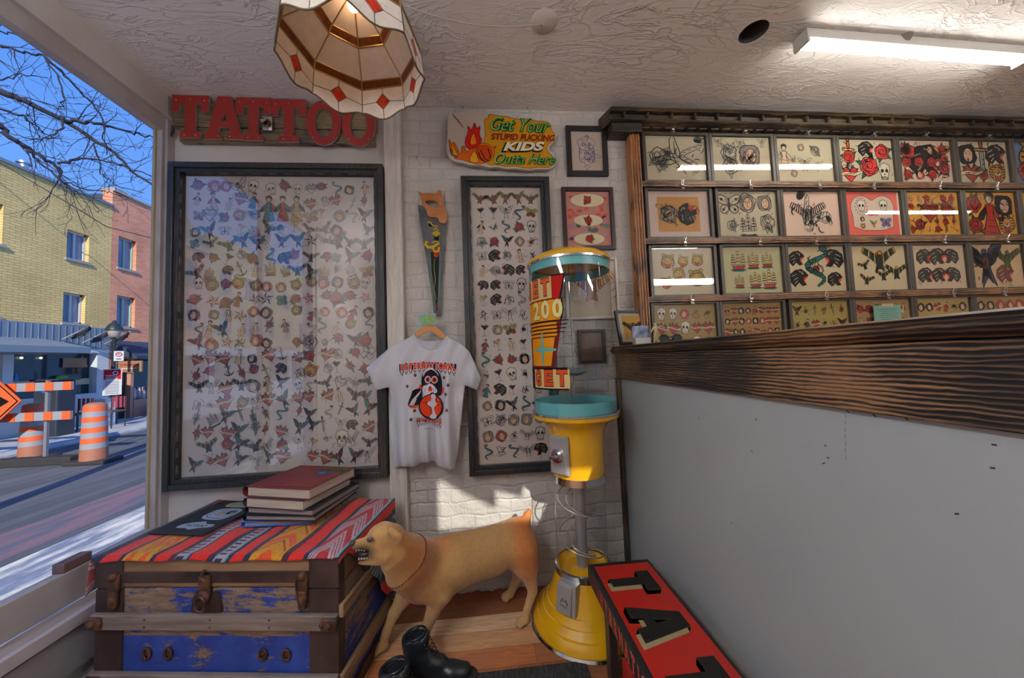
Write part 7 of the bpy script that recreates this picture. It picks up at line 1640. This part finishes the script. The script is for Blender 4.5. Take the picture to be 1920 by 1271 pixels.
def cloth():
    bm = bmesh.new(); uvl = bm.loops.layers.uv.new('UVMap'); nu, nv_ = 150, 70; V = []
    W2 = 2 * TW; ca, sa = math.cos(TA), math.sin(TA); th = 0.004
    for i in range(nu + 1):
        row = []
        u = -.40 + (1.62 + .40) * i / nu        # fraction of the width
        for j in range(nv_ + 1):
            t = j / nv_; ly = -TD - .020 + (2 * TD + .030) * t; z = THH + .010
            hang_l = .15 + .03 * t; hang_r = .035 + .56 * (max(0, (t - .12) / .88) ** 1.15)
            lx = -TW + u * W2; drop = 0; zz = z
            if u < 0:
                s = -u * W2; fold = (1 - .55 * t)
                if s <= .012: lx = -TW - s
                else: lx = -TW - .012 - (s - .012) * (.10 + .50 * t) ; zz = z - (s - .012) * (.98 - .30 * t)
                lim = hang_l
                if s > lim: s2 = lim; lx = -TW - .012 - (s2 - .012) * (.10 + .50 * t) - .002; zz = z - (s2 - .012) * (.98 - .30 * t) + .0006 * (s - lim) * 10
            elif u > 1:
                s = (u - 1) * W2; lim = hang_r; s_ = min(s, lim)
                k_ = .014; lx = TW + min(s_, k_) + max(0, s_ - k_) * .035 + .010 * math.sin(ly * 42 + 1) * min(1, s_ * 5)
                zz = z - max(0, s_ - k_) * .997
                zz = max(zz, .006)
            # front lip rolls over the lid edge
            if ly < -TD - .004: zz -= min(.012, (-TD - .004 - ly) * .8) * (1.0 if 0 <= u <= 1 else .3)
            zz += .0035 * math.sin(u * 23 + 2 * math.sin(ly * 9)) * (1 if 0 < u < 1 else 0) + .003 * math.sin(ly * 31 + u * 11) * (1 if 0 < u < 1 else 0)
            if 0 <= u <= 1: zz = max(zz, THH + .007 if ly > -TD - .002 else THH - .03)
            wx, wy = TC.x + lx * ca - ly * sa, TC.y + lx * sa + ly * ca
            wy = min(wy, 1.992)
            row.append(bm.verts.new((wx, wy, zz)))
        V.append(row)
    for i in range(nu):
        for j in range(nv_):
            um = -.40 + 2.02 * (i + .5) / nu; tm = (j + .5) / nv_
            if um > 1 and (um - 1) * W2 > (.035 + .56 * (max(0, (tm - .12) / .88) ** 1.15)) + .02: continue
            if um < 0 and -um * W2 > .15 + .03 * tm + .015: continue
            f = bm.faces.new((V[i][j], V[i + 1][j], V[i + 1][j + 1], V[i][j + 1])); f.smooth = True
            for l, (a, c) in zip(f.loops, ((i, j), (i + 1, j), (i + 1, j + 1), (i, j + 1))): l[uvl].uv = (-.40 + 2.02 * a / nu, .56 * c / nv_)
    bmesh.ops.delete(bm, geom=[v for v in bm.verts if not v.link_faces], context='VERTS')
    me = bpy.data.meshes.new('woven_blanket'); bm.to_mesh(me); bm.free(); me.materials.append(cloth_mat())
    o = link_mesh('woven_blanket', me); md = o.modifiers.new('t', 'SOLIDIFY'); md.thickness = .003; md.offset = 0
    return tag(o, 'striped red, yellow and navy woven blanket draped over the old trunk', 'blanket')
cloth()

# ------------------------------------------------------------------ books and binders on the trunk
ZT = THH + 0.0165
def book(name, c, w, d, z, h, rot, label, cover, pages, cat='book', spine=True, ct=.004, gloss=None, edge=.006):
    r = empty(name, (c[0], c[1], z), label, cat)
    b = MB(); b.box(c[0] - w / 2, c[0] + w / 2, c[1] - d / 2, c[1] + d / 2, z, z + ct, .0015); b.box(c[0] - w / 2, c[0] + w / 2, c[1] - d / 2, c[1] + d / 2, z + h - ct, z + h, .0015); b.build('cover', cover, r)
    b = MB()
    b.lathe([(h / 2 - .0008, -d / 2), (h / 2 - .0008, d / 2)], (c[0] - w / 2 + .004, c[1], z + h / 2), 10, 'Y', math.pi / 2, 3 * math.pi / 2)
    b.build('spine', cover, r, smooth=True)
    b = MB(); b.box(c[0] - w / 2 + .006, c[0] + w / 2 - edge, c[1] - d / 2 + edge, c[1] + d / 2 - edge, z + ct, z + h - ct); b.build('page_block', pages, r)
    r.rotation_euler = (0, 0, rot); return r
PG = M('page_edges', (0.40, 0.33, 0.26), 0.8, col2=(0.52, 0.45, 0.37), ns=8, stretch=(1, 1, 40)); PGP = M('plastic_page_edges', (0.22, 0.19, 0.19), 0.4, col2=(0.34, 0.30, 0.29), ns=6, stretch=(1, 1, 50))
RC = M('dark_red_leather', (0.16, 0.014, 0.014), 0.5, col2=(0.20, 0.022, 0.02), ns=12, bs=60, bst=.3, bd=.001); BC = M('black_binder_plastic', (0.016, 0.017, 0.02), 0.35); BLUEC = M('bright_blue_plastic', (0.02, 0.13, 0.55), 0.35); GRC = M('grey_album_board', (0.06, 0.05, 0.045), 0.5)
BR = math.radians(-17)
z = ZT
book('blue_ring_binder', (-0.91, 1.775), .30, .31, z, .024, math.radians(-4), 'thin bright blue ring binder at the bottom of the stack on the blanket', BLUEC, PGP, 'binder'); z += .0245
book('black_ring_binder', (-0.875, 1.765), .335, .32, z, .024, math.radians(-11), 'black ring binder directly on the blue one', BC, PGP, 'binder'); z += .0245
book('black_ring_binder', (-0.868, 1.770), .335, .325, z, .028, math.radians(-15), 'upper black ring binder under the thick grey album', BC, PGP, 'binder'); z += .0285
book('photo_album', (-0.885, 1.752), .30, .30, z, .042, BR, 'thick photo album with greyish pages and no visible cover, under the red album', GRC, PG, 'album', edge=.001); z += .0425
alb = book('red_album', (-0.875, 1.758), .335, .30, z, .046, BR, 'dark red leather album with a faded blue and green emblem, on top of the stack', RC, PG, 'album')
k = Ink((-0.875, 1.758, z + .046), (1, 0, 0), (0, 1, 0), (0, 0, 1)); rng = random.Random(3)
k.ell(.06, .045, .030, .028, (0.22, 0.30, 0.50), 1, 14); k.ell(.06, .045, .018, .016, (0.38, 0.45, 0.62), 2, 12)
for i in range(7): k.ell(.02 + .025 * i, .09 + .008 * math.sin(i * 2), .016, .012, (0.16, 0.36, 0.20), 1, 9); 
for i in range(4): k.ell(.05 + .03 * i, .108, .014, .009, (0.20, 0.42, 0.24), 2, 9)
e_ = k.build('faded_emblem', alb)
b = MB(); 
for s_ in ((-.14, .16, -.135, -.131), (-.14, .16, .131, .135), (-.14, -.136, -.135, .135), (.156, .16, -.135, .135)): b.box(-0.875 + s_[0], -0.875 + s_[1], 1.758 + s_[2], 1.758 + s_[3], z + .0455, z + .0468)
b.build('tooled_border', M('tooled_line', (0.12, 0.012, 0.012), 0.4), alb)
pf = empty('black_folder', (-1.285, 1.765, ZT), 'flat black folder with white and yellow stickers lying on the blanket by the window', 'folder')
b = MB(); b.box(-1.285 - .135, -1.285 + .135, 1.765 - .165, 1.765 + .165, ZT + .001, ZT + .009, .003); b.build('folder_cover', M('matt_black_cover', (0.022, 0.025, 0.032), 0.5), pf)
k = Ink((-1.285, 1.765, ZT + .009), (1, 0, 0), (0, 1, 0), (0, 0, 1)); SW = (0.58, 0.64, 0.70)
k.poly(smoothpoly([(-.06, -.125), (.0, -.118), (.02, -.14), (.05, -.118), (.11, -.11), (.10, -.08), (.05, -.085), (.03, -.055), (-.01, -.07), (-.06, -.085)]), SW, 1); k.text('TATTOO', .02, -.100, .026, (0.2, 0.24, 0.3), 2, bold=.02)
k.poly(smoothpoly([(-.045, -.035), (.06, -.05), (.095, -.03), (.10, .05), (.07, .075), (-.03, .07), (-.05, .04)]), SW, 1); k.stroke(smoothpoly([(-.03, -.02), (.06, -.032), (.08, -.02), (.085, .04), (.06, .06), (-.02, .055), (-.035, .03)]), .003, (0.2, 0.2, 0.25), 2, closed=True)
k.at(.02, .02, .07); m_head(k, pal(red=(.5, .2, .2)), random.Random(4)); k.at(.055, .03, .05); m_heart(k, pal(red=(.4, .1, .1)), random.Random(5)); k.at(0, 0, 1)
k.poly(smoothpoly([(-.05, .09), (.03, .085), (.10, .09), (.12, .12), (.09, .145), (.0, .15), (-.05, .135)]), (0.62, 0.64, 0.52), 1)
for i in range(12): k.stroke([(-.035 + i * .011, .10), (-.03 + i * .011, .135)], .004, (0.5, 0.5, 0.15) if i % 2 else (0.12, 0.16, 0.14), 2)
k.build('stickers', pf)
pf.rotation_euler = (0, 0, math.radians(-12))
# ------------------------------------------------------------------ the dog
def D(px, py, Y): return P(px, py, 1, Y)
def R_(px, Y): return px * Y / 641.0
fl = Field((-0.60, 1.30, -0.01), (0.27, 1.985, 0.73), 0.0068)
def C(a, ya, ra, c, yc_, rc, k=.02, flat=None):
    fl.cap(D(*a, ya), D(*c, yc_), R_(ra, ya), R_(rc, yc_), k, flat=flat)
# trunk of the body: deep chest narrowing to the loin, strong rump
C((802, 1064), 1.66, 42, (855, 1052), 1.70, 42, .025); C((855, 1050), 1.70, 41, (915, 1038), 1.75, 36, .025); C((915, 1036), 1.75, 35, (962, 1018), 1.79, 36, .025)
C((790, 1085), 1.65, 36, (830, 1088), 1.68, 30, .03)           # brisket
C((784, 1060), 1.64, 36, (800, 1075), 1.66, 40, .025)
C((800, 1030), 1.66, 14, (880, 1012), 1.72, 13, .03); C((880, 1012), 1.72, 13, (975, 983), 1.80, 13, .03)   # back ridge
C((968, 1012), 1.79, 33, (980, 1040), 1.79, 26, .03)
# neck and throat, bending towards the camera
C((744, 1028), 1.44, 27, (768, 1046), 1.53, 33, .022); C((768, 1046), 1.53, 33, (786, 1056), 1.61, 38, .022); C((730, 1052), 1.42, 16, (752, 1074), 1.50, 24, .022); C((752, 1074), 1.50, 24, (775, 1088), 1.60, 28, .022); C((752, 1022), 1.47, 21, (787, 1040), 1.61, 28, .022)
# skull, brow, cheeks, muzzle
C((718, 1006), 1.40, 22, (734, 1009), 1.42, 24, .012); C((706, 1002), 1.39, 14, (720, 998), 1.40, 17, .016)
C((704, 1031), 1.385, 14, (722, 1033), 1.40, 20, .012); C((697, 1009), 1.385, 9, (706, 1007), 1.39, 13, .012)
C((700, 1015), 1.382, 12, (674, 1020), 1.370, 8.5, .010); C((674, 1021), 1.370, 8, (666, 1021), 1.366, 7, .008); C((668, 1026), 1.366, 5, (688, 1030), 1.378, 6, .006)
C((708, 1049), 1.39, 10, (676, 1054), 1.374, 4.5, .010)          # lower jaw
C((700, 1004), 1.358, 5, (710, 1006), 1.360, 5, .008)
# ears folded back
for ye, s in ((1.340, 1), (1.475, -1)):
    C((733, 994), ye + .022 * s, 7, (745, 1007), ye, 9, .005, flat=(1, .40, 1)); C((746, 1008), ye - .004 * s, 9, (743, 1024), ye - .002 * s, 4, .004, flat=(1, .40, 1))
# near front leg
C((812, 1092), 1.62, 24, (826, 1112), 1.615, 19, .03); C((826, 1112), 1.615, 18, (811, 1148), 1.61, 12, .018); C((811, 1148), 1.61, 11.5, (797, 1185), 1.61, 9, .012); C((797, 1185), 1.61, 9, (790, 1216), 1.61, 9, .01)
# far front leg reaching forward
C((775, 1095), 1.71, 22, (758, 1118), 1.69, 15, .025); C((758, 1118), 1.69, 13.5, (739, 1150), 1.665, 10, .014); C((739, 1150), 1.665, 9.5, (725, 1184), 1.655, 8, .012); C((725, 1184), 1.655, 8, (720, 1198), 1.650, 8, .01)
# near hind leg: thigh, stifle, shank, hock, pastern
C((980, 1028), 1.745, 29, (986, 1062), 1.735, 21, .03); C((988, 1060), 1.735, 18, (996, 1094), 1.735, 10.5, .02); C((996, 1094), 1.735, 10, (999, 1108), 1.735, 8.5, .012); C((999, 1108), 1.735, 8, (985, 1152), 1.725, 6.5, .01)
# far hind leg
C((968, 1040), 1.86, 22, (974, 1072), 1.88, 13, .03); C((974, 1072), 1.88, 10, (966, 1092), 1.90, 8, .012); C((966, 1092), 1.90, 8, (958, 1110), 1.90, 7, .01)
# tail stub
C((985, 980), 1.79, 10, (989, 966), 1.79, 7.5, .014); C((989, 966), 1.79, 7.5, (992, 959), 1.79, 5.5, .006)
# paws with toes
def paw(px, py, Y, L, dx, dy, r=8):
    q = D(px, py, Y); q.z = R_(r, Y) * .85
    d = Vector((dx, dy, 0)).normalized(); s = Vector((-d.y, d.x, 0)); rr = R_(r, Y)
    fl.cap(q, q + d * L * .4, rr, rr * .95, .012, flat=(1, 1, .85))
    for i in range(4):
        o = s * rr * (.95 * (i - 1.5) / 1.5); ln = L * (.85 if i in (1, 2) else .68)
        a = q + o * .6 + d * L * .25; e2 = q + o * 1.05 + d * ln; e2.z = rr * .52
        fl.cap(a, e2, rr * .5, rr * .46, .006)
paw(719, 1206, 1.648, .046, -1, -.25, 9); paw(789, 1224, 1.61, .050, -1, -.3, 9.5); paw(984, 1162, 1.715, .048, -1, -.25, 8); paw(955, 1112, 1.90, .042, -1, -.3, 8)
# open mouth
fl.ell(D(676, 1039, 1.355), (.034, .034, .0155), R=None, sub=True, sk=.005)
tan_, org, pale = np.array([0.52, 0.295, 0.105]), np.array([0.56, 0.17, 0.03]), np.array([0.60, 0.40, 0.20])
ctr = D(676, 1037, 1.365)
def coat(co):
    x, y, z = co[:, 0], co[:, 1], co[:, 2]
    n = np.array([noise.noise(Vector((float(a) * 9, float(b_) * 9, float(c) * 9))) for a, b_, c in co]); n2 = np.array([noise.noise(Vector((float(a) * 60, float(b_) * 60, float(c) * 60))) for a, b_, c in co])
    top = 0.375 + 0.20 * (x + .35) / .55                      # body mid-height rises to the rump
    o = np.clip((z - top + .03) / .09 + .35 * n, 0, 1) * np.clip((x + .38) / .12, 0, 1)
    o = np.maximum(o, np.clip((x - .07) / .09 + .2 * n, 0, 1) * np.clip((z - .12) / .12, 0, 1) * .9)
    o = np.maximum(o, .8 * np.exp(-((x + .30) ** 2 + (z - .22) ** 2) / .004) * (y < 1.66)); o = np.maximum(o, .8 * np.exp(-((x + .285) ** 2 / .003 + (z - .40) ** 2 / .004)))
    p = np.clip((.30 - z) / .12, 0, 1) * .7 + .35 * np.exp(-((x + .26) ** 2 / .0012 + (z - .44) ** 2 / .006)); p = np.clip(p + .2 * n, 0, 1)
    c = tan_ * (1 - o[:, None]) + org * o[:, None]; c = c * (1 - .6 * p[:, None]) + pale * .6 * p[:, None]
    m = np.clip(1.9 - np.sqrt(((x - ctr.x) * .8) ** 2 + ((z - ctr.z) * 1.15) ** 2) / .030, 0, 1) * (y < 1.47); dk = np.array([0.045, 0.028, 0.02])
    c = c * (1 - .92 * m[:, None]) + dk * .92 * m[:, None]
    ear = np.clip(1 - np.sqrt((x - D(741, 1008, 1.34).x) ** 2 + (z - D(741, 1008, 1.34).z) ** 2) / .035, 0, 1) * .6; c = c * (1 - ear[:, None]) + np.array([0.22, 0.11, 0.04]) * ear[:, None]
    toe = np.clip((.018 - z) / .015, 0, 1) * .6; c = c * (1 - toe[:, None]) + np.array([0.12, 0.09, 0.05]) * toe[:, None]
    return np.clip(c * (1 + .10 * n2[:, None]), 0, 1)
mF, nt, bF = newmat('short_dog_coat'); at = nt.nodes.new('ShaderNodeVertexColor'); at.layer_name = 'coat'
fn = noise_(nt, mapping(nt, (1, 1, 1)), 320, 3); nt.links.new(mix(nt, 1.0, at.outputs[0], ramp(nt, fn, [(0.3, 0.8), (0.7, 1.15)]), 'MULTIPLY'), bF.inputs['Base Color']); bF.inputs['Roughness'].default_value = 0.85
bF.inputs['Sheen Weight'].default_value = 0.25; bump(nt, bF, fn, 0.35, 0.0015)
dog = empty('dog', (D(860, 1100, 1.7).x, 1.70, 0), 'short-haired tan dog standing with bared teeth, biting the corner of the blanket', 'dog')
field_obj('dog_body', fl, mF, dog, coat, relax=2)
DKM = M('dark_mouth_lining', (0.05, 0.022, 0.022), 0.35)
b = MB(); c = D(684, 1039, 1.380); b.sphere(c, .0165, 14, (1.4, .9, .8)); b.build('mouth_lining', DKM, dog, smooth=True)
b = MB(); b.sphere(D(682, 1046, 1.372), .010, 12, (1.9, .9, .5)); b.build('tongue', M('grey_tongue', (0.14, 0.10, 0.11), 0.3), dog, smooth=True)
b = MB()
for px_, py_, up in ((668, 1031, -1), (673, 1030, -1), (678, 1031, -1), (683, 1032, -1), (673, 1046, 1), (678, 1045, 1), (683, 1045, 1), (688, 1044, 1)):
    q = D(px_, py_ + (1 if up < 0 else 2), 1.357); h = .007 if px_ in (668, 673) else .0045
    b.lathe([(.0032, 0), (.0024, up * h * .5), (.0004, up * h)], (q.x, q.y, q.z - up * .002), 7)
b.build('teeth', M('old_ivory', (0.62, 0.55, 0.40), 0.3), dog, smooth=True)
b = MB(); q = D(661, 1018, 1.360); b.sphere(q, .0125, 14, (1, 1.1, .85)); b.build('nose', M('grey_black_nose', (0.05, 0.045, 0.045), 0.4), dog, smooth=True)
for Y in (1.352,):
    q = D(695, 1011, Y); b = MB(); b.sphere(q, .0105, 16); ey = b.build('eye', M('glassy_dark_eye', (0.05, 0.05, 0.07), 0.05, coat=1), dog, smooth=True)
    b = MB(); b.tube([q + Vector((.012 * math.cos(t), -.004, .0095 * math.sin(t))) for t in [i * .42 for i in range(15)]], .0028, 6, closed=True); b.build('eyelid', M('pinkish_eyelid', (0.26, 0.15, 0.10), 0.6), ey, smooth=True)
q = D(700, 1011, 1.425); b = MB(); b.sphere(q, .0105, 12); b.build('eye', M('glassy_dark_eye', (0.05, 0.05, 0.07), 0.05, coat=1), dog, smooth=True)
# chain collar hugging the neck
bm_ = bpy.data.objects['dog_body']; 
n1_, n2_ = D(788, 1054, 1.60), D(738, 1026, 1.43); c0_ = n1_.lerp(n2_, .46); ntil = ((n2_ - n1_).normalized() + Vector((-.18, 0, .30))).normalized()
e1_ = (Vector((0, 0, 1)) - ntil * ntil.z).normalized(); e2_ = ntil.cross(e1_)
from mathutils.bvhtree import BVHTree
bt = BVHTree.FromPolygons([tuple(v.co) for v in bm_.data.vertices], [tuple(p.vertices) for p in bm_.data.polygons]); off = origin_of(bm_)
ring = []
for i in range(72):
    t = 2 * math.pi * i / 72; dirv = e1_ * math.cos(t) + e2_ * math.sin(t)
    hit = bt.ray_cast(c0_ - off, dirv, .16)
    if hit[0] is not None: ring.append(hit[0] + off + dirv * .0015)
b = MB()
for q in ring: b.sphere(q, .0030, 6)
b.build('chain_collar', M('dark_chain', (0.10, 0.09, 0.08), 0.3, 0.8), dog, smooth=True)

# ------------------------------------------------------------------ boots, mat, box sign
def boot(hx, hy, ang, name, label, seed):
    """heel point at (hx, hy); toe along ang"""
    r = empty(name, (hx, hy, 0), label, 'boot')
    f = Field((-.06, -.07, -.005), (.30, .07, .24), .0045); g = lambda *a: Vector(a)
    f.cap((.0, 0, .035), (.06, 0, .035), .034, .032, .01); f.cap((.06, 0, .035), (.18, 0, .034), .034, .038, .015, flat=(1, 1, .8)); f.cap((.18, 0, .034), (.235, .002, .032), .040, .034, .012, flat=(1, 1, .85))
    f.cap((.015, 0, .06), (.008, 0, .17), .038, .047, .02); f.cap((.03, 0, .07), (.135, 0, .065), .036, .030, .02); f.cap((.045, 0, .10), (.055, 0, .175), .034, .030, .02); f.cap((.07, 0, .10), (.12, 0, .07), .026, .024, .02)
    f.cap((.06, 0, .185), (.072, 0, .20), .020, .014, .012)
    f.ell((.022, 0, .205), (.050, .034, .075), sub=True, sk=.006)
    f.f = np.maximum(f.f, -(f.Z - .012)); f.f = np.maximum(f.f, f.Z - (.195 + .25 * (f.X - .02)))
    BLKL = M('black_leather', (0.018, 0.022, 0.027), 0.32, bs=35, bst=.5, bd=.003)
    V, Q = f.mesh(); me = bpy.data.meshes.new('upper'); me.from_pydata((V * np.array([.92, .95, .86]) + np.array([hx, hy, 0])).tolist(), [], Q.tolist()); me.update(); me.materials.append(BLKL); me.shade_smooth(); link_mesh('boot_upper', me, r)
    out = [(-.038, -.012), (-.03, -.030), (.0, -.036), (.06, -.033), (.14, -.038), (.20, -.044), (.25, -.036), (.273, -.014), (.274, .012), (.25, .034), (.20, .042), (.14, .036), (.06, .033), (0, .036), (-.03, .030), (-.038, .012)]
    b = MB(); b.prism([(hx + a, hy + c) for a, c in smoothpoly(out, 1)], 0, .016, 'XY'); b.build('sole', M('black_sole', (0.02, 0.02, 0.022), 0.6), r)
    b = MB()
    for i in range(7):
        t = i / 6; x = .125 - .055 * t; z = .088 + .10 * t; yw = .018
        b.tube([((hx + dx_ * .92), hy + dy_ * .95, dz_ * .86) for dx_, dy_, dz_ in ((x - .004, -yw, z - .008), (x + .006, -yw * .4, z + .002), (x + .006, yw * .6, z + .003), (x - .006, yw, z))], .002, 5)
    b.tube([(hx + .078, hy - .02, .142), (hx + .085, hy - .036, .12), (hx + .082, hy - .038, .09)], .002, 5)
    b.build('laces', M('black_laces', (0.015, 0.014, 0.015), 0.8), r)
    b = MB()
    for i in range(4):
        t = i / 3; b.sphere((hx + .080 - .02 * t, hy - .026, .118 + .040 * t), .003, 8)
    b.build('eyelets', M('blue_steel_eyelet', (0.25, 0.35, 0.5), 0.2, 0.9), r)
    b = MB()
    for i in range(4): b.tube([(hx + .92 * (.022 + (.046 - .004 * i) * math.cos(t)), hy + .95 * (.040 - .003 * i) * math.sin(t), .86 * (.196 - .016 * i + .010 * math.cos(t))) for t in [j * .35 for j in range(18)]], .0045, 6, closed=True)
    b.build('padded_lining', M('blue_black_lining', (0.012, 0.022, 0.035), 0.22), r, smooth=True)
    r.rotation_euler = (0, 0, ang); return r
boot(-0.335, 1.505, math.radians(-8), 'ankle_boot', 'black lace-up ankle boot standing upright in front of the dog', 1)
boot(-0.385, 1.365, math.radians(-12), 'ankle_boot', 'black ankle boot nearer the bottom edge, mostly cut off by the picture', 2)
b = MB(); b.box(-0.135, 0.385, 0.75, 1.478, 0.0, 0.010, .004); mt = b.build('door_mat', M('charcoal_ribbed_carpet', (0.030, 0.029, 0.031), 0.95, col2=(0.06, 0.058, 0.06), ns=120, lo=.45, hi=.6, stretch=(1, .25, 1), bs=200, bst=1, bd=.004)); tag(mt, 'charcoal ribbed mat on the floor at the bottom of the picture', 'mat')
mt.location.x += 0.0

SZ = 0.350
def sp2(px, py): q = P(px / 5.0526 + 1080, py / 5.0526 + 1020, 2, SZ); return (-q.y, q.x)     # u = -Y, v = X
bs_ = empty('tattoo_box_sign', (0.575, 0.9, 0.27), 'red and black box sign lettered TATTOO, lying on a low stand along the counter', 'sign')
c1, c2 = sp2(120, 185), sp2(690, 150); X0s, X1s = 0.434, 0.716; Y1s = 1.555
DKS = M('black_sign_paint', (0.022, 0.02, 0.02), 0.45, bs=30, bst=.15)
b = MB(); b.box(X0s, X1s, 0.02, Y1s, SZ - .072, SZ, .006); b.build('sign_box', DKS, bs_)
REDP = M('red_sign_face', (0.55, 0.018, 0.010), 0.32, coat=.3)
b = MB(); b.box(X0s + .024, X1s - .014, 0.06, Y1s - .028, SZ - .002, SZ + .0012); b.build('red_face', REDP, bs_)
k = Ink((0, 0, SZ + .0012), (0, -1, 0), (1, 0, 0), (0, 0, 1), step=.0002); CR = (0.66, 0.60, 0.44); DKG = (0.16, 0.15, 0.14)
v0, v1 = X0s + .055, X1s - .045; hL = v1 - v0
def bt_(u0, w, shape):
    for dx, dy, c, l in ((0.022, -0.016, CR, 0), (0, 0, DKG, 6)):
        for q in shape:
            k.poly([(u0 + a * w + dx, v0 + c_ * hL + dy) for a, c_ in q], c, l); l += 1
        if dx: 
            for q in shape:
                n = len(q)
                for i in range(n):
                    a, c_ = q[i], q[(i + 1) % n]; A_ = (u0 + a[0] * w, v0 + a[1] * hL); B_ = (u0 + c_[0] * w, v0 + c_[1] * hL)
                    k.poly([A_, B_, (B_[0] + dx, B_[1] + dy), (A_[0] + dx, A_[1] + dy)], c, 0)
Tt = [[(0, .70), (1, .70), (1, 1), (0, 1)], [(.30, 0), (.70, 0), (.70, .72), (.30, .72)]]
At = [[(0, 0), (.34, 0), (.56, 1), (.30, 1)], [(.66, 0), (1.05, 0), (.74, 1), (.44, 1)], [(.28, .20), (.80, .20), (.76, .42), (.32, .42)]]
Ot = [[(0, .12), (.15, 0), (.85, 0), (1, .12), (1, .28), (0, .28)], [(0, .72), (1, .72), (1, .88), (.85, 1), (.15, 1), (0, .88)], [(0, .2), (.34, .2), (.34, .8), (0, .8)], [(.66, .2), (1, .2), (1, .8), (.66, .8)]]
us = -Y1s + .085
for sh_, w in ((Tt, .12), (At, .155), (Tt, .155), (Tt, .155), (Ot, .155), (Ot, .155)):
    bt_(us, w, sh_); us += w + .075
k.build('block_lettering', bs_)
k = Ink((X0s, 0, SZ - .036), (0, -1, 0), (0, 0, 1), (-1, 0, 0), step=.0003); us = -Y1s + .08
k.ell(us, 0, .020, .022, None, 1, 16, line=True, lw=.0045, lcol=(0.72, .16, .12)); k.text('R', us, 0, .028, (0.72, .16, .12), 1, bold=.02); us += .05
for c in 'INTERNATIONAL TATTOO':
    if c == ' ': us += .04; continue
    w = .022 if c == 'I' else .042; k.text(c, us + w / 2, 0, .070, (0.85, 0.66, 0.55), 1, bold=.06, sx=.62); k.text(c, us + w / 2, 0, .070, (0.85, 0.12, 0.09), 3, bold=.02, sx=.62); us += w + .006
k.build('side_lettering', bs_)
b = MB()
for yy in (1.36, 0.25):
    for xx in (X0s + .02, X1s - .05): b.box(xx, xx + .03, yy, yy + .05, 0, SZ - .072)
b.box(X0s + .02, X1s - .02, 0.25, 1.41, SZ - .10, SZ - .072)
tag(b.build('low_black_stand', DKS), 'low black stand with square legs under the TATTOO box sign', 'stand')
b = MB(); b.box(.49, .61, 1.22, 1.34, 0, .125, .006); rbx = b.build('box_body', M('red_tin', (0.52, 0.025, 0.02), 0.4)); tag(rbx, 'small red box on the floor under the TATTOO box sign', 'box')
f = Field((.42, 1.06, -.005), (.58, 1.24, .12), .0055); f.cap((.45, 1.2, .035), (.49, 1.11, .035), .032, .028, .02); f.cap((.49, 1.19, .06), (.50, 1.15, .05), .034, .03, .02); f.ell((.452, 1.195, .075), (.022, .022, .03), sub=True, sk=.004); f.f = np.maximum(f.f, -f.Z + .001)
o = field_obj('small_shoe', f, M('grey_brown_leather', (0.11, 0.08, 0.06), 0.5, bs=30, bst=.4)); tag(o, 'grey-brown shoe pushed under the box sign in front of the red box', 'shoe')
